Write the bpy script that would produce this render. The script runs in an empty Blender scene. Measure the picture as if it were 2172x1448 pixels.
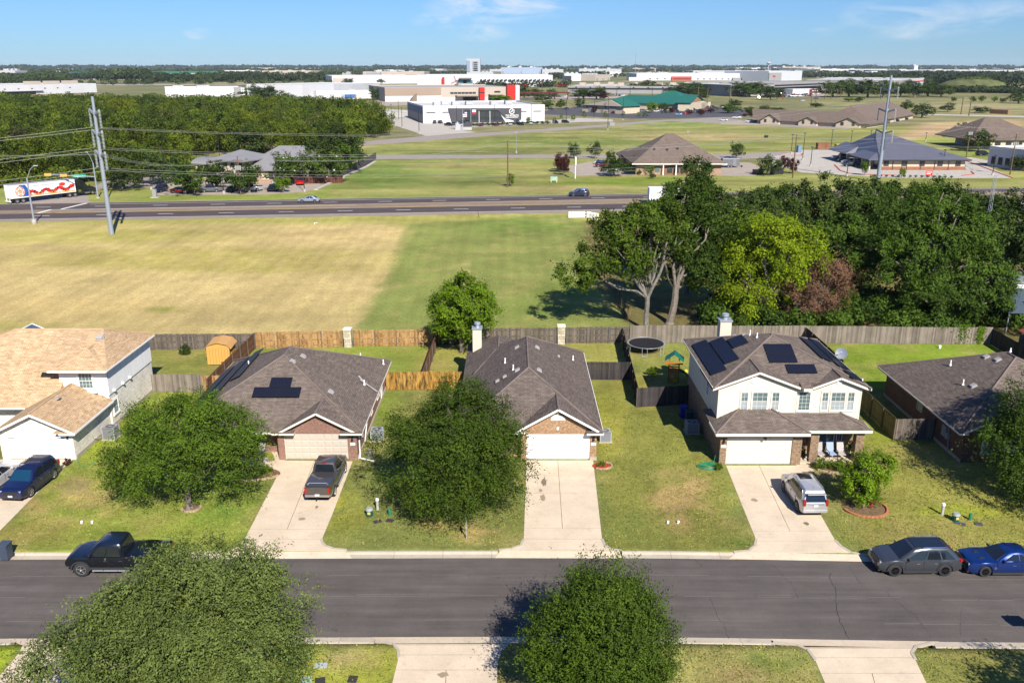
import bpy,math,random
import numpy as np
from mathutils import Vector,Matrix
R=math.radians
rnd=random.Random(7)
scene=bpy.context.scene
col=scene.collection

# ------------------------------------------------------------------ camera, sky, sun, exposure
F_PX,CXP,CYP,CAM_H=1830.0,1086.0,724.0,29.0
TH=math.atan(583/1830);SN,CS=math.sin(TH),math.cos(TH)
cam=bpy.data.cameras.new('camera');cam_o=bpy.data.objects.new('camera',cam);col.objects.link(cam_o)
cam.sensor_width=36;cam.lens=36*F_PX/2172;cam.clip_start=0.5;cam.clip_end=40000
cam_o.location=(0,0,CAM_H);cam_o.rotation_euler=(math.pi/2-TH,0,0)
scene.camera=cam_o
SUN_D=Vector((-0.42,1.13,-1.0)).normalized()
sun=bpy.data.lights.new('sun','SUN');sun.energy=4.6;sun.angle=R(0.5);sun.color=(1.0,0.94,0.85)
sun_o=bpy.data.objects.new('sun',sun);col.objects.link(sun_o)
sun_o.rotation_euler=SUN_D.to_track_quat('-Z','Y').to_euler();sun_o.location=(20,-40,60)
world=bpy.data.worlds.new('World');scene.world=world;world.use_nodes=True
nt=world.node_tree;nt.nodes.clear()
wo=nt.nodes.new('ShaderNodeOutputWorld');bg=nt.nodes.new('ShaderNodeBackground');bg.inputs[1].default_value=0.05
sky=nt.nodes.new('ShaderNodeTexSky');sky.sky_type='NISHITA';sky.sun_disc=False
sky.sun_elevation=R(39.7);sky.sun_rotation=R(159.6);sky.altitude=0;sky.air_density=1.0;sky.dust_density=0.0;sky.ozone_density=4.0
# thin wisps of cloud, fixed in direction
tc=nt.nodes.new('ShaderNodeTexCoord')
sep=nt.nodes.new('ShaderNodeSeparateXYZ');nt.links.new(tc.outputs['Generated'],sep.inputs[0])
def wm(op,a,b=None,clamp=False):
    n=nt.nodes.new('ShaderNodeMath');n.operation=op;n.use_clamp=clamp
    for i,x in enumerate((a,b)):
        if x is None:continue
        if isinstance(x,(int,float)):n.inputs[i].default_value=x
        else:nt.links.new(x,n.inputs[i])
    return n.outputs[0]
az=wm('ARCTAN2',sep.outputs[0],sep.outputs[1])
el=wm('ARCSINE',sep.outputs[2])
comb=nt.nodes.new('ShaderNodeCombineXYZ')
nt.links.new(wm('MULTIPLY',az,9.0),comb.inputs[0]);nt.links.new(wm('MULTIPLY',el,30.0),comb.inputs[1])
cn=nt.nodes.new('ShaderNodeTexNoise');cn.inputs['Scale'].default_value=1.5;cn.inputs['Detail'].default_value=9;cn.inputs['Roughness'].default_value=0.62
cn.inputs['Distortion'].default_value=0.5
nt.links.new(comb.outputs[0],cn.inputs[0])
def wisp(a0,e0,ra,re,s):
    d=wm('ADD',wm('POWER',wm('ABSOLUTE',wm('DIVIDE',wm('SUBTRACT',az,a0),ra)),2.0),wm('POWER',wm('ABSOLUTE',wm('DIVIDE',wm('SUBTRACT',el,e0),re)),2.0))
    return wm('MULTIPLY',wm('SUBTRACT',1.0,d,True),s)
def pxdir(px,py):
    a=(px-CXP)/F_PX;b=(py-CYP)/F_PX
    d=Vector((a,CS-b*SN,-(SN+b*CS))).normalized()
    return math.atan2(d.x,d.y),math.asin(d.z)
mask=None
for px,py,rx,ry,s in[(1060,12,170,42,1.1),(925,45,60,22,.8),(1020,70,70,22,.85),(418,72,32,14,.8),(1930,40,210,50,.55),(1930,75,60,14,.5),(1745,70,40,14,.3),(2110,30,120,40,.45),(1500,-160,500,70,.7),(500,-260,500,80,.6)]:
    a0,e0=pxdir(px,py);a1,e1=pxdir(px+rx,py+0);a2,e2=pxdir(px,py+ry)
    w_=wisp(a0,e0,abs(a1-a0),abs(e2-e0),s)
    mask=w_ if mask is None else wm('MAXIMUM',mask,w_)
ramp=nt.nodes.new('ShaderNodeMapRange');ramp.inputs[1].default_value=0.42;ramp.inputs[2].default_value=0.64;nt.links.new(cn.outputs[0],ramp.inputs[0])
cov=wm('MULTIPLY',wm('MULTIPLY',mask,ramp.outputs[0]),0.85,True)
skym=nt.nodes.new('ShaderNodeMix');skym.data_type='RGBA';skym.blend_type='MULTIPLY';skym.inputs[0].default_value=1.0
hz=wm('POWER',wm('DIVIDE',wm('MAXIMUM',el,0.0),0.62,True),0.5)
gr=nt.nodes.new('ShaderNodeMix');gr.data_type='RGBA';nt.links.new(hz,gr.inputs[0]);gr.inputs[6].default_value=(0.36,0.60,1.0,1);gr.inputs[7].default_value=(0.70,0.98,1.45,1)
nt.links.new(gr.outputs[2],skym.inputs[7])
nt.links.new(sky.outputs[0],skym.inputs[6])
mixc=nt.nodes.new('ShaderNodeMix');mixc.data_type='RGBA';nt.links.new(cov,mixc.inputs[0]);nt.links.new(skym.outputs[2],mixc.inputs[6]);mixc.inputs[7].default_value=(8.5,9.0,9.6,1)
nt.links.new(mixc.outputs[2],bg.inputs[0]);nt.links.new(bg.outputs[0],wo.inputs[0])
vs=scene.view_settings;vs.view_transform='Standard';vs.look='None';vs.gamma=1.0;vs.use_curve_mapping=False;vs.exposure=1.0
scene.cycles.max_bounces=6;scene.cycles.diffuse_bounces=2;scene.cycles.glossy_bounces=2;scene.cycles.transmission_bounces=3
scene.cycles.transparent_max_bounces=6;scene.cycles.volume_bounces=0;scene.cycles.use_denoising=True
scene.cycles.caustics_reflective=False;scene.cycles.caustics_refractive=False

# ------------------------------------------------------------------ measuring helpers: where a sight line meets the ground or a given depth
def G(px,py,z=0.0):
    a=(px-CXP)/F_PX;b=(py-CYP)/F_PX
    t=(CAM_H-z)/(SN+b*CS)
    return Vector((a*t,(CS-b*SN)*t,z))
def PY(px,py,Y):
    a=(px-CXP)/F_PX;b=(py-CYP)/F_PX
    t=Y/(CS-b*SN)
    return Vector((a*t,Y,CAM_H-(SN+b*CS)*t))
def proj(X,Y,Z=0.0):
    d=Y*CS+(CAM_H-Z)*SN
    return CXP+F_PX*X/d,CYP+F_PX*((CAM_H-Z)*CS-Y*SN)/d

# ------------------------------------------------------------------ colour and materials
KALB=0.60
HAZE_D=0.000028
def lin(c):
    c=c/255.0
    return c/12.92 if c<=0.04045 else((c+0.055)/1.055)**2.4
def S(r,g,b,k=KALB):return(lin(r)*k,lin(g)*k,lin(b)*k)
MATS={}
def newmat(name):
    m=bpy.data.materials.new(name);m.use_nodes=True
    n=m.node_tree;b=n.nodes['Principled BSDF']
    return m,n,b
def link(n,a,b):n.links.new(a,b)
def nnoise(n,vec,scale,detail=3,rough=0.55):
    t=n.nodes.new('ShaderNodeTexNoise');t.inputs['Scale'].default_value=scale;t.inputs['Detail'].default_value=detail;t.inputs['Roughness'].default_value=rough
    if vec is not None:link(n,vec,t.inputs['Vector'])
    return t.outputs['Fac']
def nmap(n,v,a,b,c,d):
    t=n.nodes.new('ShaderNodeMapRange');link(n,v,t.inputs[0])
    for i,x in enumerate((a,b,c,d)):t.inputs[i+1].default_value=x
    return t.outputs[0]
def nmul(n,colr,val):
    t=n.nodes.new('ShaderNodeMix');t.data_type='RGBA';t.blend_type='MULTIPLY';t.inputs[0].default_value=1
    if isinstance(colr,tuple):t.inputs[6].default_value=(*colr[:3],1)
    else:link(n,colr,t.inputs[6])
    c=n.nodes.new('ShaderNodeCombineColor')
    for i in range(3):link(n,val,c.inputs[i])
    link(n,c.outputs[0],t.inputs[7]);return t.outputs[2]
def nmixc(n,f,a,b):
    t=n.nodes.new('ShaderNodeMix');t.data_type='RGBA'
    if isinstance(f,float):t.inputs[0].default_value=f
    else:link(n,f,t.inputs[0])
    for i,x in((6,a),(7,b)):
        if isinstance(x,tuple):t.inputs[i].default_value=(*x[:3],1)
        else:link(n,x,t.inputs[i])
    return t.outputs[2]
def nbump(n,b,h,strength=0.3,dist=0.02):
    t=n.nodes.new('ShaderNodeBump');t.inputs['Strength'].default_value=strength;t.inputs['Distance'].default_value=dist
    link(n,h,t.inputs['Height']);link(n,t.outputs[0],b.inputs['Normal'])
def pos(n):return n.nodes.new('ShaderNodeNewGeometry').outputs['Position']
def uvn(n):
    t=n.nodes.new('ShaderNodeUVMap');return t.outputs[0]
def spec(b,v):
    for k in('Specular IOR Level','Specular'):
        if k in b.inputs:b.inputs[k].default_value=v;return
def M(name,c,rough=0.7,metal=0.0,var=0.12,vs_=1.3,sp=0.3,bump=0.0,dirt=0.0,emit=None):
    if name in MATS:return MATS[name]
    m,n,b=newmat(name)
    b.inputs['Roughness'].default_value=rough;b.inputs['Metallic'].default_value=metal;spec(b,sp)
    if var>0:
        p=pos(n);a=nnoise(n,p,vs_,4);f=nmap(n,a,0.3,0.7,1-var,1+var)
        cc=nmul(n,c,f)
        link(n,cc,b.inputs['Base Color'])
        if bump:nbump(n,b,nnoise(n,p,25,3),bump,0.01)
    else:b.inputs['Base Color'].default_value=(*c,1)
    MATS[name]=m;return m
def m_paint(name,c=None,rough=0.32,flake=0.0):
    if name in MATS:return MATS[name]
    m,n,b=newmat(name);spec(b,0.5)
    if c is None:
        oi=n.nodes.new('ShaderNodeObjectInfo');link(n,oi.outputs['Color'],b.inputs['Base Color'])
    else:b.inputs['Base Color'].default_value=(*c,1)
    b.inputs['Roughness'].default_value=rough;b.inputs['Metallic'].default_value=flake
    b.inputs['Coat Weight'].default_value=1.0;b.inputs['Coat Roughness'].default_value=0.06
    MATS[name]=m;return m
def m_glass(name,c=(0.012,0.016,0.02),rough=0.06):
    if name in MATS:return MATS[name]
    m,n,b=newmat(name);b.inputs['Base Color'].default_value=(*c,1);b.inputs['Roughness'].default_value=rough;spec(b,0.8)
    MATS[name]=m;return m
def m_brick(name,c1,c2,mortar,bw=0.2,rh=0.075,ms=0.01,patch=0.2):
    if name in MATS:return MATS[name]
    m,n,b=newmat(name);b.inputs['Roughness'].default_value=0.9;spec(b,0.15)
    t=n.nodes.new('ShaderNodeTexBrick');link(n,uvn(n),t.inputs['Vector'])
    t.inputs['Scale'].default_value=1;t.inputs['Brick Width'].default_value=bw;t.inputs['Row Height'].default_value=rh;t.inputs['Mortar Size'].default_value=ms
    t.inputs['Color1'].default_value=(*c1,1);t.inputs['Color2'].default_value=(*c2,1);t.inputs['Mortar'].default_value=(*mortar,1);t.inputs['Bias'].default_value=-0.1
    p=pos(n);v=nmap(n,nnoise(n,p,6.0,5,0.7),0.3,0.7,1-patch*1.6,1+patch*1.6)
    v2=nmap(n,nnoise(n,p,0.7,2),0.3,0.7,0.9,1.1)
    link(n,nmul(n,nmul(n,t.outputs['Color'],v),v2),b.inputs['Base Color']);nbump(n,b,t.outputs['Fac'],-0.35,0.01)
    MATS[name]=m;return m
def m_shingle(name,c1,c2,c3,streak=0.12):
    if name in MATS:return MATS[name]
    m,n,b=newmat(name);b.inputs['Roughness'].default_value=0.93;spec(b,0.12)
    t=n.nodes.new('ShaderNodeTexBrick');u=uvn(n);link(n,u,t.inputs['Vector'])
    t.inputs['Scale'].default_value=1;t.inputs['Brick Width'].default_value=0.34;t.inputs['Row Height'].default_value=0.145;t.inputs['Mortar Size'].default_value=0.012;t.offset=0.37
    t.inputs['Color1'].default_value=(*c1,1);t.inputs['Color2'].default_value=(*c2,1);t.inputs['Mortar'].default_value=(*c3,1)
    mp=n.nodes.new('ShaderNodeMapping');mp.inputs['Scale'].default_value=(2.2,6.9,1);link(n,u,mp.inputs[0])
    w=n.nodes.new('ShaderNodeTexWhiteNoise');w.noise_dimensions='2D'
    fl=n.nodes.new('ShaderNodeVectorMath');fl.operation='FLOOR';link(n,mp.outputs[0],fl.inputs[0]);link(n,fl.outputs[0],w.inputs['Vector'])
    tab=nmap(n,w.outputs['Value'],0,1,0.84,1.16)
    mp2=n.nodes.new('ShaderNodeMapping');mp2.inputs['Scale'].default_value=(1.6,0.22,1);link(n,u,mp2.inputs[0])
    st=nmap(n,nnoise(n,mp2.outputs[0],1.0,4),0.3,0.7,1-streak,1+streak)
    gr=nmap(n,nnoise(n,pos(n),14,4,0.75),0.25,0.75,0.84,1.16)
    link(n,nmul(n,nmul(n,nmul(n,t.outputs['Color'],tab),st),gr),b.inputs['Base Color']);nbump(n,b,t.outputs['Fac'],-0.4,0.012)
    MATS[name]=m;return m
def m_stripes(name,c,scale,depth=0.25,axis=0,rough=0.45,metal=0.3):
    """standing seams or ribs across a metal roof or wall (u = along the eave)"""
    if name in MATS:return MATS[name]
    m,n,b=newmat(name);b.inputs['Roughness'].default_value=rough;b.inputs['Metallic'].default_value=metal
    s=n.nodes.new('ShaderNodeSeparateXYZ');link(n,uvn(n),s.inputs[0])
    a=n.nodes.new('ShaderNodeMath');a.operation='MULTIPLY';a.inputs[1].default_value=scale;link(n,s.outputs[axis],a.inputs[0])
    fr=n.nodes.new('ShaderNodeMath');fr.operation='FRACT';link(n,a.outputs[0],fr.inputs[0])
    st=nmap(n,fr.outputs[0],0.82,0.95,1.0,1-depth)
    v=nmap(n,nnoise(n,pos(n),0.6,4),0.3,0.7,0.93,1.07)
    link(n,nmul(n,nmul(n,c,st),v),b.inputs['Base Color'])
    MATS[name]=m;return m
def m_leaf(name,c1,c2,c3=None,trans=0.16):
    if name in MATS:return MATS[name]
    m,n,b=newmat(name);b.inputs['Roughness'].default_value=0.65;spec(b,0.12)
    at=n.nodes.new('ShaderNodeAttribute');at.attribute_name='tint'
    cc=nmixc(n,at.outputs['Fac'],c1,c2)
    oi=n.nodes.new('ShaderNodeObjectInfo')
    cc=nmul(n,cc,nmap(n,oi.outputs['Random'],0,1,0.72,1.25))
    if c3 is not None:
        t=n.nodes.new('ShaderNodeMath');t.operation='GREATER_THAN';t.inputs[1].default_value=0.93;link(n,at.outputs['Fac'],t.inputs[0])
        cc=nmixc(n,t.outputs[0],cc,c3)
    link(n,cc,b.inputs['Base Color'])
    tr=n.nodes.new('ShaderNodeBsdfTranslucent');link(n,nmul(n,cc,nmap(n,oi.outputs['Random'],0,1,1.1,1.1)),tr.inputs['Color'])
    mx=n.nodes.new('ShaderNodeMixShader');mx.inputs[0].default_value=trans
    link(n,b.outputs[0],mx.inputs[1]);link(n,tr.outputs[0],mx.inputs[2]);link(n,mx.outputs[0],n.nodes['Material Output'].inputs[0])
    MATS[name]=m;return m
def m_picket(name,c1,c2,stain=None,amt=0.35):
    """weathered boards: tone per board and vertical streaks; boards are 14 cm along u"""
    if name in MATS:return MATS[name]
    m,n,b=newmat(name);b.inputs['Roughness'].default_value=0.9;spec(b,0.15)
    u=uvn(n)
    mp=n.nodes.new('ShaderNodeMapping');mp.inputs['Scale'].default_value=(1/0.145,0.0,1);link(n,u,mp.inputs[0])
    fl=n.nodes.new('ShaderNodeVectorMath');fl.operation='FLOOR';link(n,mp.outputs[0],fl.inputs[0])
    w=n.nodes.new('ShaderNodeTexWhiteNoise');w.noise_dimensions='2D';link(n,fl.outputs[0],w.inputs['Vector'])
    mp2=n.nodes.new('ShaderNodeMapping');mp2.inputs['Scale'].default_value=(9,0.7,1);link(n,u,mp2.inputs[0])
    st=nnoise(n,mp2.outputs[0],1.0,5,0.65)
    f=n.nodes.new('ShaderNodeMath');f.operation='ADD';link(n,w.outputs['Value'],f.inputs[0]);link(n,st,f.inputs[1])
    cc=nmixc(n,nmap(n,f.outputs[0],0.5,1.5,0,1),c1,c2)
    if stain is not None:
        mp3=n.nodes.new('ShaderNodeMapping');mp3.inputs['Scale'].default_value=(2.4,0.5,1);link(n,u,mp3.inputs[0])
        s2=nnoise(n,mp3.outputs[0],1.3,5,0.7)
        cc=nmixc(n,nmap(n,s2,0.62-amt*0.4,0.72-amt*0.25,0,0.9),cc,stain)
    link(n,nmul(n,cc,nmap(n,nnoise(n,pos(n),1.1,3),0.3,0.7,0.85,1.15)),b.inputs['Base Color'])
    MATS[name]=m;return m

# ------------------------------------------------------------------ mesh builder
def calc_uv(me):
    nl=len(me.loops)
    if nl==0:return
    co=np.empty(len(me.vertices)*3,'f');me.vertices.foreach_get('co',co);co=co.reshape(-1,3)
    li=np.empty(nl,'i');me.loops.foreach_get('vertex_index',li)
    npo=len(me.polygons);nor=np.empty(npo*3,'f');me.polygons.foreach_get('normal',nor);nor=nor.reshape(-1,3)
    lt=np.empty(npo,'i');me.polygons.foreach_get('loop_total',lt)
    pi=np.repeat(np.arange(npo),lt);n=nor[pi];p=co[li]
    flat=np.abs(n[:,2])>0.97
    u=np.stack([-n[:,1],n[:,0],np.zeros(nl)],1);ln=np.linalg.norm(u,axis=1,keepdims=True);u=u/np.maximum(ln,1e-6)
    v=np.cross(n,u)
    U=np.where(flat,p[:,0],(p*u).sum(1));V=np.where(flat,p[:,1],(p*v).sum(1))
    uvl=me.uv_layers.new(name='UVMap');uvl.data.foreach_set('uv',np.stack([U,V],1).astype('f').ravel())
class MB:
    def __init__(s):s.v=[];s.f=[];s.m=[]
    def add(s,vs,fs,mi=0):
        o=len(s.v);s.v+=[tuple(x)for x in vs]
        for f in fs:s.f.append(tuple(i+o for i in f));s.m.append(mi)
        return s
    def poly(s,pts,mi=0):return s.add(pts,[tuple(range(len(pts)))],mi)
    def box(s,x0,x1,y0,y1,z0,z1,mi=0):
        return s.add([(x0,y0,z0),(x1,y0,z0),(x1,y1,z0),(x0,y1,z0),(x0,y0,z1),(x1,y0,z1),(x1,y1,z1),(x0,y1,z1)],
                     [(3,2,1,0),(4,5,6,7),(0,1,5,4),(1,2,6,5),(2,3,7,6),(3,0,4,7)],mi)
    def obox(s,c,sz,rz=0,mi=0,rx=0,ry=0):
        m=Matrix.Rotation(rz,3,'Z')@Matrix.Rotation(ry,3,'Y')@Matrix.Rotation(rx,3,'X');c=Vector(c);h=Vector(sz)/2
        vs=[c+m@Vector((a*h.x,b*h.y,d*h.z))for d in(-1,1)for a,b in((-1,-1),(1,-1),(1,1),(-1,1))]
        return s.add(vs,[(3,2,1,0),(4,5,6,7),(0,1,5,4),(1,2,6,5),(2,3,7,6),(3,0,4,7)],mi)
    def bar(s,p,q,w,h,mi=0):
        p=Vector(p);q=Vector(q);d=(q-p).normalized();up=Vector((0,0,1))if abs(d.z)<0.95 else Vector((1,0,0))
        a=d.cross(up).normalized()*w/2;b=a.cross(d).normalized()*h/2
        vs=[p-a-b,p+a-b,p+a+b,p-a+b,q-a-b,q+a-b,q+a+b,q-a+b]
        return s.add(vs,[(0,1,2,3),(7,6,5,4),(4,5,1,0),(5,6,2,1),(6,7,3,2),(7,4,0,3)],mi)
    def prism(s,pts,z0,z1,mi=0):
        n=len(pts);vs=[(p[0],p[1],z0)for p in pts]+[(p[0],p[1],z1)for p in pts]
        return s.add(vs,[tuple(reversed(range(n))),tuple(range(n,2*n))]+[(i,(i+1)%n,n+(i+1)%n,n+i)for i in range(n)],mi)
    def vprism(s,pts,y0,y1,mi=0):
        """polygon in x,z (counter-clockwise seen from -y) given depth from y0 to y1"""
        n=len(pts);vs=[(p[0],y0,p[1])for p in pts]+[(p[0],y1,p[1])for p in pts]
        return s.add(vs,[tuple(range(n)),tuple(reversed(range(n,2*n)))]+[((i+1)%n,i,n+i,n+(i+1)%n)for i in range(n)],mi)
    def cyl(s,p,q,r0,r1=None,n=8,mi=0,cap=True):
        r1=r0 if r1 is None else r1;p=Vector(p);q=Vector(q);d=(q-p)
        if d.length<1e-6:return s
        d.normalize();up=Vector((0,0,1))if abs(d.z)<0.95 else Vector((1,0,0));a=d.cross(up).normalized();b=d.cross(a)
        vs=[]
        for c,r in((p,r0),(q,r1)):
            for i in range(n):
                t=2*math.pi*i/n;vs.append(c+(a*math.cos(t)+b*math.sin(t))*r)
        fs=[((i+1)%n,i,n+i,n+(i+1)%n)for i in range(n)]
        if cap:fs+=[tuple(range(n)),tuple(reversed(range(n,2*n)))]
        return s.add(vs,fs,mi)
    def tube(s,pts,r,n=5,mi=0):
        for a,b in zip(pts[:-1],pts[1:]):s.cyl(a,b,r,r,n,mi)
        return s
    def ell(s,c,r,nu=12,nv=8,mi=0,zmin=-1):
        c=Vector(c);vs=[];fs=[]
        for j in range(nv+1):
            ph=-math.pi/2+math.pi*j/nv
            if math.sin(ph)<zmin:ph=math.asin(zmin)
            for i in range(nu):
                t=2*math.pi*i/nu;vs.append((c.x+r[0]*math.cos(ph)*math.cos(t),c.y+r[1]*math.cos(ph)*math.sin(t),c.z+r[2]*math.sin(ph)))
        for j in range(nv):
            for i in range(nu):fs.append((j*nu+i,j*nu+(i+1)%nu,(j+1)*nu+(i+1)%nu,(j+1)*nu+i))
        return s.add(vs,fs,mi)
    def build(s,name,mats,parent=None,smooth=False,bevel=0,loc=None,uv=True,**pr):
        if not isinstance(mats,(list,tuple)):mats=[mats]
        me=bpy.data.meshes.new(name);me.from_pydata(s.v,[],s.f)
        for m in mats:me.materials.append(m)
        if len(mats)>1:me.polygons.foreach_set('material_index',np.array(s.m,'i'))
        me.update()
        if uv:calc_uv(me)
        if smooth:
            me.polygons.foreach_set('use_smooth',np.ones(len(me.polygons),bool));me.set_sharp_from_angle(angle=R(smooth if smooth is not True else 40))
        o=bpy.data.objects.new(name,me);col.objects.link(o)
        if parent is not None:o.parent=parent
        if loc is not None:o.location=loc
        if bevel:
            b=o.modifiers.new('bevel','BEVEL');b.width=bevel;b.segments=2;b.limit_method='ANGLE'
        for k,v in pr.items():o[k]=v
        return o
def meshobj(name,me,parent=None,loc=None,rz=0,**pr):
    o=bpy.data.objects.new(name,me);col.objects.link(o)
    if parent is not None:o.parent=parent
    if loc is not None:o.location=loc
    o.rotation_euler.z=rz
    for k,v in pr.items():o[k]=v
    return o
def thing(name,label,cat,loc=(0,0,0),rz=0.0,group=None):
    o=bpy.data.objects.new(name,None);col.objects.link(o);o.location=loc;o.rotation_euler.z=rz;o.empty_display_size=0.3
    o['label']=label;o['category']=cat
    if group:o['group']=group
    return o
def tag(o,label,cat,group=None):
    o['label']=label;o['category']=cat
    if group:o['group']=group
    return o
def copy_tree(src,loc=None,rz=None,label=None,group=None,color=None,scale=None):
    kids={}
    for ob in bpy.data.objects:
        if ob.parent is not None:kids.setdefault(ob.parent.name,[]).append(ob)
    def rec(o,par):
        c=o.copy();col.objects.link(c);c.parent=par
        if color is not None:c.color=(*color,1)
        for k in kids.get(o.name,[]):rec(k,c)
        return c
    c=rec(src,None)
    if loc is not None:c.location=loc
    if rz is not None:c.rotation_euler.z=rz
    if scale is not None:c.scale=scale
    if label:c['label']=label
    if group:c['group']=group
    return c
def clip_half(poly,a,b,c):
    """keep the part of a polygon where a*x+b*y <= c"""
    out=[]
    for i in range(len(poly)):
        p,q=poly[i],poly[(i+1)%len(poly)]
        dp=a*p[0]+b*p[1]-c;dq=a*q[0]+b*q[1]-c
        if dp<=0:out.append(p)
        if(dp<0<dq)or(dq<0<dp):
            t=dp/(dp-dq);out.append((p[0]+t*(q[0]-p[0]),p[1]+t*(q[1]-p[1])))
    return out

# shared materials
WHITE=M('white_trim',(0.78,0.77,0.74),0.6,var=0.05)
CREAM=M('cream_trim',(0.62,0.58,0.50),0.6,var=0.05)
DARK=M('dark_plastic',(0.02,0.02,0.022),0.5,var=0)
RUBBER=M('tyre_rubber',(0.025,0.025,0.026),0.8,var=0)
ALU=M('alloy',(0.45,0.45,0.46),0.3,0.8,var=0)
GALV=M('galvanised_steel',(0.42,0.46,0.50),0.42,0.55,var=0.06)
GLASS=m_glass('dark_glass')
WINGLASS=m_glass('window_glass',(0.08,0.13,0.14),0.08)
BLINDS=M('white_blinds',(0.26,0.29,0.30),0.5,var=0.1,vs_=8)
BARK=M('grey_bark',(0.16,0.135,0.11),0.9,var=0.3,vs_=5)
PALEBARK=M('pale_bark',(0.34,0.30,0.25),0.85,var=0.3,vs_=4)
CONC=None
# ------------------------------------------------------------------ noise on arrays
def vnoise(x,y,seed=0):
    xi=np.floor(x).astype(np.int64);yi=np.floor(y).astype(np.int64);xf=x-xi;yf=y-yi
    u=xf*xf*(3-2*xf);v=yf*yf*(3-2*yf)
    def h(a,b):
        n=(a*374761393+b*668265263+seed*1274126177)&0xffffffff
        n=((n^(n>>13))*1103515245)&0xffffffff
        return((n^(n>>16))&0xffff)/65535.0
    return(h(xi,yi)*(1-u)+h(xi+1,yi)*u)*(1-v)+(h(xi,yi+1)*(1-u)+h(xi+1,yi+1)*u)*v
def fbm(x,y,oct_=4,seed=0):
    t=0;a=0.5;s=0
    for i in range(oct_):t=t+a*vnoise(x*2**i,y*2**i,seed+i);s+=a;a*=0.55
    return t/s
def inpoly(px,py,poly):
    c=np.zeros(px.shape,bool);n=len(poly)
    for i in range(n):
        x1,y1=poly[i];x2,y2=poly[(i+1)%n]
        if y1==y2:continue
        k=((y1>py)!=(y2>py))&(px<(x2-x1)*(py-y1)/(y2-y1)+x1)
        c^=k
    return c
# street geometry: offset of the road line along x
def sh(x):return np.interp(x,[-150,-80,-35,-15,0,10,22,40,80,150],[-.7,-.4,-.15,-.03,.06,.0,-.36,-.62,-1.6,-3.5])
Y_FAR,Y_NEAR,BK_FAR,BK_NEAR=47.0,39.22,47.66,38.60

# ------------------------------------------------------------------ the ground: one sheet, finer near the camera
def grow(start,end,step,g):
    o=[];x=start
    while x<end:x+=step;step*=g;o.append(x)
    return o
right=grow(64,9000,0.6,1.07)
xs=np.array([-x for x in reversed(right)]+list(np.arange(-64,64.01,0.5))+right)
ys=sorted(set([round(v,3)for v in list(-np.array(grow(0,1500,4,1.4))[::-1])+list(np.arange(0,24,3))+list(np.arange(24,92,0.5))+list(np.arange(92,215,1.0))+grow(214,12000,1.2,1.022)]+[38.55,38.62,47.6,47.68]))
ys=np.array([y for y in ys if not(38.3<y<38.9 and y not in(38.55,38.62))and not(47.3<y<47.9 and y not in(47.6,47.68))])
GX,GYo=np.meshgrid(xs,ys)
near=np.clip((92-GYo)/30,0,1)*np.clip((GYo+0)/20,0,1)
GY=GYo+sh(GX)*near
GZ=np.where((GYo>38.58)&(GYo<47.64)&(np.abs(GX)<200),-0.30,0.0)
d_=GY*CS+CAM_H*SN;ok=d_>5
dd=np.where(ok,d_,5);PXg=CXP+F_PX*GX/dd;PYg=CYP+F_PX*(CAM_H*CS-GY*SN)/dd
# ragged edges
wx=(fbm(GX*.35,GY*.35,3,5)-.5)*2;wy=(fbm(GX*.35,GY*.35,3,9)-.5)*2
sc=F_PX/dd
qx=PXg+wx*sc*1.3;qy=PYg+wy*sc*1.3*0.4
colr=np.zeros(GX.shape+(3,));colr[:]=S(128,136,70)
def paint(poly,c,a=1.0,soft=7):
    f=0;sw=soft
    for dx_,dy_ in((-1,-.3),(-.6,.5),(-.2,-.6),(.2,.2),(.6,-.4),(1,.4),(.4,.8)):f=f+inpoly(qx+dx_*sw,qy+dy_*sw*.25,poly)
    f=(f/7.0*ok*a)[...,None];colr[:]=colr*(1-f)+np.array(c)*f
def blob(cx,cy,rx,ry,c,a=1.0,p=2.0,nz=0.6,seed=3):
    r=((PXg-cx)/rx)**2+((PYg-cy)/ry)**2
    f=np.clip(1-r,0,1)**(p/2)*a*np.clip(1+nz*(fbm(GX*.8,GY*.8,3,seed)-.5)*4,0,1.6)
    f=(np.clip(f,0,1)*ok)[...,None]
    colr[:]=colr*(1-f)+np.array(c)*f
far=PYg<300
colr[far]=S(136,140,90)
blobtan=S(196,176,124);TAN=S(198,172,108);GRN=S(122,142,62);VIV=S(136,162,44);YEL=S(176,176,66);LAWN=S(140,142,66);DKG=S(92,112,46);DIRT=S(160,140,100)
paint([(-400,330),(0,392),(240,372),(420,352),(700,380),(760,345),(1300,338),(2172,360),(2600,470),(1300,452),(560,460),(-400,500)],S(146,158,74))
# meadows beyond the highway
paint([(770,340),(1200,337),(1205,362),(1150,415),(640,421),(680,400)],S(142,158,72))
paint([(775,309),(1100,282),(1500,256),(1640,270),(2000,268),(2172,290),(2172,330),(1640,326),(780,330)],S(146,156,76))
blob(930,318,260,14,S(118,144,58),.8);blob(1200,300,260,14,S(120,146,58),.8);blob(1450,262,140,8,S(118,150,50),.9)
blob(1480,290,200,12,S(186,172,112),.85);blob(1580,312,130,14,S(138,158,60),.7)
blob(800,372,120,32,S(110,145,50),.9);blob(1000,350,170,8,S(176,168,96),.7);blob(1130,368,90,26,S(172,172,84),.6)
blob(900,408,400,7,S(168,160,92),.6);blob(1180,400,200,8,S(178,165,105),.7)
blob(1300,388,200,9,S(135,165,40),.9);blob(1400,381,160,8,S(132,165,40),.8)
paint([(1880,300),(1960,262),(2172,252),(2172,286),(2060,290)],S(200,174,122))
paint([(1650,215),(2172,198),(2172,248),(1940,240),(1900,228)],S(158,160,98));blob(2050,226,200,8,S(190,178,128),.7)
blob(1990,300,70,12,S(140,172,40),.9);blob(2080,325,60,14,S(132,165,42),.8)
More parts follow.
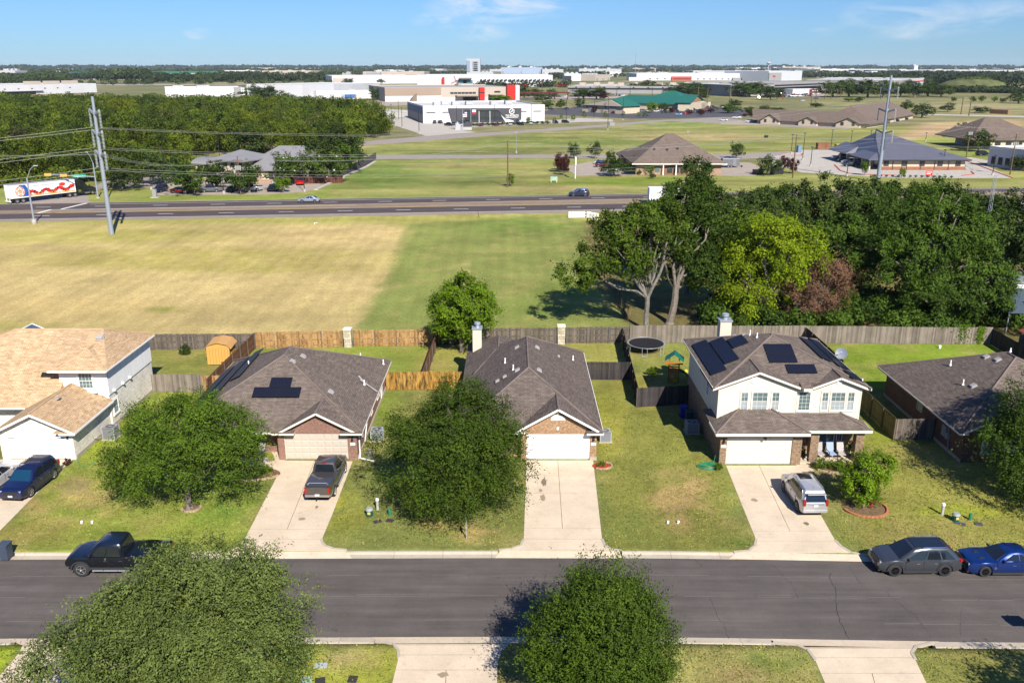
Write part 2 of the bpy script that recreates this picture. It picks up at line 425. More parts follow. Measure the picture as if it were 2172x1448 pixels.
paint([(200,430),(330,415),(640,414),(700,400),(700,421),(560,423),(200,431)],S(140,158,62))
# verge south of the highway and the field
paint([(-400,470),(560,459),(1100,453),(1300,451),(1300,470),(0,500)],S(172,168,88))
paint([(-600,486),(0,478),(865,476),(850,540),(800,640),(762,716),(0,730),(-900,740)],S(200,178,118),soft=26)
blob(700,500,260,26,S(206,180,122),.9);blob(200,500,420,22,S(176,170,84),.8);blob(430,545,500,28,S(172,162,80),.7)
blob(300,620,560,40,S(208,184,124),.8);blob(120,650,300,30,S(206,180,118),.8);blob(350,657,60,9,S(150,150,70),.7);blob(40,690,120,18,S(170,160,84),.6)
blob(640,610,200,24,S(206,182,122),.7);blob(560,570,340,14,S(168,160,76),.6);blob(250,560,240,12,S(170,160,78),.5)
paint([(865,474),(1215,456),(1240,560),(1330,700),(762,706),(800,640),(850,540)],S(138,148,74),soft=14)
blob(1120,480,170,24,S(118,142,58),.8);blob(960,600,60,120,S(146,150,78),.5);blob(986,570,16,20,S(200,176,120),.8,nz=1);blob(1000,660,300,34,S(128,142,66),.6);blob(1180,640,120,50,S(112,134,50),.6)
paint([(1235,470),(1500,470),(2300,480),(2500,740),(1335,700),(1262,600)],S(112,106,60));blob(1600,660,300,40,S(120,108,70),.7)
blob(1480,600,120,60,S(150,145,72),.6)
# the lots: back yards
paint([(320,738),(540,736),(430,835),(320,835)],S(136,140,64));blob(470,790,60,20,S(160,140,84),.5)
paint([(540,736),(905,730),(895,790),(450,830)],S(142,156,62))
paint([(905,730),(1330,725),(1340,770),(880,795)],S(160,158,76));paint([(1345,730),(1720,728),(1720,830),(1360,860)],S(138,146,66));blob(1370,742,50,14,DIRT,.7)
paint([(1740,732),(2130,728),(2050,800),(1850,830)],S(124,148,40));blob(1960,760,160,18,S(140,164,44),.6)
# front lawns
paint([(-50,1180),(120,1000),(330,830),(560,830),(600,975),(520,1145),(480,1180)],S(138,152,58));blob(150,1060,140,66,S(180,160,96),1.0,nz=1.2);blob(60,1130,130,40,S(166,152,80),.7)
blob(230,950,70,80,S(158,172,44),.7);blob(280,1000,60,60,S(156,172,46),.6);blob(300,850,60,40,VIV,.7);blob(480,1070,100,60,S(112,142,50),.8);blob(150,1030,60,24,S(150,138,90),.6,nz=1.4)
blob(720,1090,70,70,S(160,158,52),.7);blob(800,860,60,70,VIV,.7);blob(1020,1130,70,30,S(196,170,108),.9,nz=1.2);blob(930,1110,60,20,S(186,160,100),.7);blob(760,1140,120,26,S(130,138,70),.6)
paint([(1255,800),(1450,800),(1530,960),(1600,1165),(1300,1165),(1258,980)],S(140,142,66));blob(1290,900,50,80,S(172,172,56),.7);blob(1440,1060,90,80,S(184,156,102),.95,nz=1.6);blob(1350,1120,90,60,S(122,134,60),.6);blob(1560,1150,60,40,S(110,130,52),.7);blob(1340,820,60,30,S(168,160,74),.5)
paint([(1745,980),(2200,900),(2300,1190),(1830,1180)],S(152,150,70));blob(1860,920,70,60,S(150,160,44),.7);blob(2040,1085,120,20,S(158,170,40),.7);blob(1950,1140,200,30,S(160,150,84),.6);blob(1800,1120,50,40,S(132,146,54),.6);blob(1740,1005,60,16,S(190,170,120),.6)
# this side of the street
paint([(-100,1358),(50,1358),(40,1400),(-80,1500)],S(168,186,40))
paint([(560,1352),(850,1354),(850,1520),(500,1520)],S(176,182,66));blob(740,1390,90,50,S(200,186,120),.7,nz=1.3);blob(700,1375,60,14,S(120,140,60),.5,nz=1.2)
paint([(1058,1355),(1700,1355),(1760,1460),(1056,1460)],S(160,154,88));blob(1640,1400,90,30,S(112,132,56),.8);blob(1560,1430,80,30,S(170,146,100),.6,nz=1.2)
paint([(1930,1362),(2300,1362),(2300,1460),(1960,1460)],S(150,152,76));blob(2060,1385,90,20,S(172,160,90),.5)
# broad and small mottling, drier and greener
n1=fbm(GX*.12,GY*.12,4,21);n2=fbm(GX*.9,GY*.9,3,31)
nf=fbm(GX*.01,GY*.004,4,41)
colr*=(1+(n1[...,None]-.5)*.62)*(1+(n2[...,None]-.5)*.55*np.clip(near[...,None]*3,.35,1))
dry=np.clip((fbm(GX*.35,GY*.35,4,77)-.56)*5,0,1)[...,None]*.38
colr=colr*(1-dry)+np.array(S(186,166,104))*dry
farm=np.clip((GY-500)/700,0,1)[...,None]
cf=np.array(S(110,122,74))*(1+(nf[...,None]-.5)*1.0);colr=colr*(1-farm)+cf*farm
tanf=(np.clip((fbm(GX*.004+9,GY*.0022,3,99)-.55)*8,0,1)*np.clip((GY-500)/300,0,1))[...,None]*.8
colr=colr*(1-tanf)+np.array(S(176,164,120))*tanf
lum_=colr.mean(-1,keepdims=True);colr=(colr*.95+lum_*.05)*np.array([1.22,1.21,1.15])
colr*=(1+(.05*np.sin(GX*2.85+GY*.02)+.03*np.sin(GX*.9+1))*((GY>92)&(GY<178)))[...,None]
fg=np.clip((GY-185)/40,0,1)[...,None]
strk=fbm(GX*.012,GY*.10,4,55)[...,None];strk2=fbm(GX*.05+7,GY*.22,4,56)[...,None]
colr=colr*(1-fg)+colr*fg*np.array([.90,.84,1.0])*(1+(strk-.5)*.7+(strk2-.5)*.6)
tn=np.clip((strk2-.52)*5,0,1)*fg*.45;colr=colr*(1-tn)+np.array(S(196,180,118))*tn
ny,nx=GX.shape
verts=np.stack([GX,GY,GZ],-1).reshape(-1,3)
idx=np.arange(nx*ny).reshape(ny,nx)
fq=np.stack([idx[:-1,:-1],idx[:-1,1:],idx[1:,1:],idx[1:,:-1]],-1).reshape(-1,4)
def npmesh(name,verts,quads):
    me=bpy.data.meshes.new(name);nq=len(quads);k=quads.shape[1]
    me.vertices.add(len(verts));me.vertices.foreach_set('co',verts.astype('f').ravel())
    me.loops.add(nq*k);me.loops.foreach_set('vertex_index',quads.astype('i').ravel())
    me.polygons.add(nq);me.polygons.foreach_set('loop_start',np.arange(0,nq*k,k,dtype='i'));me.polygons.foreach_set('loop_total',np.full(nq,k,'i'))
    me.update(calc_edges=True);return me
gm=npmesh('ground',verts,fq)
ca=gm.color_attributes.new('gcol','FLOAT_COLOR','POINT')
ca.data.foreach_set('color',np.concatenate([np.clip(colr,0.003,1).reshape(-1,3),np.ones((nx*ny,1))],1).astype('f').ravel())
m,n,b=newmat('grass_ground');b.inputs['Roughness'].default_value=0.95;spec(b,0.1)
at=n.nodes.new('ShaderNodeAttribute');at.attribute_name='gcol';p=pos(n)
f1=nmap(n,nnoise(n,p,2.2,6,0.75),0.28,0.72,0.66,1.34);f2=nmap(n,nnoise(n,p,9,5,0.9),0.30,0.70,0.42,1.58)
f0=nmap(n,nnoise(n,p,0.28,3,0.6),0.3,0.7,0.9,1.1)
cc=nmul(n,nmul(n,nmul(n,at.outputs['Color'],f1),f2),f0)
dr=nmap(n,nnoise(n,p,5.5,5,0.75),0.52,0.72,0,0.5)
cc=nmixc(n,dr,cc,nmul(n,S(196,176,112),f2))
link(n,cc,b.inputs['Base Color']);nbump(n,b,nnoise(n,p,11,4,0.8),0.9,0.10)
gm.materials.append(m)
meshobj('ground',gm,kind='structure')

# ------------------------------------------------------------------ surfaces
def m_concrete(name,c,speck=0.16,warm=True):
    if name in MATS:return MATS[name]
    m,n,b=newmat(name);b.inputs['Roughness'].default_value=0.88;spec(b,0.2);p=pos(n)
    a=nmap(n,nnoise(n,p,0.55,5,0.65),0.3,0.7,0.88,1.1);d=nmap(n,nnoise(n,p,7,5,0.75),0.25,0.75,1-speck*.6,1+speck*.6)
    st=nmap(n,nnoise(n,p,1.7,6,0.7),0.56,0.74,0,0.6)
    cc=nmixc(n,st,nmul(n,nmul(n,c,a),d),tuple(x*y for x,y in zip(c,(0.66,0.63,0.58))))
    link(n,cc,b.inputs['Base Color']);nbump(n,b,nnoise(n,p,30,3),0.15,0.01)
    MATS[name]=m;return m
def m_asphalt(name,c,streak=0.12,ax=(0.12,1.6,1)):
    if name in MATS:return MATS[name]
    m,n,b=newmat(name);b.inputs['Roughness'].default_value=0.85;spec(b,0.3);p=pos(n)
    mp=n.nodes.new('ShaderNodeMapping');mp.inputs['Scale'].default_value=ax;link(n,p,mp.inputs[0])
    a=nmap(n,nnoise(n,mp.outputs[0],1.0,5,0.6),0.3,0.7,1-streak,1+streak)
    d=nmap(n,nnoise(n,p,16,5,0.9),0.28,0.72,0.74,1.28);e=nmap(n,nnoise(n,p,0.45,6,.7),0.3,0.7,0.86,1.14)
    link(n,nmul(n,nmul(n,nmul(n,c,a),d),e),b.inputs['Base Color']);nbump(n,b,nnoise(n,p,60,3),0.3,0.01)
    MATS[name]=m;return m
CONC=m_concrete('driveway_concrete',S(238,218,190));CONC2=m_concrete('kerb_concrete',S(206,194,174));CONC3=m_concrete('pale_paving',S(206,198,186),.1)
ASPH=m_asphalt('street_asphalt',S(104,97,92),.2);JOINT=M('joint_dirt',S(96,82,64),.95,var=.2)
def W(pts,z=0.0):return[G(x,y)for x,y in pts]
def sheet(name,pts,z,mat,**pr):
    mb=MB();mb.poly([(p[0],p[1],z)for p in pts]);pr.setdefault('kind','structure');return mb.build(name,mat,**pr)
# street
mb=MB();xs_=np.linspace(-150,150,121)
for a,b_ in zip(xs_[:-1],xs_[1:]):
    mb.add([(a,Y_NEAR+sh(a),-.11),(b_,Y_NEAR+sh(b_),-.11),(b_,(Y_FAR+Y_NEAR)/2+sh(b_),-.06),(a,(Y_FAR+Y_NEAR)/2+sh(a),-.06),(b_,Y_FAR+sh(b_),-.11),(a,Y_FAR+sh(a),-.11)],[(0,1,2,3),(3,2,4,5)])
street=mb.build('street',ASPH,kind='structure')
def zst(y):return-.11+.05*(1-abs(y-(Y_FAR+Y_NEAR)/2)/3.9)
# cracks and patches in the asphalt
mb=MB()
def crack(pts,w=0.035):
    wp=[]
    for(a,b_),(c,d)in zip(pts[:-1],pts[1:]):
        k=7
        for i in range(k):
            t=i/k;q=G(a+(c-a)*t+rnd.uniform(-2,2),b_+(d-b_)*t);wp.append(q)
    wp.append(G(*pts[-1]))
    for p,q in zip(wp[:-1],wp[1:]):
        d=(q-p);
        if d.length<1e-3:continue
        nrm=Vector((-d.y,d.x,0)).normalized()*w*rnd.uniform(.25,1)*.32
        zp=zst(p.y-sh(p.x))+.005;zq=zst(q.y-sh(q.x))+.005
        mb.poly([(p.x-nrm.x,p.y-nrm.y,zp),(q.x-nrm.x,q.y-nrm.y,zq),(q.x+nrm.x,q.y+nrm.y,zq),(p.x+nrm.x,p.y+nrm.y,zp)])
crack([(1764,1212),(1760,1220),(1774,1250),(1772,1270),(1782,1315),(1802,1350)],.07)
crack([(1640,1195),(1660,1215),(1680,1235),(1693,1265)],.04);crack([(1800,1195),(1812,1215),(1830,1240)],.04)
crack([(1880,1250),(1888,1262),(1945,1305),(1975,1348)],.035);crack([(1505,1265),(1520,1300),(1535,1320),(1546,1352)],.04);crack([(2040,1285),(2036,1330),(2040,1345)],.025)
crack([(1475,1182),(1490,1198)],.06);crack([(1500,1250),(1560,1251)],.02);crack([(1060,1150),(1062,1152)],.02)
mb.build('crack',M('crack_tar',(.02,.02,.02),.9,var=0),parent=street,uv=False,kind='stuff')
mb=MB()
for py in(1217,1258,1262,1312):
    for k in range(30):
        x=-30+k*2.1;y=G(1086,py).y
        if rnd.random()<.5:mb.poly([(x,y+sh(x),zst(y)+.004),(x+2,y+sh(x),zst(y)+.004),(x+2,y+sh(x)+.035,zst(y)+.004),(x,y+sh(x)+.035,zst(y)+.004)])
mb.build('seam_line',M('paving_seam',S(136,126,122),.9,var=.1),parent=street,uv=False,kind='stuff')

# ---- driveways: an outline cut into slabs with open joints
DR={}
def driveway(name,pts,cuts,mid,label_z=1,far=True,gut=None):
    """pts: outline in world; cuts: y of cross joints; mid: (x0,y0,x1,y1) line along which the slabs are split"""
    yg=Y_FAR if far else Y_NEAR;shm=float(sh(sum(p[0]for p in pts)/len(pts)))
    def z(x,y):
        d=(y-(yg+shm))*(1 if far else-1)
        return 0.012 if d>.8 else 0.012-(.8-max(d,0))/.8*.117
    base=MB();base.poly([(p[0],p[1],z(p[0],p[1])-.008)for p in pts])
    bo=base.build(name,JOINT,kind='structure')
    ymin=min(p[1]for p in pts);ymax=max(p[1]for p in pts)
    ks=sorted(c for c in cuts if ymin<c<ymax);lv=[ymin-1]+ks+[ymax+1]
    for i in range(len(lv)-1):
        band=clip_half(clip_half([(p[0],p[1])for p in pts],0,1,lv[i+1]-.012),0,-1,-lv[i]-.012)
        if len(band)<3:continue
        pieces=[band]
        yc=(max(lv[i],ymin)+min(lv[i+1],ymax))/2
        if mid and mid[1]-.5<yc<mid[3]+.5:
            dx,dy=mid[2]-mid[0],mid[3]-mid[1];L=math.hypot(dx,dy);a,b_=dy/L,-dx/L;c=a*mid[0]+b_*mid[1]
            pieces=[clip_half(band,a,b_,c-.015),clip_half(band,-a,-b_,-c-.015)]
        for pc in pieces:
            if len(pc)<3:continue
            m_=MB();k=len(pc)
            # break long edges at the dip so the apron bends
            m_.add([(p[0],p[1],z(p[0],p[1]))for p in pc]+[(p[0],p[1],z(p[0],p[1])-.006)for p in pc],[tuple(range(k))]+[((j+1)%k,j,k+j,k+(j+1)%k)for j in range(k)])
            m_.build('slab',CONC,parent=bo)
    return bo
def ccw(p):
    a=sum(p[i][0]*p[(i+1)%len(p)][1]-p[(i+1)%len(p)][0]*p[i][1]for i in range(len(p)))
    return p if a>0 else p[::-1]
def dway(name,px,cuts,mid,far=True):
    pts=[]
    for q in px:
        w=G(*q)
        yg=(Y_FAR if far else Y_NEAR)+float(sh(w.x))
        if q[1]in(1182,1345):w.y=yg
        pts.append((w.x,w.y))
    pts=ccw(pts)
    c=[]
    for cy in cuts:c.append(G(1086,cy).y)
    m_=None
    if mid:a,b_=G(*mid[0]),G(*mid[1]);a,b_=(a,b_)if a.y<b_.y else(b_,a);m_=(a.x,a.y,b_.x,b_.y)
    xm_=sum(p[0]for p in pts)/len(pts);c.append(Y_FAR+.82+float(sh(xm_))if far else Y_NEAR-.82+float(sh(xm_)))
    return driveway(name,pts,c,m_,far=far)
dway('driveway',[(155,974),(118,1005),(0,1125),(-60,1180),(-60,1182),(-400,1182),(-230,974)],[1002,1050,1090,1135],((30,975),(-90,1135)))
dway('driveway',[(596,976),(593,1000),(520,1141),(508,1158),(485,1166),(470,1182),(745,1182),(735,1166),(708,1164),(690,1157),(682,1145),(705,1090),(748,978)],[1046,1122,1143],((668,976),(609,1122)))
dway('driveway',[(1117,976),(1111,1143),(1104,1156),(1085,1164),(1062,1166),(1050,1182),(1320,1182),(1315,1168),(1295,1165),(1283,1156),(1277,1143),(1258,976)],[1008,1045,1120,1143],((1183,976),(1193,1120)))
dway('driveway',[(1540,987),(1604,1145),(1600,1158),(1588,1168),(1560,1172),(1545,1182),(1850,1182),(1838,1178),(1806,1172),(1785,1160),(1772,1147),(1741,1092),(1705,1005),(1689,987)],[1053,1126,1147],((1610,987),(1675,1125)))
dway('driveway',[(20,1345),(235,1345),(230,1358),(215,1385),(212,1470),(-40,1470),(0,1432),(40,1385),(48,1368)],[1425],None,far=False)
dway('driveway',[(790,1345),(1092,1345),(1080,1362),(1060,1378),(1056,1400),(1052,1500),(822,1500),(832,1448),(846,1392),(844,1376),(832,1364),(800,1359)],[1388,1420],((946,1421),(944,1500)),far=False)
dway('driveway',[(1630,1345),(1985,1345),(1965,1362),(1942,1370),(1935,1384),(1942,1400),(1990,1500),(1775,1500),(1750,1448),(1726,1392),(1712,1376),(1690,1366),(1650,1362)],[1394,1427],((1850,1428),(1868,1500)),far=False)
# walks beside the doors
for nm,p in(('walkway',[(533,1000),(556,995),(566,978),(592,978),(590,1000),(560,1003)]),('walkway',[(560,1004),(603,1004),(608,982),(590,955),(575,955),(584,975),(562,992)]),('walkway',[(1690,1000),(1728,1000),(1708,975),(1688,975)])):
    w=ccw([(q.x,q.y)for q in W(p)]);sheet(nm,[(x,y)for x,y in w],.016 if p[0][0]!=533 else .02,CONC)
# ---- kerbs, in sections, with a gap at every driveway
def kerb(far,gaps,x0,x1,name='kerb'):
    root=MB();e=bpy.data.objects.new(name,None);col.objects.link(e);e['kind']='structure'
    x=x0
    while x<x1:
        xe=min(x+3.05,x1);
        for g0,g1 in gaps:
            if g0<=x<g1:x=g1;xe=min(x+3.05,x1)
            if x<g0<xe:xe=g0
        if xe-x<.1:x=xe+.01;continue
        yg=Y_FAR if far else Y_NEAR;s_=1 if far else-1
        prof=[(0,-.108),(.42,-.095),(.47,.018),(.50,.035),(.64,.035),(.68,.0),(.68,-.2),(0,-.2)]
        mb=MB();k=len(prof);vs=[]
        for xx in(x+.008,xe-.008):
            for d,z in prof:vs.append((xx,yg+s_*d+float(sh(xx)),z))
        fs=[((i+1)%k,i,k+i,k+(i+1)%k)for i in range(k)]+[tuple(range(k)),tuple(reversed(range(k,2*k)))]
        if s_<0:fs=[tuple(reversed(f))for f in fs]
        mb.add(vs,fs);mb.build('kerb_section',CONC2,parent=e)
        x=xe
    return e
KF=kerb(True,[(-40,-33.5),(G(478,1166).x,G(735,1166).x),(G(1056,1166).x,G(1318,1166).x),(G(1555,1170).x,G(1842,1178).x)],-75,75)
KN=kerb(False,[(G(30,1358).x,G(232,1358).x),(G(795,1358).x,G(1085,1358).x),(G(1640,1360).x,G(1975,1360).x)],-75,75)
def kreturn(px,par):
    pts=[G(*q)for q in px];mb=MB();sm=[]
    for i in range(len(pts)-1):
        for t in(0,.5):sm.append(pts[i].lerp(pts[i+1],t))
    sm.append(pts[-1])
    for i,(a,b_)in enumerate(zip(sm[:-1],sm[1:])):mb.bar((a.x,a.y,-.02),(b_.x,b_.y,-.02),.16,.115)
    mb.build('kerb_return',CONC2,parent=par)
kreturn([(682,1143),(683,1149),(690,1157),(708,1163),(735,1165.5)],KF);kreturn([(1111,1143),(1104,1156),(1085,1163),(1058,1165.5)],KF)
kreturn([(1277,1143),(1283,1155),(1295,1164),(1318,1167)],KF);kreturn([(1604,1143),(1601,1157),(1588,1167),(1556,1170)],KF);kreturn([(1771,1145),(1785,1159),(1806,1171),(1842,1177)],KF)
kreturn([(846,1395),(845,1378),(834,1365),(796,1358.5)],KN);kreturn([(1057,1395),(1061,1379),(1080,1363),(1088,1359)],KN)
kreturn([(1730,1400),(1713,1377),(1691,1367),(1640,1361)],KN);kreturn([(1942,1398),(1934,1384),(1943,1371),(1978,1362)],KN)

# ---- the highway
def two(xy):(a,b_)=xy;p,q=G(150,a),G(1100,b_);return p,q
def hline(a,b_,off0,off1):
    p,q=two((a,b_));d=(q-p);L=d.length;u=d/L;return p+u*off0,p+u*off1
def hband(name,top,bot,z,mat,o0=-420,o1=560,**pr):
    a0,a1=hline(*bot,o0,o1);b0,b1=hline(*top,o0,o1)
    return sheet(name,[a0,a1,b1,b0],z,mat,**pr)
HB,HT=(468.5,453.2),(430,414.6)
HWS=m_asphalt('highway_shoulder',S(168,152,134),.06);HWD=m_asphalt('highway_lane',S(92,82,80),.22,(.03,1.2,1));HWM=m_asphalt('highway_median',S(156,136,116),.14,(.03,.8,1))
hw=hband('highway',HT,HB,.012,HWS)
hb2=hband('highway_lanes',(444.5,428),(463.5,448),.018,HWM)
hband('highway_lanes',(451.8,436),(463.0,447.5),.024,HWD);hband('highway_lanes',(431.5,416.3),(444.0,426.2),.024,HWD)
PAINTW=M('road_paint_white',(.62,.62,.58),.7,var=.15);PAINTY=M('road_paint_yellow',(.52,.36,.07),.7,var=.15)
def hmark(nm,ya,yb,mat,o0,o1,w=.18,dash=None):
    mb=MB();p,q=two((ya,yb));u=(q-p).normalized();v=Vector((-u.y,u.x,0))*w/2;o=o0
    while o<o1:
        e=min(o+(dash[0]if dash else 40),o1);a,c=p+u*o,p+u*e
        mb.poly([(a.x-v.x,a.y-v.y,.03),(c.x-v.x,c.y-v.y,.03),(c.x+v.x,c.y+v.y,.03),(a.x+v.x,a.y+v.y,.03)]);o=e+(dash[1]if dash else 0)
    return mb.build(nm,mat,uv=False,kind='structure')
hmark('road_marking',463.6,448,PAINTW,-14,400,.2);hmark('road_marking',456.9,441.5,PAINTW,-300,400,.3,(3.1,9.1))
hmark('road_marking',451.2,435.0,PAINTY,-8,400,.3);hmark('road_marking',445.2,427.4,PAINTY,40,400,.22)
hmark('road_marking',444.4,430.5,PAINTW,-4,60,.22);hmark('road_marking',438.7,422.8,PAINTW,-300,400,.26,(3.1,9.1));hmark('road_marking',434.4,418.4,PAINTW,4,400,.18)
for a,b_ in(((80,452.3),(108,445)),((130,444),(184,431.2))):
    p,q=G(*a),G(*b_);mb=MB();mb.bar((p.x,p.y,.03),(q.x,q.y,.03),.7,.006);mb.build('stop_line',PAINTW,uv=False,kind='structure')
# ---- other roads and lots
ROAD=m_asphalt('old_road',S(172,160,150),.06);LOT=m_asphalt('lot_paving',S(186,172,156),.05,(.3,.3,1));DLOT=m_asphalt('dark_lot',S(92,90,94),.05)
def psheet(name,px,z,mat,**k):return sheet(name,[(q.x,q.y)for q in ccwv(W(px))],z,mat,**k)
def ccwv(p):return p if sum(p[i].x*p[(i+1)%len(p)].y-p[(i+1)%len(p)].x*p[i].y for i in range(len(p)))>0 else p[::-1]
psheet('side_road',[(-200,446),(12,433),(50,419),(120,412),(200,395),(240,377),(300,366),(372,356),(400,350),(408,357),(376,368),(330,380),(352,386),(330,398),(262,397),(214,399),(186,416),(188,426),(205,431.5),(120,434),(-200,452)],.008,ROAD)
psheet('parking_lot',[(326,397),(352,386),(330,381),(380,372),(430,380),(520,386),(690,386),(668,402),(640,408),(560,413),(330,414)],.010,LOT)
psheet('service_road',[(770,334),(800,329.5),(1100,328.5),(1320,328),(1560,327),(1700,320),(1700,332),(1560,338),(1320,336.5),(1100,335.5),(790,338)],.008,ROAD)
psheet('curving_road',[(750,302),(900,289),(1100,277.5),(1293,263.5),(1384,255.5),(1530,250),(1650,262),(1800,270),(1800,274),(1640,268),(1530,262),(1420,257),(1300,268),(1100,283),(880,301),(770,309)],.008,ROAD)
psheet('pale_lot',[(799,254),(868,250),(899,262),(1155,257),(1230,250),(1300,254),(1300,258),(1240,259),(1160,262),(1000,270),(950,272),(1010,281),(903,289),(870,277)],.010,CONC3)
psheet('gravel_lot',[(800,231),(868,234),(868,250),(800,250)],.010,M('pale_gravel',S(214,208,192),.9,var=.35,vs_=.12))
psheet('clinic_lot',[(1640,332),(1700,318),(1800,319),(1872,359),(2050,361),(2038,340),(2062,338),(2150,378),(1900,378),(1700,366),(1636,347)],.012,CONC3)
psheet('parking_lot',[(1206,352),(1250,343),(1345,342),(1348,372),(1222,372.5),(1208,362)],.010,LOT);psheet('parking_lot',[(1525,344),(1590,345),(1628,360),(1600,374),(1520,373)],.010,LOT)
psheet('dark_lot',[(1153,236),(1235,226),(1245,238),(1330,240),(1500,226),(1560,228),(1600,240),(1560,248),(1400,252),(1330,252),(1240,247),(1155,243)],.010,DLOT)
psheet('parking_lot',[(1150,205),(1330,200),(1330,208),(1150,213)],.010,LOT);psheet('parking_lot',[(1640,204),(1700,196),(1760,198),(1740,207)],.010,LOT)
psheet('parking_lot',[(1525,258),(1612,254),(1612,266),(1530,264)],.014,LOT)
psheet('far_road',[(1930,241),(2300,249),(2300,252.5),(1930,243.5)],.010,CONC3);psheet('far_road',[(100,180),(900,176.6),(900,177.8),(100,181.4)],.010,CONC3)
psheet('concrete_drive',[(2010,340),(2035,334),(2060,334),(2160,352),(2160,362),(2060,340)],.014,CONC3)
psheet('dock_yard',[(800,212),(1150,205),(1150,209),(900,222),(800,226)],.010,LOT)

STAIN=M('driveway_stain',S(176,156,130),.9,var=.15,vs_=3);STAIN2=M('oil_stain',S(140,124,106),.9,var=.2,vs_=4)
rs_=random.Random(4)
for px,py,rx,ry,m_ in((1154,1022,.22,.75,STAIN2),(1151,1056,.2,.6,STAIN),(1147,1040,.15,.3,STAIN),(640,1100,.3,.25,STAIN),(672,1075,.12,.2,STAIN2),(575,990,.4,.2,STAIN),(1600,1060,.25,.3,STAIN),(1710,1110,.2,.25,STAIN2),(940,1430,.3,.25,STAIN)):
    q=G(px,py);mb=MB();mb.poly([(q.x+rx*rs_.uniform(.6,1.1)*math.cos(i*math.pi/8),q.y+ry*rs_.uniform(.6,1.1)*math.sin(i*math.pi/8),.0165)for i in range(16)]);mb.build('stain',m_,uv=False,kind='structure')
PATCH=m_asphalt('street_patch',S(88,82,80),.1);
for x0,x1,o0,o1 in((-2,11,5.6,7.6),(16,24,.3,1.2),(-12,-7,6.9,7.7)):
    mb=MB();n_=10;pts=[(x0+(x1-x0)*i/n_,Y_NEAR+o0+rs_.uniform(-.06,.06))for i in range(n_+1)]+[(x1-(x1-x0)*i/n_,Y_NEAR+o1+rs_.uniform(-.06,.06))for i in range(n_+1)]
    mb.poly([(x,y+float(sh(x)),max(zst(y),-.105)+.006)for x,y in pts])if False else None
# ------------------------------------------------------------------ houses on the far side of the street
def kid(mb,name,mat,root,**k):
    return mb.build(name,mat,parent=root,loc=-Vector(root.location),**k)
def hip_y(mb,x0,x1,y0,y1,ze,rx,ya,yb,zr,t=.2):
    v=[(x0,y0,ze),(x1,y0,ze),(x1,y1,ze),(x0,y1,ze),(rx,ya,zr),(rx,yb,zr)]+[(x0+.02,y0+.02,ze-t),(x1-.02,y0+.02,ze-t),(x1-.02,y1-.02,ze-t),(x0+.02,y1-.02,ze-t)]
    mb.add(v,[(0,1,4),(1,2,5,4),(2,3,5),(3,0,4,5),(9,8,7,6),(0,6,7,1),(1,7,8,2),(2,8,9,3),(3,9,6,0)])
def hip_x(mb,x0,x1,y0,y1,ze,xa,xb,ry,zr,t=.2):
    v=[(x0,y0,ze),(x1,y0,ze),(x1,y1,ze),(x0,y1,ze),(xa,ry,zr),(xb,ry,zr)]+[(x0+.02,y0+.02,ze-t),(x1-.02,y0+.02,ze-t),(x1-.02,y1-.02,ze-t),(x0+.02,y1-.02,ze-t)]
    mb.add(v,[(0,1,5,4),(1,2,5),(2,3,4,5),(3,0,4),(9,8,7,6),(0,6,7,1),(1,7,8,2),(2,8,9,3),(3,9,6,0)])
def fascia(root,x0,x1,y0,y1,ze,mat,sides='fblr',skip=None,t=.13,gutter=True):
    """boards round the eaves; skip = (x0,x1) of the front left open by a gable"""
    e=.035
    fr=[(x0,x1)]if not skip else[(x0,skip[0]),(skip[1],x1)]
    class _K:
        def box(s,*a):m_=MB();m_.box(*a);kid(m_,'fascia',mat,root)
    mb=_K()
    if 'f' in sides:
        for a,b_ in fr:
            if b_-a>.05:mb.box(a,b_,y0-e-.05,y0+.02,ze-t-.01,ze-.012)
    if 'b' in sides:mb.box(x0,x1,y1-.02,y1+e,ze-t-.01,ze-.012)
    if 'l' in sides:mb.box(x0-e,x0+.02,y0,y1,ze-t-.01,ze-.012)
    if 'r' in sides:mb.box(x1-.02,x1+e,y0,y1,ze-t-.01,ze-.012)
def cut(o,x0,x1,y0,y1,z0,z1):
    """notch a roof where a gable front stands"""
    mb=MB();L=o.location+(o.parent.location if o.parent else Vector((0,0,0)));mb.box(x0,x1,y0,y1,z0,z1)
    c=mb.build('cutter',[],uv=False)if False else None
    me=bpy.data.meshes.new('c');me.from_pydata([(v[0]-L.x,v[1]-L.y,v[2]-L.z)for v in mb.v],[],mb.f);c=bpy.data.objects.new('c',me);col.objects.link(c);c.location=L
    bpy.context.view_layer.update()
    m_=o.modifiers.new('b','BOOLEAN');m_.operation='DIFFERENCE';m_.object=c;m_.solver='EXACT'
    dg=bpy.context.evaluated_depsgraph_get();nm=bpy.data.meshes.new_from_object(o.evaluated_get(dg));o.modifiers.clear();o.data=nm
    while nm.uv_layers:nm.uv_layers.remove(nm.uv_layers[0])
    calc_uv(nm);bpy.data.objects.remove(c);return o
def caps(root,lines,mat):
    for a,b_ in lines:
        mb=MB();mb.cyl(a,b_,.075,.075,6);kid(mb,'ridge_cap',mat,root)
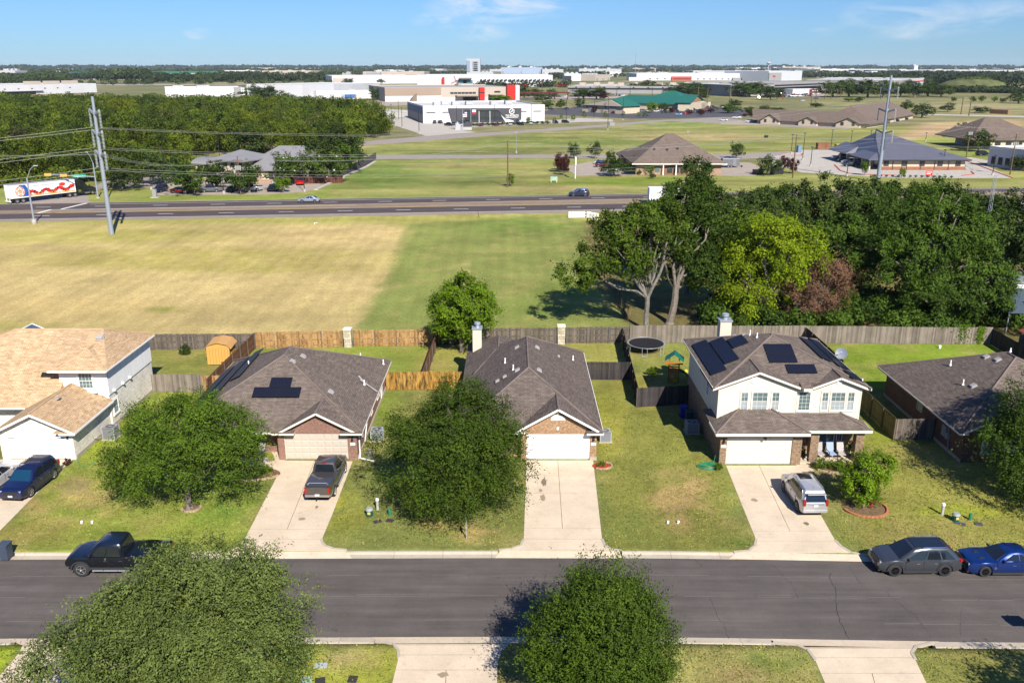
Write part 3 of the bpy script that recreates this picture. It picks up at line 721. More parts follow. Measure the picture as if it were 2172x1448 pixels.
def gable_roof(root,xc,half,y0,y1,ze,zr,roofmat,trim,wall_y,wallmat,wall_in=.45,th=.16,rake=True):
    """two slabs meeting at a ridge that runs back from the gable, rake boards and a filled gable wall"""
    s_=(zr-ze)/half
    mb=MB()
    for sg in(-1,1):
        a=[(xc,y0,zr),(xc+sg*half,y0,ze),(xc+sg*half,y1,ze),(xc,y1,zr)]
        lo=[(x,y,z-th)for x,y,z in a]
        fs=[(0,1,2,3),(7,6,5,4),(0,4,5,1),(1,5,6,2),(2,6,7,3),(3,7,4,0)]
        if sg<0:fs=[tuple(reversed(f))for f in fs]
        mb.add(a+lo,[tuple(reversed(f))for f in fs])
    kid(mb,'roof',roofmat,root)
    if rake:
        mb=MB()
        for sg in(-1,1):mb.bar((xc,y0-.02,zr-.12),(xc+sg*half,y0-.02,ze-.12),.05,.15)
        kid(mb,'rake_board',trim,root)
    w=half-wall_in
    mb=MB();mb.vprism([(xc-w,ze-.25),(xc+w,ze-.25),(xc+w,ze-th*.5+(half-w)*s_-.1),(xc,zr-th-.02),(xc-w,ze-th*.5+(half-w)*s_-.1)],wall_y,wall_y+.22)
    kid(mb,'gable_wall',wallmat,root)
def garage_door(root,x0,x1,y,h,mat,cols,trim,hardware=False,name='garage_door'):
    d=MB();d.box(x0+.02,x1-.02,y,y+.05,.02,h);dd=kid(d,name,mat,root)
    rows=4;hh=(h-.02)/rows;n=cols;w=(x1-x0-.1)/n;me=None
    for r_ in range(rows):
        for c in range(n):
            mb=MB();zx=x0+.05+c*w;zz=.02+r_*hh
            g=.05 if cols>2 else .012
            a=(zx+g,zz+g,zx+w-g,zz+hh-g);q=(a[0]+.03,a[1]+.03,a[2]-.03,a[3]-.03)
            if me is None:
                cx_,cz_=(a[0]+a[2])/2,(a[1]+a[3])/2
                v=[(a[0]-cx_,0,a[1]-cz_),(a[2]-cx_,0,a[1]-cz_),(a[2]-cx_,0,a[3]-cz_),(a[0]-cx_,0,a[3]-cz_),(q[0]-cx_,-.022,q[1]-cz_),(q[2]-cx_,-.022,q[1]-cz_),(q[2]-cx_,-.022,q[3]-cz_),(q[0]-cx_,-.022,q[3]-cz_)]
                mb.add(v,[(4,5,6,7),(0,1,5,4),(1,2,6,5),(2,3,7,6),(3,0,4,7)])
                o=mb.build('panel',mat,parent=dd);me=o.data
            else:o=meshobj('panel',me,parent=dd)
            o.location=((a[0]+a[2])/2,y-.001,(a[1]+a[3])/2)
    mb=MB();mb.box(x0-.1,x0+.02,y-.06,y+.12,0,h+.1);mb.box(x1-.02,x1+.1,y-.06,y+.12,0,h+.1);mb.box(x0+.02,x1-.02,y-.06,y+.12,h,h+.1)
    kid(mb,'door_frame',trim,root)
    if hardware:
        for x in(x0+.1,x1-.7):
            for z in(.45,1.75):mb=MB();mb.box(x,x+.55,y-.04,y-.02,z,z+.05);kid(mb,'hinge_strap',DARK,root)
    return dd
def window(root,x0,x1,z0,z1,y,trim=WHITE,glass=None,rows=2,cols=2,surround=0.0,sash=True,axis='f',blinds=0.5):
    """axis f: facing -y at y; l: facing -x at x=y; r: facing +x.  window > frame, pane, muntin"""
    glass=glass or WINGLASS
    e=MB()
    def B(mb,a,b_,c,d,f0,f1):
        if axis=='f':mb.box(a,b_,y-f1,y-f0,c,d)
        elif axis=='r':mb.box(y+f0,y+f1,a,b_,c,d)
        else:mb.box(y-f1,y-f0,a,b_,c,d)
    B(e,x0,x1,z0,z0+.04,0,.06);B(e,x0,x1,z1-.04,z1,0,.06);B(e,x0,x0+.04,z0+.04,z1-.04,0,.06);B(e,x1-.04,x1,z0+.04,z1-.04,0,.06)
    w=kid(e,'window',trim,root)
    L=Vector((0,0,0))
    if surround:
        m_=MB();s_=surround
        B(m_,x0-s_,x1+s_,z1,z1+s_*1.3,0,.045);B(m_,x0-s_,x1+s_,z0-s_,z0,0,.07);B(m_,x0-s_,x0,z0,z1,0,.045);B(m_,x1,x1+s_,z0,z1,0,.045)
        m_.build('surround',trim,parent=w)
    m_=MB()
    if sash:
        zm=(z0+z1)/2;B(m_,x0+.04,x1-.04,zm+.02,z1-.04,0,.018);m_.build('pane',glass,parent=w)
        m_=MB();B(m_,x0+.04,x1-.04,z0+.04,zm-.02,0,.018);m_.build('pane',BLINDS if blinds else glass,parent=w)
    else:B(m_,x0+.04,x1-.04,z0+.04,z1-.04,0,.018);m_.build('pane',glass,parent=w)
    m_=MB()
    for i in range(1,cols):x=x0+(x1-x0)*i/cols;B(m_,x-.009,x+.009,z0+.05,z1-.05,.019,.026)
    for i in range(1,rows):z=z0+(z1-z0)*i/rows;B(m_,x0+.06,x1-.06,z-(.022 if rows%2==0 and i==rows//2 else .009),z+(.022 if rows%2==0 and i==rows//2 else .009),.027,.036)
    if m_.v:m_.build('muntin',trim,parent=w)
    return w
def lap(root,poly,y,mat,step=.19,axis='f',name='siding'):
    """lap siding: every course is its own tilted board, clipped to the wall outline"""
    zs=[p[1]for p in poly];z=min(zs);mb=MB()
    while z<max(zs):
        b_=clip_half(clip_half(poly,0,1,min(z+step,max(zs))),0,-1,-z)
        if len(b_)>=3:
            k=len(b_)
            def off(q):return .03-.022*((q[1]-z)/step)
            if axis=='f':v=[(p[0],y-off(p),p[1])for p in b_]+[(p[0],y,p[1])for p in b_]
            elif axis=='r':v=[(y+off(p),p[0],p[1])for p in b_]+[(y,p[0],p[1])for p in b_]
            else:v=[(y-off(p),-p[0],p[1])for p in b_]+[(y,-p[0],p[1])for p in b_]
            mb.add(v,[tuple(range(k))]+[((j+1)%k,j,k+j,k+(j+1)%k)for j in range(k)])
        z+=step
    return kid(mb,name,mat,root)
def roof_vent(root,x,y,z,sl=(0,0),s=.38,name='roof_vent'):
    mb=MB();mb.obox((x,y,z+.02),(s*1.3,s*1.3,.03),rx=sl[0],ry=sl[1]);mb.obox((x,y,z+.10),(s,s,.12),rx=sl[0],ry=sl[1]);return kid(mb,name,VENTM,root)
VENTM=M('vent_metal',(.30,.28,.27),.6,var=.1)
def pipe(root,x,y,z,h=.45,r=.055,mat=WHITE):
    mb=MB();mb.cyl((x,y,z-.1),(x,y,z+h),r,r,8);mb.cyl((x,y,z-.02),(x,y,z+.1),r*2,r*1.2,8);return kid(mb,'vent_pipe',mat,root)
def solar(root,P0,U,V,nu,nv,w,h,mat,fr,skip=()):
    """a bank of panels lying on a roof plane: origin, unit vectors along and up the slope"""
    P0=Vector(P0);U=Vector(U).normalized();V=Vector(V).normalized();N=U.cross(V).normalized();g=.02
    for j in range(nv):
        for i in range(nu):
            if(i,j)in skip:continue
            o=P0+U*(i*(w+g))+V*(j*(h+g))+N*.12
            mb=MB();c=[o,o+U*w,o+U*w+V*h,o+V*h];lo=[p-N*.045 for p in c]
            mb.add(c+lo,[(0,1,2,3),(7,6,5,4),(1,0,4,5),(2,1,5,6),(3,2,6,7),(0,3,7,4)])
            q=[o+U*.03+V*.03+N*.003,o+U*(w-.03)+V*.03+N*.003,o+U*(w-.03)+V*(h-.03)+N*.003,o+U*.03+V*(h-.03)+N*.003]
            pn=kid(mb,'solar_panel',fr,root);m2=MB();m2.poly(q);m2.build('solar_cells',mat,parent=pn)
            b_=MB()
            for t in(.2,.8):
                e=o+V*(h*t);b_.bar(e-U*.06-N*.1,e+U*.02-N*.1,.05,.06)
            if i==0:b_.build('bracket',ALU,parent=pn)
def m_solar():
    m,n,b=newmat('solar_cells');b.inputs['Roughness'].default_value=.4;spec(b,.15)
    t=n.nodes.new('ShaderNodeTexBrick');link(n,uvn(n),t.inputs['Vector']);t.offset=0
    t.inputs['Brick Width'].default_value=.165;t.inputs['Row Height'].default_value=.165;t.inputs['Mortar Size'].default_value=.006;t.inputs['Scale'].default_value=1
    t.inputs['Color1'].default_value=(.006,.008,.018,1);t.inputs['Color2'].default_value=(.008,.010,.022,1);t.inputs['Mortar'].default_value=(.022,.024,.034,1)
    link(n,t.outputs['Color'],b.inputs['Base Color']);return m
SOLAR=m_solar();PFRAME=M('panel_frame',(.02,.02,.022),.4,.3,var=0)
SH_BR=m_shingle('brown_shingle',S(138,125,115),S(118,106,98),S(94,84,77),.14)
SH_BR2=m_shingle('brown_shingle_b',S(130,118,109),S(111,100,94),S(88,78,73),.14)
SH_TAN=m_shingle('tan_shingle',S(228,196,158),S(206,174,134),S(164,134,100),.08)
CAP_BR=M('brown_cap',S(136,122,114),.9,var=.15);CAP_TAN=M('tan_cap',S(214,180,142),.9,var=.15)
BR_RED=m_brick('red_brick',S(160,104,88),S(128,84,74),S(182,166,150),patch=.22);BR_TAN=m_brick('tan_brick',S(192,146,104),S(144,104,76),S(196,178,152),patch=.28)
BR_GRY=m_brick('mottled_brick',S(168,136,104),S(118,92,72),S(176,160,138),patch=.28);BR_DK=m_brick('dark_brick',S(132,92,76),S(100,70,60),S(150,130,112),patch=.22)
STONE=m_brick('white_limestone',S(244,238,226,.82),S(226,218,202,.82),S(208,200,184,.8),.43,.17,.014,.10)
STUCCO=M('white_siding_paint',S(244,242,240,.85),.75,var=.04);SIDING=M('cream_siding',S(240,232,214,.62),.7,var=.04)
CHIM=M('chimney_panel',S(238,226,206,.6),.7,var=.04)
def ac_unit(x,y,label,w=.85,h=.85,col_=(.30,.31,.32),pad=True):
    t=thing('air_conditioner',label,'air conditioner',(x,y,0),rnd.uniform(-.05,.05),None)
    if pad:mb=MB();mb.box(-w*.62,w*.62,-w*.62,w*.62,0,.08);mb.build('pad',CONC2,parent=t)
    cm=M('ac_cabinet_%d'%int(col_[0]*100),col_,.5,.2,var=.05);dk=M('ac_grille',(.07,.07,.075),.6,var=0)
    z0=.09;mb=MB();mb.box(-w/2+.03,w/2-.03,-w/2+.03,w/2-.03,z0,z0+h-.05);mb.build('coil',dk,parent=t)
    mb=MB()
    for a in(-1,1):
        for b_ in(-1,1):mb.box(a*w/2-.04,a*w/2+.04,b_*w/2-.04,b_*w/2+.04,z0,z0+h)
    k=int(h/.075)
    for i in range(k):
        z=z0+.04+i*.075
        for a in(-1,1):mb.box(-w/2+.04,w/2-.04,a*(w/2)-.012,a*(w/2)+.012,z,z+.03);mb.box(a*(w/2)-.012,a*(w/2)+.012,-w/2+.04,w/2-.04,z,z+.03)
    mb.build('cabinet',cm,parent=t)
    mb=MB();n_=20;r1=w*.40
    vs=[(w/2*a,w/2*b_,z0+h)for a,b_ in((-1,-1),(1,-1),(1,1),(-1,1))]
    # lid ring: square outside, round hole
    ring=[(r1*math.cos(2*math.pi*i/n_+math.pi/4+math.pi),r1*math.sin(2*math.pi*i/n_+math.pi/4+math.pi),z0+h)for i in range(n_)]
    sq=[]
    for i in range(n_):
        a=2*math.pi*i/n_+math.pi/4+math.pi;c,s_=math.cos(a),math.sin(a);m_=max(abs(c),abs(s_));sq.append((w/2*c/m_,w/2*s_/m_,z0+h))
    mb.add(ring+sq,[(i,n_+i,n_+(i+1)%n_,(i+1)%n_)for i in range(n_)]);mb.cyl((0,0,z0+h),(0,0,z0+h+.02),.12,.12,12)
    for i in range(4):a=i*math.pi/4;mb.bar((-r1*math.cos(a),-r1*math.sin(a),z0+h),(r1*math.cos(a),r1*math.sin(a),z0+h),.015,.015)
    mb.build('lid',cm,parent=t)
    mb=MB()
    for i in range(5):a=i*2*math.pi/5;mb.obox((.2*math.cos(a),.2*math.sin(a),z0+h-.06),(.36,.14,.012),rz=a,rx=.35)
    mb.build('fan',dk,parent=t)
    return t
def wall_lamp(root,x,y,z):
    mb=MB();mb.box(x-.05,x+.05,y-.04,y,z,z+.25);mb.cyl((x,y-.12,z-.05),(x,y-.12,z+.18),.09,.06,8);mb.bar((x,y,z+.2),(x,y-.12,z+.2),.03,.03);kid(mb,'wall_lamp',DARK,root)
def number_plate(root,x,y,z,w=.38):
    mb=MB();mb.box(x-w/2,x+w/2,y-.02,y,z,z+.2);o=kid(mb,'address_plaque',WHITE,root)
    mb=MB()
    for i in range(4):mb.box(x-w/2+.05+i*.08,x-w/2+.09+i*.08,y-.026,y-.02,z+.05,z+.15)
    mb.build('numeral',DARK,parent=o)

# ---------------- house 1: white stone, tan shingles
h=thing('house','white stone two-storey house with tan shingle roof at the left end of the row','house',(-38,68,0))
mb=MB();mb.box(-39.4,-33.75,61.1,67.2,0,2.45);mb.box(-39.4,-38.9,60.9,61.1,0,2.45);mb.box(-34.3,-33.75,60.9,61.1,0,2.45);mb.box(-38.9,-34.3,60.9,61.1,2.2,2.45)
mb.box(-50,-33.62,67.2,76.0,0,2.92);mb.box(-46,-39.4,66.2,67.2,0,2.5)
kid(mb,'wall',STONE,h)
mb=MB();mb.box(-37.5,-33.55,67.15,76.02,2.9,5.2);mb.box(-38.1,-37.5,67.8,76,2.5,5.15);kid(mb,'upper_wall',STUCCO,h)
for i in range(8):mb=MB();yy=67.3+i*1.2;mb.box(-33.55,-33.54,yy,yy+.02,2.95,5.1);kid(mb,'panel_joint',M('siding_joint',S(206,202,198,.75),.8,var=0),h)
mb=MB();mb.box(-33.76,-33.70,61,67.2,0,.32);mb.box(-33.63,-33.57,67.2,76,0,.32);kid(mb,'foundation',CONC2,h)
rf=MB();hip_x(rf,-54,-37.2,65.2,77.5,2.6,-43.0,-37.3,71.4,7.32)
kid(rf,'roof',SH_TAN,h)
rf=MB();hip_x(rf,-38.9,-33.2,66.65,76.5,5.3,-39.6,-35.4,71.5,7.36);kid(rf,'roof',SH_TAN,h)
rf=MB();hip_y(rf,-37.4,-33.24,66.45,72,5.29,-35.5,68.5,70.5,6.5);kid(rf,'roof',SH_TAN,h)
fascia(h,-38.0,-33.2,66.45,76.5,5.3,WHITE,'fbr');fascia(h,-54,-39.6,65.2,77.5,2.6,WHITE,'fb')
gable_roof(h,-36.5,3.16,60.42,67.2,2.46,4.0,SH_TAN,WHITE,60.87,STONE,.62)
mb=MB();mb.bar((-33.3,60.42,2.36),(-33.3,67.2,2.36),.05,.16);kid(mb,'fascia',WHITE,h);mb=MB();mb.box(-34.5,-33.3,60.38,60.9,2.24,2.36);mb.box(-39.7,-39.2,60.38,60.9,2.24,2.36);kid(mb,'fascia',WHITE,h)
mb=MB();mb.box(-34.9,-33.3,60.42,60.9,2.36,2.45);kid(mb,'eave_return',SH_TAN,h)
caps(h,[((-36.5,60.42,4.02),(-36.5,67.0,4.02)),((-35.4,71.5,7.36),(-43,71.45,7.34)),((-35.4,71.5,7.36),(-33.2,76.5,5.3)),((-35.5,68.5,6.5),(-33.24,66.45,5.3)),((-35.5,68.5,6.5),(-37.4,66.45,5.3)),((-35.5,68.5,6.5),(-35.45,70.0,6.55)),((-43,71.4,7.32),(-54,77.5,2.6)),((-43,71.4,7.32),(-54,65.2,2.6))],CAP_TAN)
garage_door(h,-38.9,-34.3,61.0,2.15,WHITE,1,WHITE,True)
mb=MB();mb.vprism([(-36.85,2.95),(-36.15,2.95),(-36.15,3.25),(-36.3,3.36),(-36.5,3.4),(-36.7,3.36),(-36.85,3.25)],60.86,60.9);g_=kid(mb,'gable_vent',M('vent_shadow',(.3,.28,.25),.8,var=0),h)
mb=MB()
for i in range(5):mb.obox((-36.5,60.85,2.99+i*.075),(.66,.03,.04),rx=.5)
mb.build('louvre',WHITE,parent=g_)
window(h,-35.9,-34.75,3.55,4.85,67.15,WHITE,rows=4,cols=4,surround=.14,sash=False)
mb=MB();mb.box(-36.2,-34.4,66.85,67.15,3.2,3.38);kid(mb,'window_ledge',WHITE,h)
window(h,67.6,68.5,1.0,2.2,-33.6,WHITE,rows=2,cols=1,surround=.12,axis='r')
for yy in(67.9,69.6,71.0):mb=MB();mb.box(-33.55,-33.38,yy,yy+.2,2.98,3.14);kid(mb,'wall_vent',WHITE,h)
mb=MB();mb.box(-33.92,-33.84,63.7,63.9,1.2,1.5);mb.tube([(-33.84,63.8,1.2),(-33.7,63.9,.4),(-33.4,64.5,.3)],.03);kid(mb,'power_box',M('grey_box',(.25,.25,.26),.5,var=0),h)
mb=MB();mb.cyl((-39.9,65.9,0),(-39.9,65.9,2.45),.17,.15,12);mb.box(-40.1,-39.7,65.7,66.1,0,.2);kid(mb,'porch_column',WHITE,h)
roof_vent(h,-36.1,63.9,3.82,(0,-.45));roof_vent(h,-35.2,70.3,6.9,(.45,0),.5);wall_lamp(h,-34.1,60.88,1.9)

# ---------------- house 2: red brick, brown hip roof with panels
h=thing('house','red brick single-storey house whose brown roof carries three dark panels in front','house',(-18.8,68,0))
X0,X1,Yf,Yb=-25.7,-11.92,61.1,76.4
mb=MB();mb.box(X0,-18.0,63.2,Yb,0,2.45);mb.box(-18.0,X1,Yf,Yb,0,2.45)
mb.box(-18.0,-17.5,60.85,Yf,0,2.45);mb.box(-12.62,X1,60.85,Yf,0,2.45);mb.box(-17.5,-12.62,60.85,Yf,2.22,2.45);mb.box(-19.5,-18.2,62.3,63.2,0,2.4)
kid(mb,'wall',BR_RED,h)
mb=MB();mb.box(-11.93,-11.86,60.9,Yb,0,.28);kid(mb,'foundation',CONC2,h)
rf=MB();hip_y(rf,-26.2,-11.4,60.4,77.0,2.52,-18.8,67.5,69.65,6.32);cut(kid(rf,'roof',SH_BR,h),-17.35,-12.3,59,60.98,2,5)
fascia(h,-26.2,-11.4,60.4,77.0,2.52,CREAM,skip=(-17.2,-12.4))
gable_roof(h,-14.85,2.95,60.42,64.6,2.54,4.12,SH_BR,CREAM,60.84,BR_RED,.55)
for a,b_ in((-18.3,-16.6),(-13.1,-11.4)):
    mb=MB();mb.box(a,b_,60.3,60.9,2.3,2.46);kid(mb,'eave_return',CREAM,h);mb=MB();mb.box(a,b_,60.28,60.9,2.46,2.53);kid(mb,'eave_return',SH_BR,h)
caps(h,[((-18.8,67.5,6.33),(-18.8,69.65,6.33)),((-18.8,67.5,6.33),(-11.4,60.4,2.54)),((-18.8,67.5,6.33),(-26.2,60.4,2.54)),((-18.8,69.65,6.33),(-11.4,77,2.62)),((-18.8,69.65,6.33),(-26.2,77,2.62)),((-14.85,60.42,4.13),(-14.85,63.4,4.13))],CAP_BR)
garage_door(h,-17.5,-12.62,60.98,2.12,M('beige_door',S(222,208,192),.6,var=.03),8,CREAM)
kF=(6.32-2.6)/7.35
def rz2(y):return 2.6+(y-60.15)*kF
ux=Vector((1,0,0));vy=Vector((0,1,kF))
ya=G(520,848,3.8).y
pA=Vector((-20.45,63.3,rz2(63.3)));solar(h,pA,ux,vy,2,1,1.86,1.02,SOLAR,PFRAME);solar(h,pA+vy.normalized()*1.06+ux*1.15,ux,vy,1,1,1.7,1.02,SOLAR,PFRAME)
kL=(6.32-2.6)/7.4;ul=Vector((0,-1,0));vl=Vector((1,0,kL))
for(yy,dx,n_)in((72.6,.35,5),(73.2,1.5,5),(74.2,2.65,4)):
    solar(h,(-26.2+dx,yy+.9,2.6+dx*kL),ul,vl,n_,1,1.86,1.02,SOLAR,PFRAME)
for x,y in((-17.6,68.9),(-18.0,67.0),(-14.5,64.6)):
    z=6.32-max(abs(x+18.8)/7.4*3.72,(67.5-y)/7.35*3.72 if y<67.5 else 0);roof_vent(h,x,y,z,(0,.46))
for x,y in((-12.6,69.0),(-13.9,75.0),(-11.9,75.4)):pipe(h,x,y,2.52+.51*min(-11.4-x,77-y))
pipe(h,-22.9,70.9,4.2);pipe(h,-21.6,74.0,4.0)
mb=MB();mb.obox((-13.0,69.7,3.45),(.7,.12,.1),rz=-.8,ry=.45);mb.obox((-12.2,68.9,3.1),(1.9,.1,.07),rz=-.45,ry=.45);kid(mb,'flashing',VENTM,h)
wall_lamp(h,-12.25,60.84,1.75);number_plate(h,-12.25,60.84,1.25)
for y0,y1 in((67.5,68.3),(71,72.2)):window(h,y0,y1,.9,2.2,-11.92,CREAM,axis='r',cols=1)
mb=MB();mb.box(-11.92,-11.87,73.2,74.2,0,2.15);kid(mb,'side_door',WHITE,h)
mb=MB();mb.box(-11.92,-11.78,64.9,65.3,1.2,1.75);mb.box(-11.92,-11.78,62.9,63.2,1.0,1.5);mb.cyl((-11.84,66.5,1.3),(-11.84,66.5,2.2),.12,.12,8);kid(mb,'utility_box',M('grey_box',(.25,.25,.26),.5,var=0),h)
mb=MB();mb.tube([(-11.8,61.2,2.3),(-11.8,61.2,.15),(-11.8,61.0,.1),(-10.6,60.5,.06)],.055,6);mb.tube([(-11.82,66,2.3),(-11.82,63.6,.3)],.04,6);kid(mb,'downspout',WHITE,h)

# ---------------- house 3: tan brick, plain brown roof
h=thing('house','tan brick single-storey house with plain brown roof and white chimney behind the big tree','house',(1.4,70,0))
mb=MB();mb.box(-3.8,.6,61.6,79,0,2.45);mb.box(.6,6.45,61.1,79,0,2.45)
mb.box(.7,1.13,60.85,61.1,0,2.45);mb.box(6.02,6.5,60.85,61.1,0,2.45);mb.box(1.13,6.02,60.85,61.1,2.2,2.45)
kid(mb,'wall',BR_TAN,h)
mb=MB();mb.box(6.44,6.52,60.9,79,0,.25);mb.box(6.0,6.54,60.78,60.9,0,.25);kid(mb,'foundation',CONC2,h)
rf=MB();hip_y(rf,-4.3,6.95,60.4,79.6,2.52,1.33,65.75,74.2,5.82);cut(kid(rf,'roof',SH_BR2,h),.95,6.05,59,60.98,2,5)
rf=MB();hip_y(rf,-4.35,1.9,70,82.2,2.59,-1.25,76,79.3,4.35);kid(rf,'roof',SH_BR2,h)
fascia(h,-4.3,6.95,60.4,79.6,2.52,WHITE,skip=(1.0,6.1))
gable_roof(h,3.5,3.1,60.42,65.0,2.66,4.45,SH_BR2,WHITE,60.84,BR_TAN,.55)
mb=MB();mb.box(5.7,6.95,60.3,60.9,2.3,2.46);kid(mb,'eave_return',WHITE,h);mb=MB();mb.box(5.7,6.95,60.28,60.9,2.46,2.54);kid(mb,'eave_return',SH_BR2,h)
caps(h,[((1.33,65.75,5.83),(1.33,74.2,5.83)),((1.33,65.75,5.85),(6.95,60.4,2.54)),((1.33,65.75,5.85),(-4.3,60.4,2.54)),((1.33,74.2,5.83),(6.95,79.6,2.62)),((3.5,60.42,4.46),(3.5,63.7,4.46)),((-1.25,76,4.36),(-1.25,79.3,4.36))],CAP_BR)
garage_door(h,1.13,6.02,60.98,2.12,WHITE,1,WHITE)
mb=MB();pts=[(2.95,3.3),(4.05,3.3)]+[(3.5+.55*math.cos(t),3.42+.36*math.sin(t))for t in[i*math.pi/8 for i in range(9)]]
mb.vprism(pts,60.80,60.84);g_=kid(mb,'gable_vent',CREAM,h)
mb=MB()
for i in range(6):w=.5 if i<3 else .5*math.sqrt(max(.05,1-((i-2.2)/4.2)**2));mb.obox((3.5,60.78,3.36+i*.07),(2*w,.03,.045),rx=.5)
mb.build('louvre',WHITE,parent=g_)
mb=MB();mb.box(3.42,3.58,60.78,60.84,3.8,3.98);mb.box(3.42,3.58,60.78,60.84,2.55,2.75);kid(mb,'keystone',WHITE,h)
mb=MB();mb.box(-3.75,-2.9,78.4,79.35,0,5.25);ch=kid(mb,'chimney',CHIM,h)
mb=MB();mb.box(-3.82,-2.83,78.33,79.42,5.2,5.32);mb.cyl((-3.3,78.9,5.32),(-3.3,78.9,5.62),.18,.18,12);mb.cyl((-3.3,78.9,5.62),(-3.3,78.9,5.7),.32,.3,12);mb.cyl((-3.3,78.9,5.76),(-3.3,78.9,5.82),.3,.22,12);mb.build('chimney_cap',GALV,parent=ch)
for s_ in(-1,1):
    for y in(66.6,72.6):roof_vent(h,1.33+s_*.9,y,5.82-.9*.573-.02,(0,s_*.52))
for x,y in((-.9,66.3),(-.3,66.4)):roof_vent(h,x-.3,y,5.82-abs(x-1.33)*.573-.1,(0,-.52),.3)
pipe(h,.1,67.3,5.1);pipe(h,-.6,70.2,4.7);pipe(h,5.6,75,3.3);roof_vent(h,4.2,73.5,4.15,(0,.52),.2)
wall_lamp(h,6.26,60.84,1.75);number_plate(h,6.26,60.84,1.25)

# ---------------- house 4: two storeys, cream siding over brick, panels
h=thing('house','two-storey house with cream lap siding above brick and rows of dark panels','house',(21.5,67,0))
UY=61.75
mb=MB();mb.box(15.82,22.0,60.2,72.9,0,2.75);mb.box(22.0,26.75,62.3,72.9,0,2.75);mb.box(15.8,16.3,59.98,60.2,0,2.6);mb.box(21.29,22.0,59.98,60.2,0,2.6);mb.box(16.3,21.29,59.98,60.2,2.3,2.6)
for x in(22.75,26.2):mb.box(x,x+.62,60.3,60.92,0,2.55)
kid(mb,'wall',BR_GRY,h)
mb=MB();mb.box(15.86,26.75,UY+.01,72.9,2.7,5.6);kid(mb,'upper_wall',SIDING,h)
gy=5.62;kk=.40
lap(h,[(15.86,3.1),(26.75,3.1),(26.75,5.55),(15.86,5.55)],UY,SIDING)
lap(h,[(15.9,5.55),(21.9,5.55),(18.85,6.80)],UY,SIDING);lap(h,[(22.9,5.55),(26.75,5.55),(25.0,6.3)],UY,SIDING)
mb=MB();mb.box(15.80,15.92,UY-.04,UY+.1,2.9,5.6);mb.box(26.69,26.79,UY-.04,UY+.1,2.9,5.6);mb.box(21.75,21.85,UY-.04,UY,3.1,5.7);mb.box(22.9,23.0,UY-.04,UY,3.1,5.6);kid(mb,'corner_board',SIDING,h)
lap(h,[(-72.9,2.75),(-UY,2.75),(-UY,5.6),(-72.9,5.6)],15.86,SIDING,axis='l');lap(h,[(UY,2.75),(72.9,2.75),(72.9,5.6),(UY,5.6)],26.75,SIDING,axis='r')
rf=MB();hip_y(rf,15.3,27.25,61.2,73.5,5.75,21.2,67.2,67.6,8.12);r4=cut(kid(rf,'roof',SH_BR,h),15.0,22.0,60,61.85,5,7);cut(r4,22.8,28,60,61.85,5,7)
fascia(h,15.3,27.25,61.2,73.5,5.75,CREAM,skip=(15.3,27.2))
mb=MB();mb.box(22.1,22.75,61.1,61.2,5.54,5.74);kid(mb,'fascia',CREAM,h)
gable_roof(h,18.75,3.5,61.42,66.0,5.68,7.04,SH_BR,CREAM,UY-.0,SIDING,.3)
gable_roof(h,24.95,2.32,61.42,64.5,5.68,6.60,SH_BR,CREAM,UY-.0,SIDING,.3)
caps(h,[((21.2,67.2,8.13),(21.2,67.6,8.13)),((21.2,67.2,8.13),(27.25,61.2,5.77)),((21.2,67.2,8.13),(15.3,61.2,5.77)),((21.2,67.6,8.13),(15.3,73.5,5.77)),((21.2,67.6,8.13),(27.25,73.5,5.77)),((18.75,61.42,7.05),(18.75,64.3,7.05)),((24.95,61.42,6.61),(24.95,63.2,6.61))],CAP_BR)
rf=MB();hip_x(rf,15.28,22.35,59.4,64.3,2.85,17.5,19.95,61.85,3.95);kid(rf,'lower_roof',SH_BR,h)
rf=MB();hip_x(rf,19.9,27.2,60.0,63.7,2.83,20.2,25.3,61.85,3.62);kid(rf,'lower_roof',SH_BR,h)
mb=MB();mb.box(15.28,22.35,59.33,59.42,2.64,2.84);mb.box(22.35,27.2,59.93,60.02,2.63,2.82);mb.box(27.17,27.24,60,61.7,2.63,2.82);mb.box(15.24,15.3,59.4,61.75,2.64,2.84);kid(mb,'fascia',CREAM,h)
caps(h,[((17.5,61.7,3.93),(15.28,59.4,2.87)),((19.95,61.7,3.93),(22.35,59.4,2.87)),((25.3,61.7,3.6),(27.2,60.0,2.85))],CAP_BR)
for x0,x1 in((17.55,18.1),(18.42,19.6),(19.92,20.5)):window(h,x0,x1,3.78,5.28,UY-.03,CREAM,rows=4,cols=3 if x1-x0>1 else 2,surround=.07)
for x0,x1 in((23.75,24.25),(24.45,25.55),(25.72,26.25)):window(h,x0,x1,3.78,5.28,UY-.03,CREAM,rows=4,cols=3 if x1-x0>1 else 2,surround=.07)
window(h,21.98,22.88,3.78,5.3,UY-.03,CREAM,rows=5,cols=3,surround=.12,sash=False)
for x0,x1 in((23.5,23.95),(24.1,25.3),(25.45,25.9)):window(h,x0,x1,.85,2.3,62.28,WHITE,rows=2,cols=2,sash=False)
mb=MB();mb.box(22.15,22.65,62.2,62.3,.1,2.2);kid(mb,'front_door',CREAM,h)
mb=MB();mb.box(22.0,26.9,60.2,62.4,0,.1);kid(mb,'porch_floor',CONC,h)
for x,z in((18.4,6.22),(24.95,6.15)):
    mb=MB();mb.cyl((x,UY-.06,z),(x,UY,z),.26,.26,20);v_=kid(mb,'gable_vent',CREAM,h);mb=MB();mb.cyl((x,UY-.07,z),(x,UY-.06,z),.17,.17,16)
    for i in range(4):mb.box(x-.13,x+.13,UY-.085,UY-.07,z-.12+i*.07,z-.09+i*.07)
    mb.build('louvre',WHITE,parent=v_)
garage_door(h,16.3,21.29,60.1,2.12,M('cream_door',S(240,232,216,.64),.6,var=.03),1,CREAM)
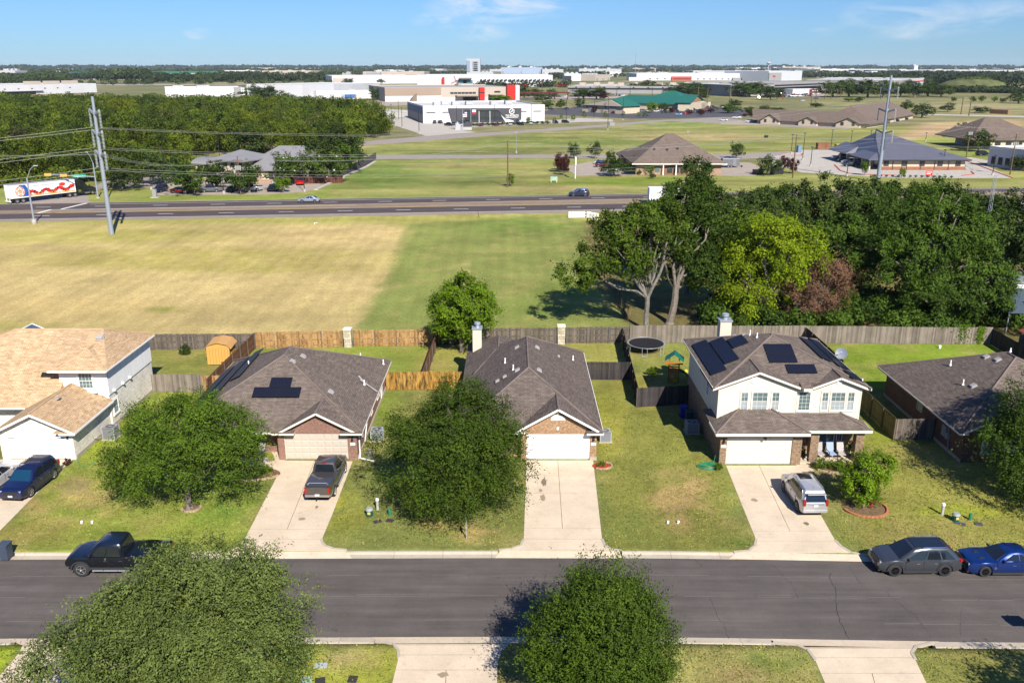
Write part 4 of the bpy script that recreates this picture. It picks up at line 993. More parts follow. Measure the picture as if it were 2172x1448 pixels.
wall_lamp(h,16.05,59.96,1.95);number_plate(h,16.05,59.96,1.45);wall_lamp(h,22.4,62.15,1.9)
mb=MB();mb.box(18.95,19.2,59.7,59.95,2.3,2.45);mb.cyl((19.1,59.6,2.3),(19.1,59.9,2.45),.09,.09,8);mb.cyl((19.35,59.7,2.5),(19.45,59.55,2.45),.06,.06,8);kid(mb,'security_light',DARK,h)
mb=MB();mb.box(18.4,19.4,73.0,74.0,0,7.55);ch=kid(mb,'chimney',CHIM,h)
mb=MB();mb.box(18.33,19.47,72.93,74.07,7.55,7.68);mb.cyl((18.9,73.5,7.68),(18.9,73.5,8.0),.2,.2,12);mb.cyl((18.9,73.5,8.0),(18.9,73.5,8.08),.34,.32,12);mb.cyl((18.9,73.5,8.14),(18.9,73.5,8.2),.32,.24,12);mb.build('chimney_cap',GALV,parent=ch)
kq=(8.12-5.75)/5.9
# panels: left slope, front slope, right slope
ul=Vector((0,-1,0));vl=Vector((1,0,kq))
solar(h,(15.65,71.3,5.75+.35*kq),ul,vl,4,1,1.9,1.28,SOLAR,PFRAME);solar(h,(16.95,70.5,5.75+1.65*kq),ul,vl,3,1,1.9,1.2,SOLAR,PFRAME);solar(h,(18.2,69.5,5.75+2.9*kq),ul,vl,1,1,2.2,1.3,SOLAR,PFRAME)
vf=Vector((0,1,(8.12-5.75)/6.0));kf=(8.12-5.75)/6.0
solar(h,(20.2,63.95,5.75+2.75*kf),ux,vf,1,2,2.2,1.12,SOLAR,PFRAME);solar(h,(21.35,62.75,5.75+1.55*kf),ux,vf,1,1,2.25,1.05,SOLAR,PFRAME)
ur=Vector((0,1,0));vr=Vector((-1,0,kq))
solar(h,(26.9,64.7,5.75+.35*kq),ur,vr,4,1,1.85,1.1,SOLAR,PFRAME);solar(h,(25.7,65.3,5.75+1.55*kq),ur,vr,3,1,1.85,1.1,SOLAR,PFRAME);solar(h,(26.95,62.0,5.75+.3*kq),ur,vr,1,1,1.9,1.1,SOLAR,PFRAME)
def rz4(x,y):return 5.75+kq*min(x-15.3,27.25-x,y-61.2,73.5-y)
for x,y in((19.0,70.4),(19.5,69.4),(22.4,69.3)):roof_vent(h,x,y,rz4(x,y),(0,.3 if x>21 else-.3),.3)
pipe(h,19.9,68.9,rz4(19.9,68.9),.45);pipe(h,20.2,67.9,rz4(20.2,67.9),.4);pipe(h,26.9,62.2,5.85,.35)
window(h,64.8,65.7,3.7,5.0,15.84,WHITE,rows=2,cols=1,axis='l')
d=thing('satellite_dish','grey satellite dish on a mast beside the right roof edge of the two-storey house','satellite dish',(26.9,67.2,5.8))
mb=MB();n_=20;rr=.48;vs_=[];A=Vector((-.35,-.8,.48)).normalized();s1=A.cross(Vector((0,0,1))).normalized();s2=s1.cross(A)
cc_=Vector((.15,0,.75))
for j in range(5):
    r_=rr*j/4
    for i in range(n_):t=2*math.pi*i/n_;vs_.append(cc_+A*(r_*r_*.5)+(s1*math.cos(t)+s2*math.sin(t))*r_)
mb.add(vs_,[(j*n_+i,j*n_+(i+1)%n_,(j+1)*n_+(i+1)%n_,(j+1)*n_+i)for j in range(4)for i in range(n_)]);mb.build('dish',M('dish_grey',(.17,.19,.22),.5,var=0),parent=d,smooth=True)
mb=MB();mb.cyl((.1,.1,-.1),(.1,.1,.75),.03,.03,6);mb.cyl(cc_,cc_+A*.5,.015,.015,5);mb.cyl(cc_+A*.5,cc_+A*.6,.05,.05,8);mb.build('mast',GALV,parent=d)

# ---------------- house 5: dark brick at the right edge
h=thing('house','dark brick single-storey house with large brown hip roof at the right edge','house',(41,67,0))
mb=MB();mb.box(34.45,48.2,60.9,74.6,0,2.45);mb.box(34.45,40.6,60.4,60.9,0,2.45);kid(mb,'wall',BR_DK,h)
mb=MB();mb.box(34.38,34.46,60.4,74.6,0,.25);kid(mb,'foundation',CONC2,h)
rf=MB();hip_y(rf,33.85,48.8,60.0,75.4,2.6,41.2,66.8,68.1,6.35);kid(rf,'roof',SH_BR,h)
fascia(h,33.85,48.8,60.0,75.4,2.6,CREAM,skip=(34.5,41))
gable_roof(h,37.4,3.45,59.95,65,2.62,4.3,SH_BR,CREAM,60.38,BR_DK,.6)
caps(h,[((41.2,66.8,6.36),(41.2,68.1,6.36)),((41.2,66.8,6.36),(33.85,60,2.62)),((41.2,66.8,6.36),(48.8,60,2.62)),((41.2,68.1,6.36),(33.85,75.4,2.62)),((37.4,59.5,4.31),(37.4,63,4.31))],CAP_BR)
window(h,35.9,37.2,.75,2.2,60.38,WHITE,rows=4,cols=3,surround=.05);window(h,37.6,38.9,.75,2.2,60.38,WHITE,rows=4,cols=3,surround=.05)
window(h,67.2,68.2,1.3,2.2,34.43,CREAM,rows=1,cols=2,sash=False,axis='l')
for x,y in((37.3,65.4),(39.9,68.8),(40.2,67.6)):roof_vent(h,x,y,2.6+(x-33.85)*.51,(0,-.47),.42)
pipe(h,36.9,66.2,4.2);pipe(h,37.6,69.9,4.6);pipe(h,41.5,68.2,6.4,.3)
mb=MB();mb.box(34.3,34.45,64.9,65.15,1.2,1.7);mb.box(34.28,34.45,62.9,63.5,1.0,1.9);mb.box(34.25,34.45,62.4,62.8,1.0,1.5);mb.cyl((34.35,62.2,0),(34.35,62.6,2.3),.04,.04,6);kid(mb,'utility_box',M('grey_box',(.25,.25,.26),.5,var=0),h)

ac_unit(-32.8,65.0,'light grey cylindrical-looking air conditioner beside the white stone wall',.95,.95,(.30,.31,.32))
ac_unit(-11.0,64.7,'grey air conditioner beside the red brick house near a corner downspout',.9,.85,(.34,.36,.38))
ac_unit(7.55,64.5,'grey air conditioner half hidden behind the corner of the tan brick house',.85,.8,(.34,.36,.38))
ac_unit(14.95,66.2,'grey-green air conditioner in the shade of the two-storey house',.95,.85,(.30,.36,.36))
# ------------------------------------------------------------------ fences
PK_GREY=m_picket('grey_boards',S(140,128,116),S(92,84,78));PK_GOLD=m_picket('golden_boards',S(206,168,118),S(168,126,76),S(74,60,48),.25);PK_STAIN=m_picket('stained_boards',S(216,172,92),S(186,134,56),S(52,46,38),.45)
PK_BROWN=m_picket('brown_boards',S(140,102,76),S(112,80,60));PK_DARK=m_picket('dark_boards',S(88,82,82),S(58,54,56));PK_YEL=m_picket('yellowed_boards',S(172,158,106),S(140,128,84));PK_PALE=m_picket('pale_boards',S(166,154,140),S(122,112,102))
POSTM={'steel':M('fence_post_steel',S(112,122,132),.5,.4,var=.05),'wood':M('fence_post_wood',S(110,98,86),.9,var=.2)}
def fence(name,label,pts,mat,h=1.83,rails=-1,post='wood',step=2.44,zig=.03,group=None,gaps=()):
    """rails: +1 on the left of the walking direction, -1 on the right; every board is geometry, posts and rails are parts"""
    c=Vector((sum(p[0]for p in pts)/len(pts),sum(p[1]for p in pts)/len(pts),0))
    t=thing(name,label,'fence',c,0,group);mb=MB();k=0;nrun=0
    for(a,b_)in zip(pts[:-1],pts[1:]):
        a=Vector((a[0],a[1],0));b_=Vector((b_[0],b_[1],0));L=(b_-a).length;u=(b_-a)/L;v=Vector((-u.y,u.x,0))*rails
        n=max(1,int(L/.145));w=L/n
        for i in range(n):
            p=a+u*(i*w+.004)-c;q=p+u*(w-.010);hh=h+rnd.uniform(-.02,.02)+.03*math.sin(k*.05);k+=1
            o1=v*(-.018+rnd.uniform(-.004,.004));o2=o1+v*.018
            z1=hh;s4=.03
            f1,f2,f3,f4=p+o1,q+o1,q+o2,p+o2
            mb.add([(f1.x,f1.y,.02),(f2.x,f2.y,.02),(f2.x,f2.y,z1),(f1.x,f1.y,z1),(f4.x,f4.y,.02),(f3.x,f3.y,.02),(f3.x,f3.y,z1),(f4.x,f4.y,z1)],[(0,1,2,3),(5,4,7,6),(1,5,6,2),(4,0,3,7),(3,2,6,7)])
        m=max(1,round(L/step))
        for i in range(m+1):
            p=a+u*(L*i/m)-c+v*.07;pm=MB()
            if post=='steel':pm.cyl((p.x,p.y,0),(p.x,p.y,h+.02),.035,.035,8)
            else:pm.box(p.x-.045,p.x+.045,p.y-.045,p.y+.045,0,h-.02)
            pm.build('post',POSTM[post],parent=t)
            if i<m:
                for z in(.3,h*.5,h-.2):
                    r_=MB();p0=a+u*(L*i/m)-c+v*.022;p1=a+u*(L*(i+1)/m)-c+v*.022;r_.bar((p0.x,p0.y,z),(p1.x,p1.y,z),.038,.085);r_.build('rail',mat,parent=t)
    mb.build('picket',mat,parent=t,kind='stuff');return t
fence('board_fence','weathered grey board fence behind the white stone house',[(-60,87.6),(-38.3,88.0),(-27.7,88.45)],PK_GREY,1.75)
fence('board_fence','golden cedar back fence with steel posts left of the middle stone pillar',[(-27.6,88.45),(-18.3,89.1)],PK_GOLD,1.83,-1,'steel')
fence('board_fence','golden cedar back fence with steel posts right of the middle stone pillar',[(-17.2,89.2),(-7.9,89.7)],PK_GOLD,1.83,-1,'steel')
fence('board_fence','grey back fence with exposed rails behind the tan brick house',[(-7.9,89.7),(4.9,90.3)],PK_GREY,1.83,-1,'steel')
fence('board_fence','grey back fence with exposed rails beside the trampoline yard',[(5.9,90.35),(12.9,90.5)],PK_GREY,1.83,-1,'steel')
fence('board_fence','tall flat grey fence behind the trampoline with no rails showing',[(12.9,90.5),(32.2,90.5)],PK_PALE,2.0,1,'wood',3.6)
fence('board_fence','pale grey fence below the big dark trees on the right',[(32.2,90.5),(52.4,90.0)],PK_PALE,1.95,1,'wood')
fence('board_fence','brown side fence running back between the orange shed and the panelled roof',[(-27.9,73.9),(-27.7,88.3)],PK_BROWN,1.83,-1)
fence('gate_fence','grey fence with a gate joining the white stone house',[(-33.7,75.5),(-28.8,75.3)],PK_PALE,1.75,1)
fence('gate_fence','short bright golden fence piece beside the red brick house',[(-28.8,75.3),(-25.8,75.4)],PK_GOLD,1.7,1)
fence('gate_fence','golden gate fence streaked with black between the red and tan brick houses',[(-11.8,76.0),(-4.0,76.1)],PK_STAIN,1.8,1)
fence('board_fence','brown side fence between the back yards behind the two brick houses',[(-8.4,76.2),(-8.15,89.5)],PK_BROWN,1.83,-1)
fence('gate_fence','dark grey fence piece joining the tan brick house to the side fence',[(6.6,78.8),(11.5,78.7)],PK_DARK,1.83,1)
fence('board_fence','long dark side fence running back to the trampoline',[(11.2,71.7),(12.1,90.4)],PK_DARK,1.83,1)
fence('gate_fence','dark grey front fence joining the left wall of the two-storey house',[(11.2,71.7),(15.8,72.3)],PK_DARK,1.83,1)
fence('board_fence','dark fence behind the right side of the two-storey house',[(32.15,79),(32.2,90.4)],PK_DARK,1.83,1)
fence('board_fence','yellowed side fence with rails facing the two-storey house',[(31.15,64.6),(31.1,79)],PK_YEL,1.83,1)
fence('gate_fence','grey fence piece joining the dark brick house',[(31.2,64.6),(34.4,64.7)],PK_GREY,1.83,1)
fence('board_fence','dark weathered fence at the right corner near the red roof',[(52.1,76),(52.3,83.5),(52.4,90)],PK_DARK,1.83,-1)
STPIL=m_brick('pillar_stone',S(226,216,192),S(190,178,150),S(160,150,130),.4,.3,.02,.2)
for(x,y),lb in(((-17.75,89.15),'cream stone pillar between the two golden fence runs'),((5.4,90.33),'cream stone pillar in the grey fence above the tan brick house')):
    t=thing('stone_pillar',lb,'pillar',(x,y,0),0,None);mb=MB();mb.box(-.38,.38,-.38,.38,0,2.0);mb.build('shaft',STPIL,parent=t);mb=MB();mb.box(-.44,.44,-.44,.44,2.0,2.12);mb.build('cap_stone',CREAM,parent=t)
# wire fence posts at the edge of the grove
rust=M('rusty_post',S(110,80,58),.9,var=.2)
wp=[(1282,585),(1288,598),(1294,610),(1300,622),(1306,634),(1312,646),(1318,658),(1324,670),(1332,682)]
for i,q in enumerate(wp):
    g_=G(*q);mb=MB();mb.cyl((0,0,0),(rnd.uniform(-.08,.08),0,1.9),.05,.045,6);o=mb.build('fence_post',rust);o.location=g_;tag(o,'thin rusty post in the wire fence row at the edge of the grove','post','wire fence posts beside the mown field')

# ------------------------------------------------------------------ yard things
t=thing('trampoline','round black trampoline with steel frame beside the dark side fence','trampoline',(G(1371,727,.93).x,G(1371,727,.93).y,0))
mb=MB();n_=32;r_=1.84;mb.add([(r_*math.cos(2*math.pi*i/n_),r_*math.sin(2*math.pi*i/n_),.92)for i in range(n_)],[tuple(range(n_))]);mb.build('jumping_mat',M('black_mat',(.012,.012,.015),.6,var=0),parent=t)
mb=MB();R_=2.02
for i in range(n_):a=2*math.pi*i/n_;b_=2*math.pi*(i+1)/n_;mb.cyl((R_*math.cos(a),R_*math.sin(a),.93),(R_*math.cos(b_),R_*math.sin(b_),.93),.03,.03,6)
mb.build('rim',M('dull_steel',(.22,.23,.25),.5,.3,var=0),parent=t)
mb=MB()
for i in range(72):a=2*math.pi*i/72;mb.bar((r_*math.cos(a),r_*math.sin(a),.925),(R_*math.cos(a),R_*math.sin(a),.935),.03,.02)
mb.build('spring',GALV,parent=t,kind='stuff')
for i in range(6):
    a=2*math.pi*i/6+.3;mb=MB();p0=(R_*math.cos(a-.13),R_*math.sin(a-.13));p1=(R_*math.cos(a+.13),R_*math.sin(a+.13));mb.tube([(p0[0],p0[1],.9),(p0[0],p0[1],.05),(p1[0],p1[1],.05),(p1[0],p1[1],.9)],.025,6);mb.build('leg',GALV,parent=t)
# swing set / play tower
ORW=M('orange_wood',S(196,118,48),.7,var=.2);GRP=M('green_plastic',S(20,120,100),.5,var=.05);YLP=M('yellow_plastic',S(230,200,30),.5,var=0)
t=thing('play_tower','orange wooden play tower with green roof and slide','playset',(G(1428,808).x,G(1428,808).y,0),R(-12));t.scale=(.85,.85,.92)
mb=MB()
for x in(-.55,.55):
    for y in(-.55,.55):mb.box(x-.06,x+.06,y-.06,y+.06,0,2.55)
mb.build('post',ORW,parent=t)
mb=MB();mb.box(-.65,.65,-.65,.65,1.2,1.28)
for z in(1.5,1.75,2.0):mb.box(-.66,.66,-.66,-.6,z,z+.12);mb.box(-.66,-.6,-.6,.6,z,z+.12)
mb.box(-1.0,1.0,-.72,-.62,2.1,2.25);mb.build('deck',ORW,parent=t)
mb=MB()
for k in range(5):mb.box(-.35,.25,-.8,-.72,.2+k*.24,.3+k*.24)
mb.bar((-.38,-.76,0),(-.38,-.7,1.4),.08,.08);mb.bar((.3,-.76,0),(.3,-.7,1.4),.08,.08);mb.build('ladder',ORW,parent=t)
mb=MB();mb.add([(-1.05,-.8,2.45),(0,-.8,3.2),(0,.8,3.2),(-1.05,.8,2.45),(1.05,-.8,2.45),(1.05,.8,2.45)],[(0,1,2,3),(1,4,5,2)]);o=mb.build('canopy',GRP,parent=t);sm_=o.modifiers.new('t','SOLIDIFY');sm_.thickness=.05
mb=MB();pts=[(.6,0,1.25),(1.1,0,1.05),(1.8,0,.5),(2.4,0,.22),(2.8,0,.2)]
for p,q in zip(pts[:-1],pts[1:]):mb.add([(p[0],-.25,p[2]),(q[0],-.25,q[2]),(q[0],.25,q[2]),(p[0],.25,p[2]),(p[0],-.28,p[2]+.14),(q[0],-.28,q[2]+.14),(p[0],.28,p[2]+.14),(q[0],.28,q[2]+.14)],[(0,1,2,3),(0,4,5,1),(3,2,7,6)])
o=mb.build('slide',GRP,parent=t);sm_=o.modifiers.new('t','SOLIDIFY');sm_.thickness=.04
mb=MB();mb.cyl((-.1,-1.0,.75),(-.1,-.94,.75),.2,.2,14);mb.cyl((.0,-.7,.28),(.35,-.7,.28),.18,.18,12);mb.build('steering_wheel',YLP,parent=t)
for(x,y),r_,lb in(((17.2,80.5),.24,'yellow ball on the grass beside the slide'),):
    mb=MB();mb.ell((0,0,r_),(r_,r_,r_),12,8);o=mb.build('ball',YLP,smooth=True);o.location=(x,y,0);tag(o,lb,'ball')
# sheds
def shed():
    OR=M('orange_siding',S(232,178,92),.7,var=.05);t=thing('garden_shed','small orange wooden shed in the yard behind the white stone house','shed',(-29.9,84.2,0),R(4))
    mb=MB();mb.box(-1.15,1.15,-1.2,1.2,.1,1.85);mb.vprism([(-1.15,1.85),(1.15,1.85),(.9,2.2),(0,2.4),(-.9,2.2)],-1.2,1.2);mb.build('wall',OR,parent=t)
    mb=MB()
    for k in range(8):mb.box(-1.15+k*.3,-1.13+k*.3,-1.215,-1.2,.1,1.85)
    mb.build('board_joint',M('shed_joint',S(170,120,60),.8,var=0),parent=t)
    mb=MB();pr=[(-1.35,1.78),(-.95,2.24),(0,2.46),(.95,2.24),(1.35,1.78)]
    for(a,b_)in zip(pr[:-1],pr[1:]):mb.add([(a[0],-1.35,a[1]),(b_[0],-1.35,b_[1]),(b_[0],1.35,b_[1]),(a[0],1.35,a[1]),(a[0],-1.35,a[1]-.05),(b_[0],-1.35,b_[1]-.05),(b_[0],1.35,b_[1]-.05),(a[0],1.35,a[1]-.05)],[(0,1,2,3),(7,6,5,4),(0,4,5,1),(2,6,7,3)])
    mb.build('roof',M('shed_roof',S(222,170,104),.8,var=.08),parent=t)
    mb=MB();mb.box(1.15,1.19,-.5,.5,.15,1.75);mb.build('door',OR,parent=t)
    t=thing('gazebo','dark panelled gable canopy behind the tan roof','gazebo',(-50.7,85.4,0))
    bl=M('smoky_panel',S(86,104,122),.3,var=.1)
    for s_ in(-1,1):
        for j in range(2):
            mb=MB();y0=-2+j*2.02;mb.add([(0,y0,3.1),(s_*1.9,y0,2.2),(s_*1.9,y0+1.98,2.2),(0,y0+1.98,3.1),(0,y0,3.04),(s_*1.9,y0,2.14),(s_*1.9,y0+1.98,2.14),(0,y0+1.98,3.04)],[(0,1,2,3),(7,6,5,4),(0,4,5,1),(1,5,6,2),(2,6,7,3)]);mb.build('panel',bl,parent=t)
    mb=MB()
    for y in(-2.02,0,2.02):
        for s_ in(-1,1):mb.bar((0,y,3.12),(s_*1.92,y,2.2),.07,.09)
    mb.bar((0,-2,3.13),(0,2,3.13),.08,.08);mb.bar((-1.9,-2,2.18),(-1.9,2,2.18),.08,.1);mb.bar((1.9,-2,2.18),(1.9,2,2.18),.08,.1)
    mb.build('roof_frame',WHITE,parent=t)
    for x in(-1.8,1.8):
        for y in(-1.9,1.9):mb=MB();mb.box(x-.06,x+.06,y-.06,y+.06,0,2.2);mb.build('post',WHITE,parent=t)
shed()
# chairs, bins, boxes on the lawns
def lounge(name,label,loc,rz,m_,fr):
    t=thing(name,label,'chair',loc,rz)
    mb=MB();mb.obox((0,-.1,.4),(.56,.6,.06));mb.build('seat',m_,parent=t);mb=MB();mb.obox((0,.38,.78),(.56,.06,.85),rx=-.35);mb.build('backrest',m_,parent=t)
    mb=MB()
    for k in range(5):mb.obox((0,.25+k*.055,.5+k*.145),(.57,.075,.02),rx=-.35)
    mb.build('slat',m_,parent=t)
    for s_ in(-1,1):mb=MB();mb.tube([(s_*.3,-.4,0),(s_*.32,-.38,.6),(s_*.32,.3,.62),(s_*.3,.45,0)],.022,6);mb.build('arm_frame',fr,parent=t)
lounge('patio_chair','grey slatted reclining chair nearest the left porch column',(23.85,61.1,.1),0,M('grey_slats',(.32,.31,.30),.7,var=.05),DARK)
lounge('patio_chair','blue-grey reclining chair in the middle of the three on the porch',(24.75,61.1,.1),R(4),M('blue_slats',(.25,.32,.46),.7,var=.05),DARK)
lounge('patio_chair','long pale grey reclining chair right of the blue one on the porch',(25.5,61.1,.1),R(-6),M('pale_slats',(.38,.35,.34),.7,var=.05),DARK)
lounge('garden_chair','pale curved chair on the gravel beside the red brick porch',(-19.6,61.0,0),R(-30),M('pale_slats',(.38,.35,.34),.7,var=.05),GALV)
def bin_(name,label,loc,c,s=(.58,.7,1.0),rz=0):
    m_=M(name+'_plastic_%d'%int(c[2]*1000),c,.5,var=.05);t=thing(name,label,'bin',loc,rz);w,d,h_=s;mb=MB()
    mb.add([(-w*.42,-d*.42,.05),(w*.42,-d*.42,.05),(w*.42,d*.42,.05),(-w*.42,d*.42,.05),(-w/2,-d/2,h_),(w/2,-d/2,h_),(w/2,d/2,h_),(-w/2,d/2,h_)],[(3,2,1,0),(4,5,6,7),(0,1,5,4),(1,2,6,5),(2,3,7,6),(3,0,4,7)]);mb.build('tub',m_,parent=t,bevel=.02)
    mb=MB();mb.obox((0,0,h_+.05),(w*1.08,d*1.08,.09));mb.cyl((-w*.4,d*.58,h_+.02),(w*.4,d*.58,h_+.02),.025,.025,6);mb.build('lid',m_,parent=t,bevel=.02)
    for s_ in(-1,1):mb=MB();mb.cyl((s_*w*.38,d*.42,.12),(s_*w*.5,d*.42,.12),.12,.12,12);mb.build('wheel',RUBBER,parent=t)
bin_('wheeled_bin','grey-blue wheeled bin standing in the gutter at the left edge',(-31.35,46.95,-.1),(.045,.06,.09))
bin_('wheeled_bin','deep blue wheeled bin against the shaded wall of the two-storey house',(14.85,69.3,0),(.006,.012,.22))
bin_('wheeled_bin','dark green wheeled bin next to the blue one in the shade',(15.1,68.2,0),(.01,.04,.04))
def pedestal(x,y,label,kind):
    if kind=='green':
        t=thing('utility_pedestal',label,'utility box',(x,y,0));mb=MB();mb.cyl((0,0,0),(0,0,.45),.24,.22,14);mb.build('base',M('green_box',S(30,92,80),.5,var=.08),parent=t);mb=MB();mb.cyl((0,0,.45),(0,0,.60),.27,.20,14);mb.build('cap',M('grey_green_cap',S(170,178,172),.5,var=.05),parent=t);mb=MB();mb.box(-.1,.1,-.245,-.22,.2,.38);mb.build('sticker',M('sticker',S(226,214,120),.6,var=0),parent=t)
    elif kind=='tall':
        t=thing('utility_post',label,'utility post',(x,y,0));mb=MB();mb.cyl((0,0,0),(0,0,.72),.10,.10,12);mb.build('tube',M('pale_post',S(200,202,192),.5,var=.05),parent=t);mb=MB();mb.cyl((0,0,.72),(0,0,.86),.12,.10,12);mb.build('cap',WHITE,parent=t)
    elif kind=='small':
        t=thing('utility_post',label,'utility post',(x,y,0));mb=MB();mb.cyl((0,0,0),(0,0,.42),.11,.11,12);mb.build('tube',M('green_post',S(60,140,100),.5,var=.05),parent=t);mb=MB();mb.cyl((0,0,.42),(0,0,.48),.13,.11,12);mb.build('cap',M('green_post',S(60,140,100)),parent=t)
def plate(x,y,label,c,s=(.62,.42),rz=.3):
    mb=MB();mb.obox((0,0,.02),(s[0],s[1],.05));mb.obox((0,0,.05),(s[0]*.82,s[1]*.8,.012));o=mb.build('meter_cover',M('cover_%d'%int(c[0]*100+c[1]*1000),c,.8,var=.15),bevel=.02);o.location=(x,y,0);o.rotation_euler.z=rz;tag(o,label,'utility cover')
q=G(784,1093);pedestal(q.x,q.y,'dark green utility pedestal with yellow sticker on the lawn left of the big tree','green');q=G(801,1080);pedestal(q.x,q.y,'pale upright utility post beside the big tree','tall');q=G(827,1092);pedestal(q.x,q.y,'small green utility post in the shade edge of the big tree','small')
q=G(2026,1104);pedestal(q.x,q.y,'dark green utility pedestal on the right lawn behind the grey car','green');q=G(1998,1091);pedestal(q.x,q.y,'tall white utility post on the right lawn','tall');q=G(2057,1102);pedestal(q.x,q.y,'small green utility post on the right lawn','small')
for(px,py),lb,c,s_,rz in(((801,1106),'black meter cover in the lawn nearest the green pedestal',(.035,.033,.033),(.55,.38),.5),((827,1104),'black meter cover in the shade edge of the big tree',(.036,.03,.03),(.5,.4),-.3),((681,1411),'pale grey meter cover in the yellow lawn at the bottom',(.30,.33,.33),(.62,.38),.05),((679,1444),'black meter cover at the bottom edge beside the round tree',(.03,.028,.028),(.5,.5),.2),((748,1440),'black meter cover at the bottom edge nearer the pale driveway',(.032,.027,.027),(.45,.5),-.1),((2036,1110),'dark grey cover beside the right green pedestal',(.06,.06,.065),(.7,.35),-.6),((2075,1111),'dark grey round-cornered cover on the right lawn',(.055,.058,.06),(.5,.45),-.3),((650,1442),'mint green cover at the bottom edge of the yellow lawn',(.25,.36,.27),(.55,.5),.2)):
    q=G(px,py);plate(q.x,q.y,lb,c,s_,rz)
for(px,py),lb in(((173,1109),'left one of two small white caps on the dry lawn'),((195,1109),'right one of two small white caps on the dry lawn'),((1416,1109),'left one of two white caps in the worn patch of the open lawn'),((1438,1109),'right one of two white caps in the worn patch of the open lawn')):
    q=G(px,py);mb=MB();mb.cyl((0,0,0),(.03,0,.14),.07,.07,10);mb.cyl((.03,0,.14),(.035,0,.17),.085,.07,10);o=mb.build('cleanout_cap',WHITE);o.location=q;tag(o,lb,'pipe cap')
# edge-on sign or mailbox post
q=G(989,1142);t=thing('mailbox','thin mailbox post seen edge-on below the big tree','mailbox',(q.x,q.y,0),R(0));mb=MB();mb.cyl((0,0,0),(.05,0,1.15),.04,.035,8);mb.build('post',M('grey_post',(.30,.27,.25),.8,var=.2),parent=t);mb=MB();mb.box(.0,.05,-.3,.3,.85,1.25);mb.build('board',M('grey_post',(.30,.27,.25)),parent=t)
q=G(2165,1335);t=thing('mailbox','dark framed board stand at the right edge of the street','sign',(q.x+.9,38.9,0),R(0));mb=MB();mb.cyl((0,0,0),(0,0,1.9),.05,.05,8);mb.cyl((-.5,0,1.7),(.5,0,1.7),.03,.03,8);mb.build('post',DARK,parent=t);mb=MB();mb.box(-.5,.5,-.25,.25,1.25,1.65);mb.build('box',DARK,parent=t)
# garden beds
MULCH=M('red_mulch',S(178,70,36),.95,var=.4,vs_=9);SOIL=M('bed_soil',S(128,104,76),.95,var=.4,vs_=6);EDGE=M('terracotta_edging',S(200,130,92),.85,var=.2,vs_=4);LIME=M('pale_edging',S(196,172,140),.85,var=.2,vs_=4)
def bed(name,label,cx_,cy_,rx,ry,soil,edge,a0=0,a1=2*math.pi,nb=26,w=.14,hh=.13):
    t=thing(name,label,'garden bed',(cx_,cy_,0));mb=MB();k=28;mb.add([(rx*math.cos(2*math.pi*i/k),ry*math.sin(2*math.pi*i/k),.02)for i in range(k)]+[(0,0,.07)],[(i,(i+1)%k,k)for i in range(k)]);mb.build('soil',soil,parent=t)
    for i in range(nb):
        a=a0+(a1-a0)*(i+.5)/nb;mb=MB();l=math.hypot(rx*math.sin(a),ry*math.cos(a))*(a1-a0)/nb*.94;mb.obox((0,0,hh/2),(w,l,hh));o=mb.build('edging_block',edge,parent=t);o.location=(rx*math.cos(a),ry*math.sin(a),rnd.uniform(-.01,.015));o.rotation_euler.z=math.atan2(ry*math.cos(a),-rx*math.sin(a))+math.pi/2+rnd.uniform(-.05,.05)
bed('tree_ring','pale edging ring around the trunk of the left lawn tree',-22.1,53.2,.62,.62,SOIL,LIME,R(190),R(380),11)
bed('garden_bed','round terracotta-edged bed under the small tree at the right',24.3,53.2,1.5,1.35,SOIL,EDGE,R(-170),R(70),22)
bed('garden_bed','small red mulch bed with pale edging at the garage corner of the tan brick house',6.85,59.75,.75,.62,MULCH,LIME,R(-130),R(60),10,.12)
q=G(470,996);bed('garden_bed','long shaded flower bed with pale edging in front of the red brick house',-19.9,58.4,2.6,1.2,SOIL,LIME,R(200),R(345),24)
bed('garden_bed','planted bed in front of the porch of the two-storey house',25.4,59.3,2.5,.9,SOIL,LIME,R(200),R(340),20)
# rocks by the red brick porch, fake rock cover, hoses
for k in range(9):
    mb=MB();mb.ell((0,0,0),(rnd.uniform(.2,.4),rnd.uniform(.15,.3),rnd.uniform(.06,.14)),8,5);o=mb.build('rock',M('pale_rock',S(206,200,190),.9,var=.2,vs_=3),smooth=False);o.location=(-20.6+(k%3)*.75+rnd.uniform(-.2,.2),60.0+(k//3)*.5+rnd.uniform(-.1,.1),.04);tag(o,'flat pale rock beside the red brick porch','rock','flat rocks by the red brick porch')
mb=MB();mb.ell((0,0,0),(.33,.3,.62),10,6,zmin=0);o=mb.build('boulder',M('grey_rock',S(140,136,130),.9,var=.2,vs_=3));o.location=(-11.1,61.6,0);tag(o,'grey rounded boulder against the right corner of the red brick house','rock')
HOSE=M('green_hose',S(40,150,110),.5,var=0)
def hose(label,pts,loops=None):
    mb=MB();c=Vector((pts[0][0],pts[0][1],0));p=[Vector(q)-c for q in pts]
    if loops:
        for k in range(loops[0]):
            a0=rnd.uniform(0,6);cx_=Vector(loops[1])-c;rr=loops[2]*rnd.uniform(.6,1.2);e=Vector((rnd.uniform(-.2,.3),rnd.uniform(-.2,.2),0));p+=[cx_+e+Vector((rr*1.5*math.cos(a0+i*.5),rr*math.sin(a0+i*.5),.03+.01*k))for i in range(12)]
    mb.tube(p,.022,5);o=mb.build('garden_hose',HOSE,uv=False);o.location=c;tag(o,label,'hose')
hose('green garden hose at the corner of the white stone wall',[(-33.8,61.4,.5),(-33.7,61.0,.05),(-33.2,60.2,.03),(-32.8,59.5,.03),(-32.2,60.3,.03),(-31.6,60.0,.03)])
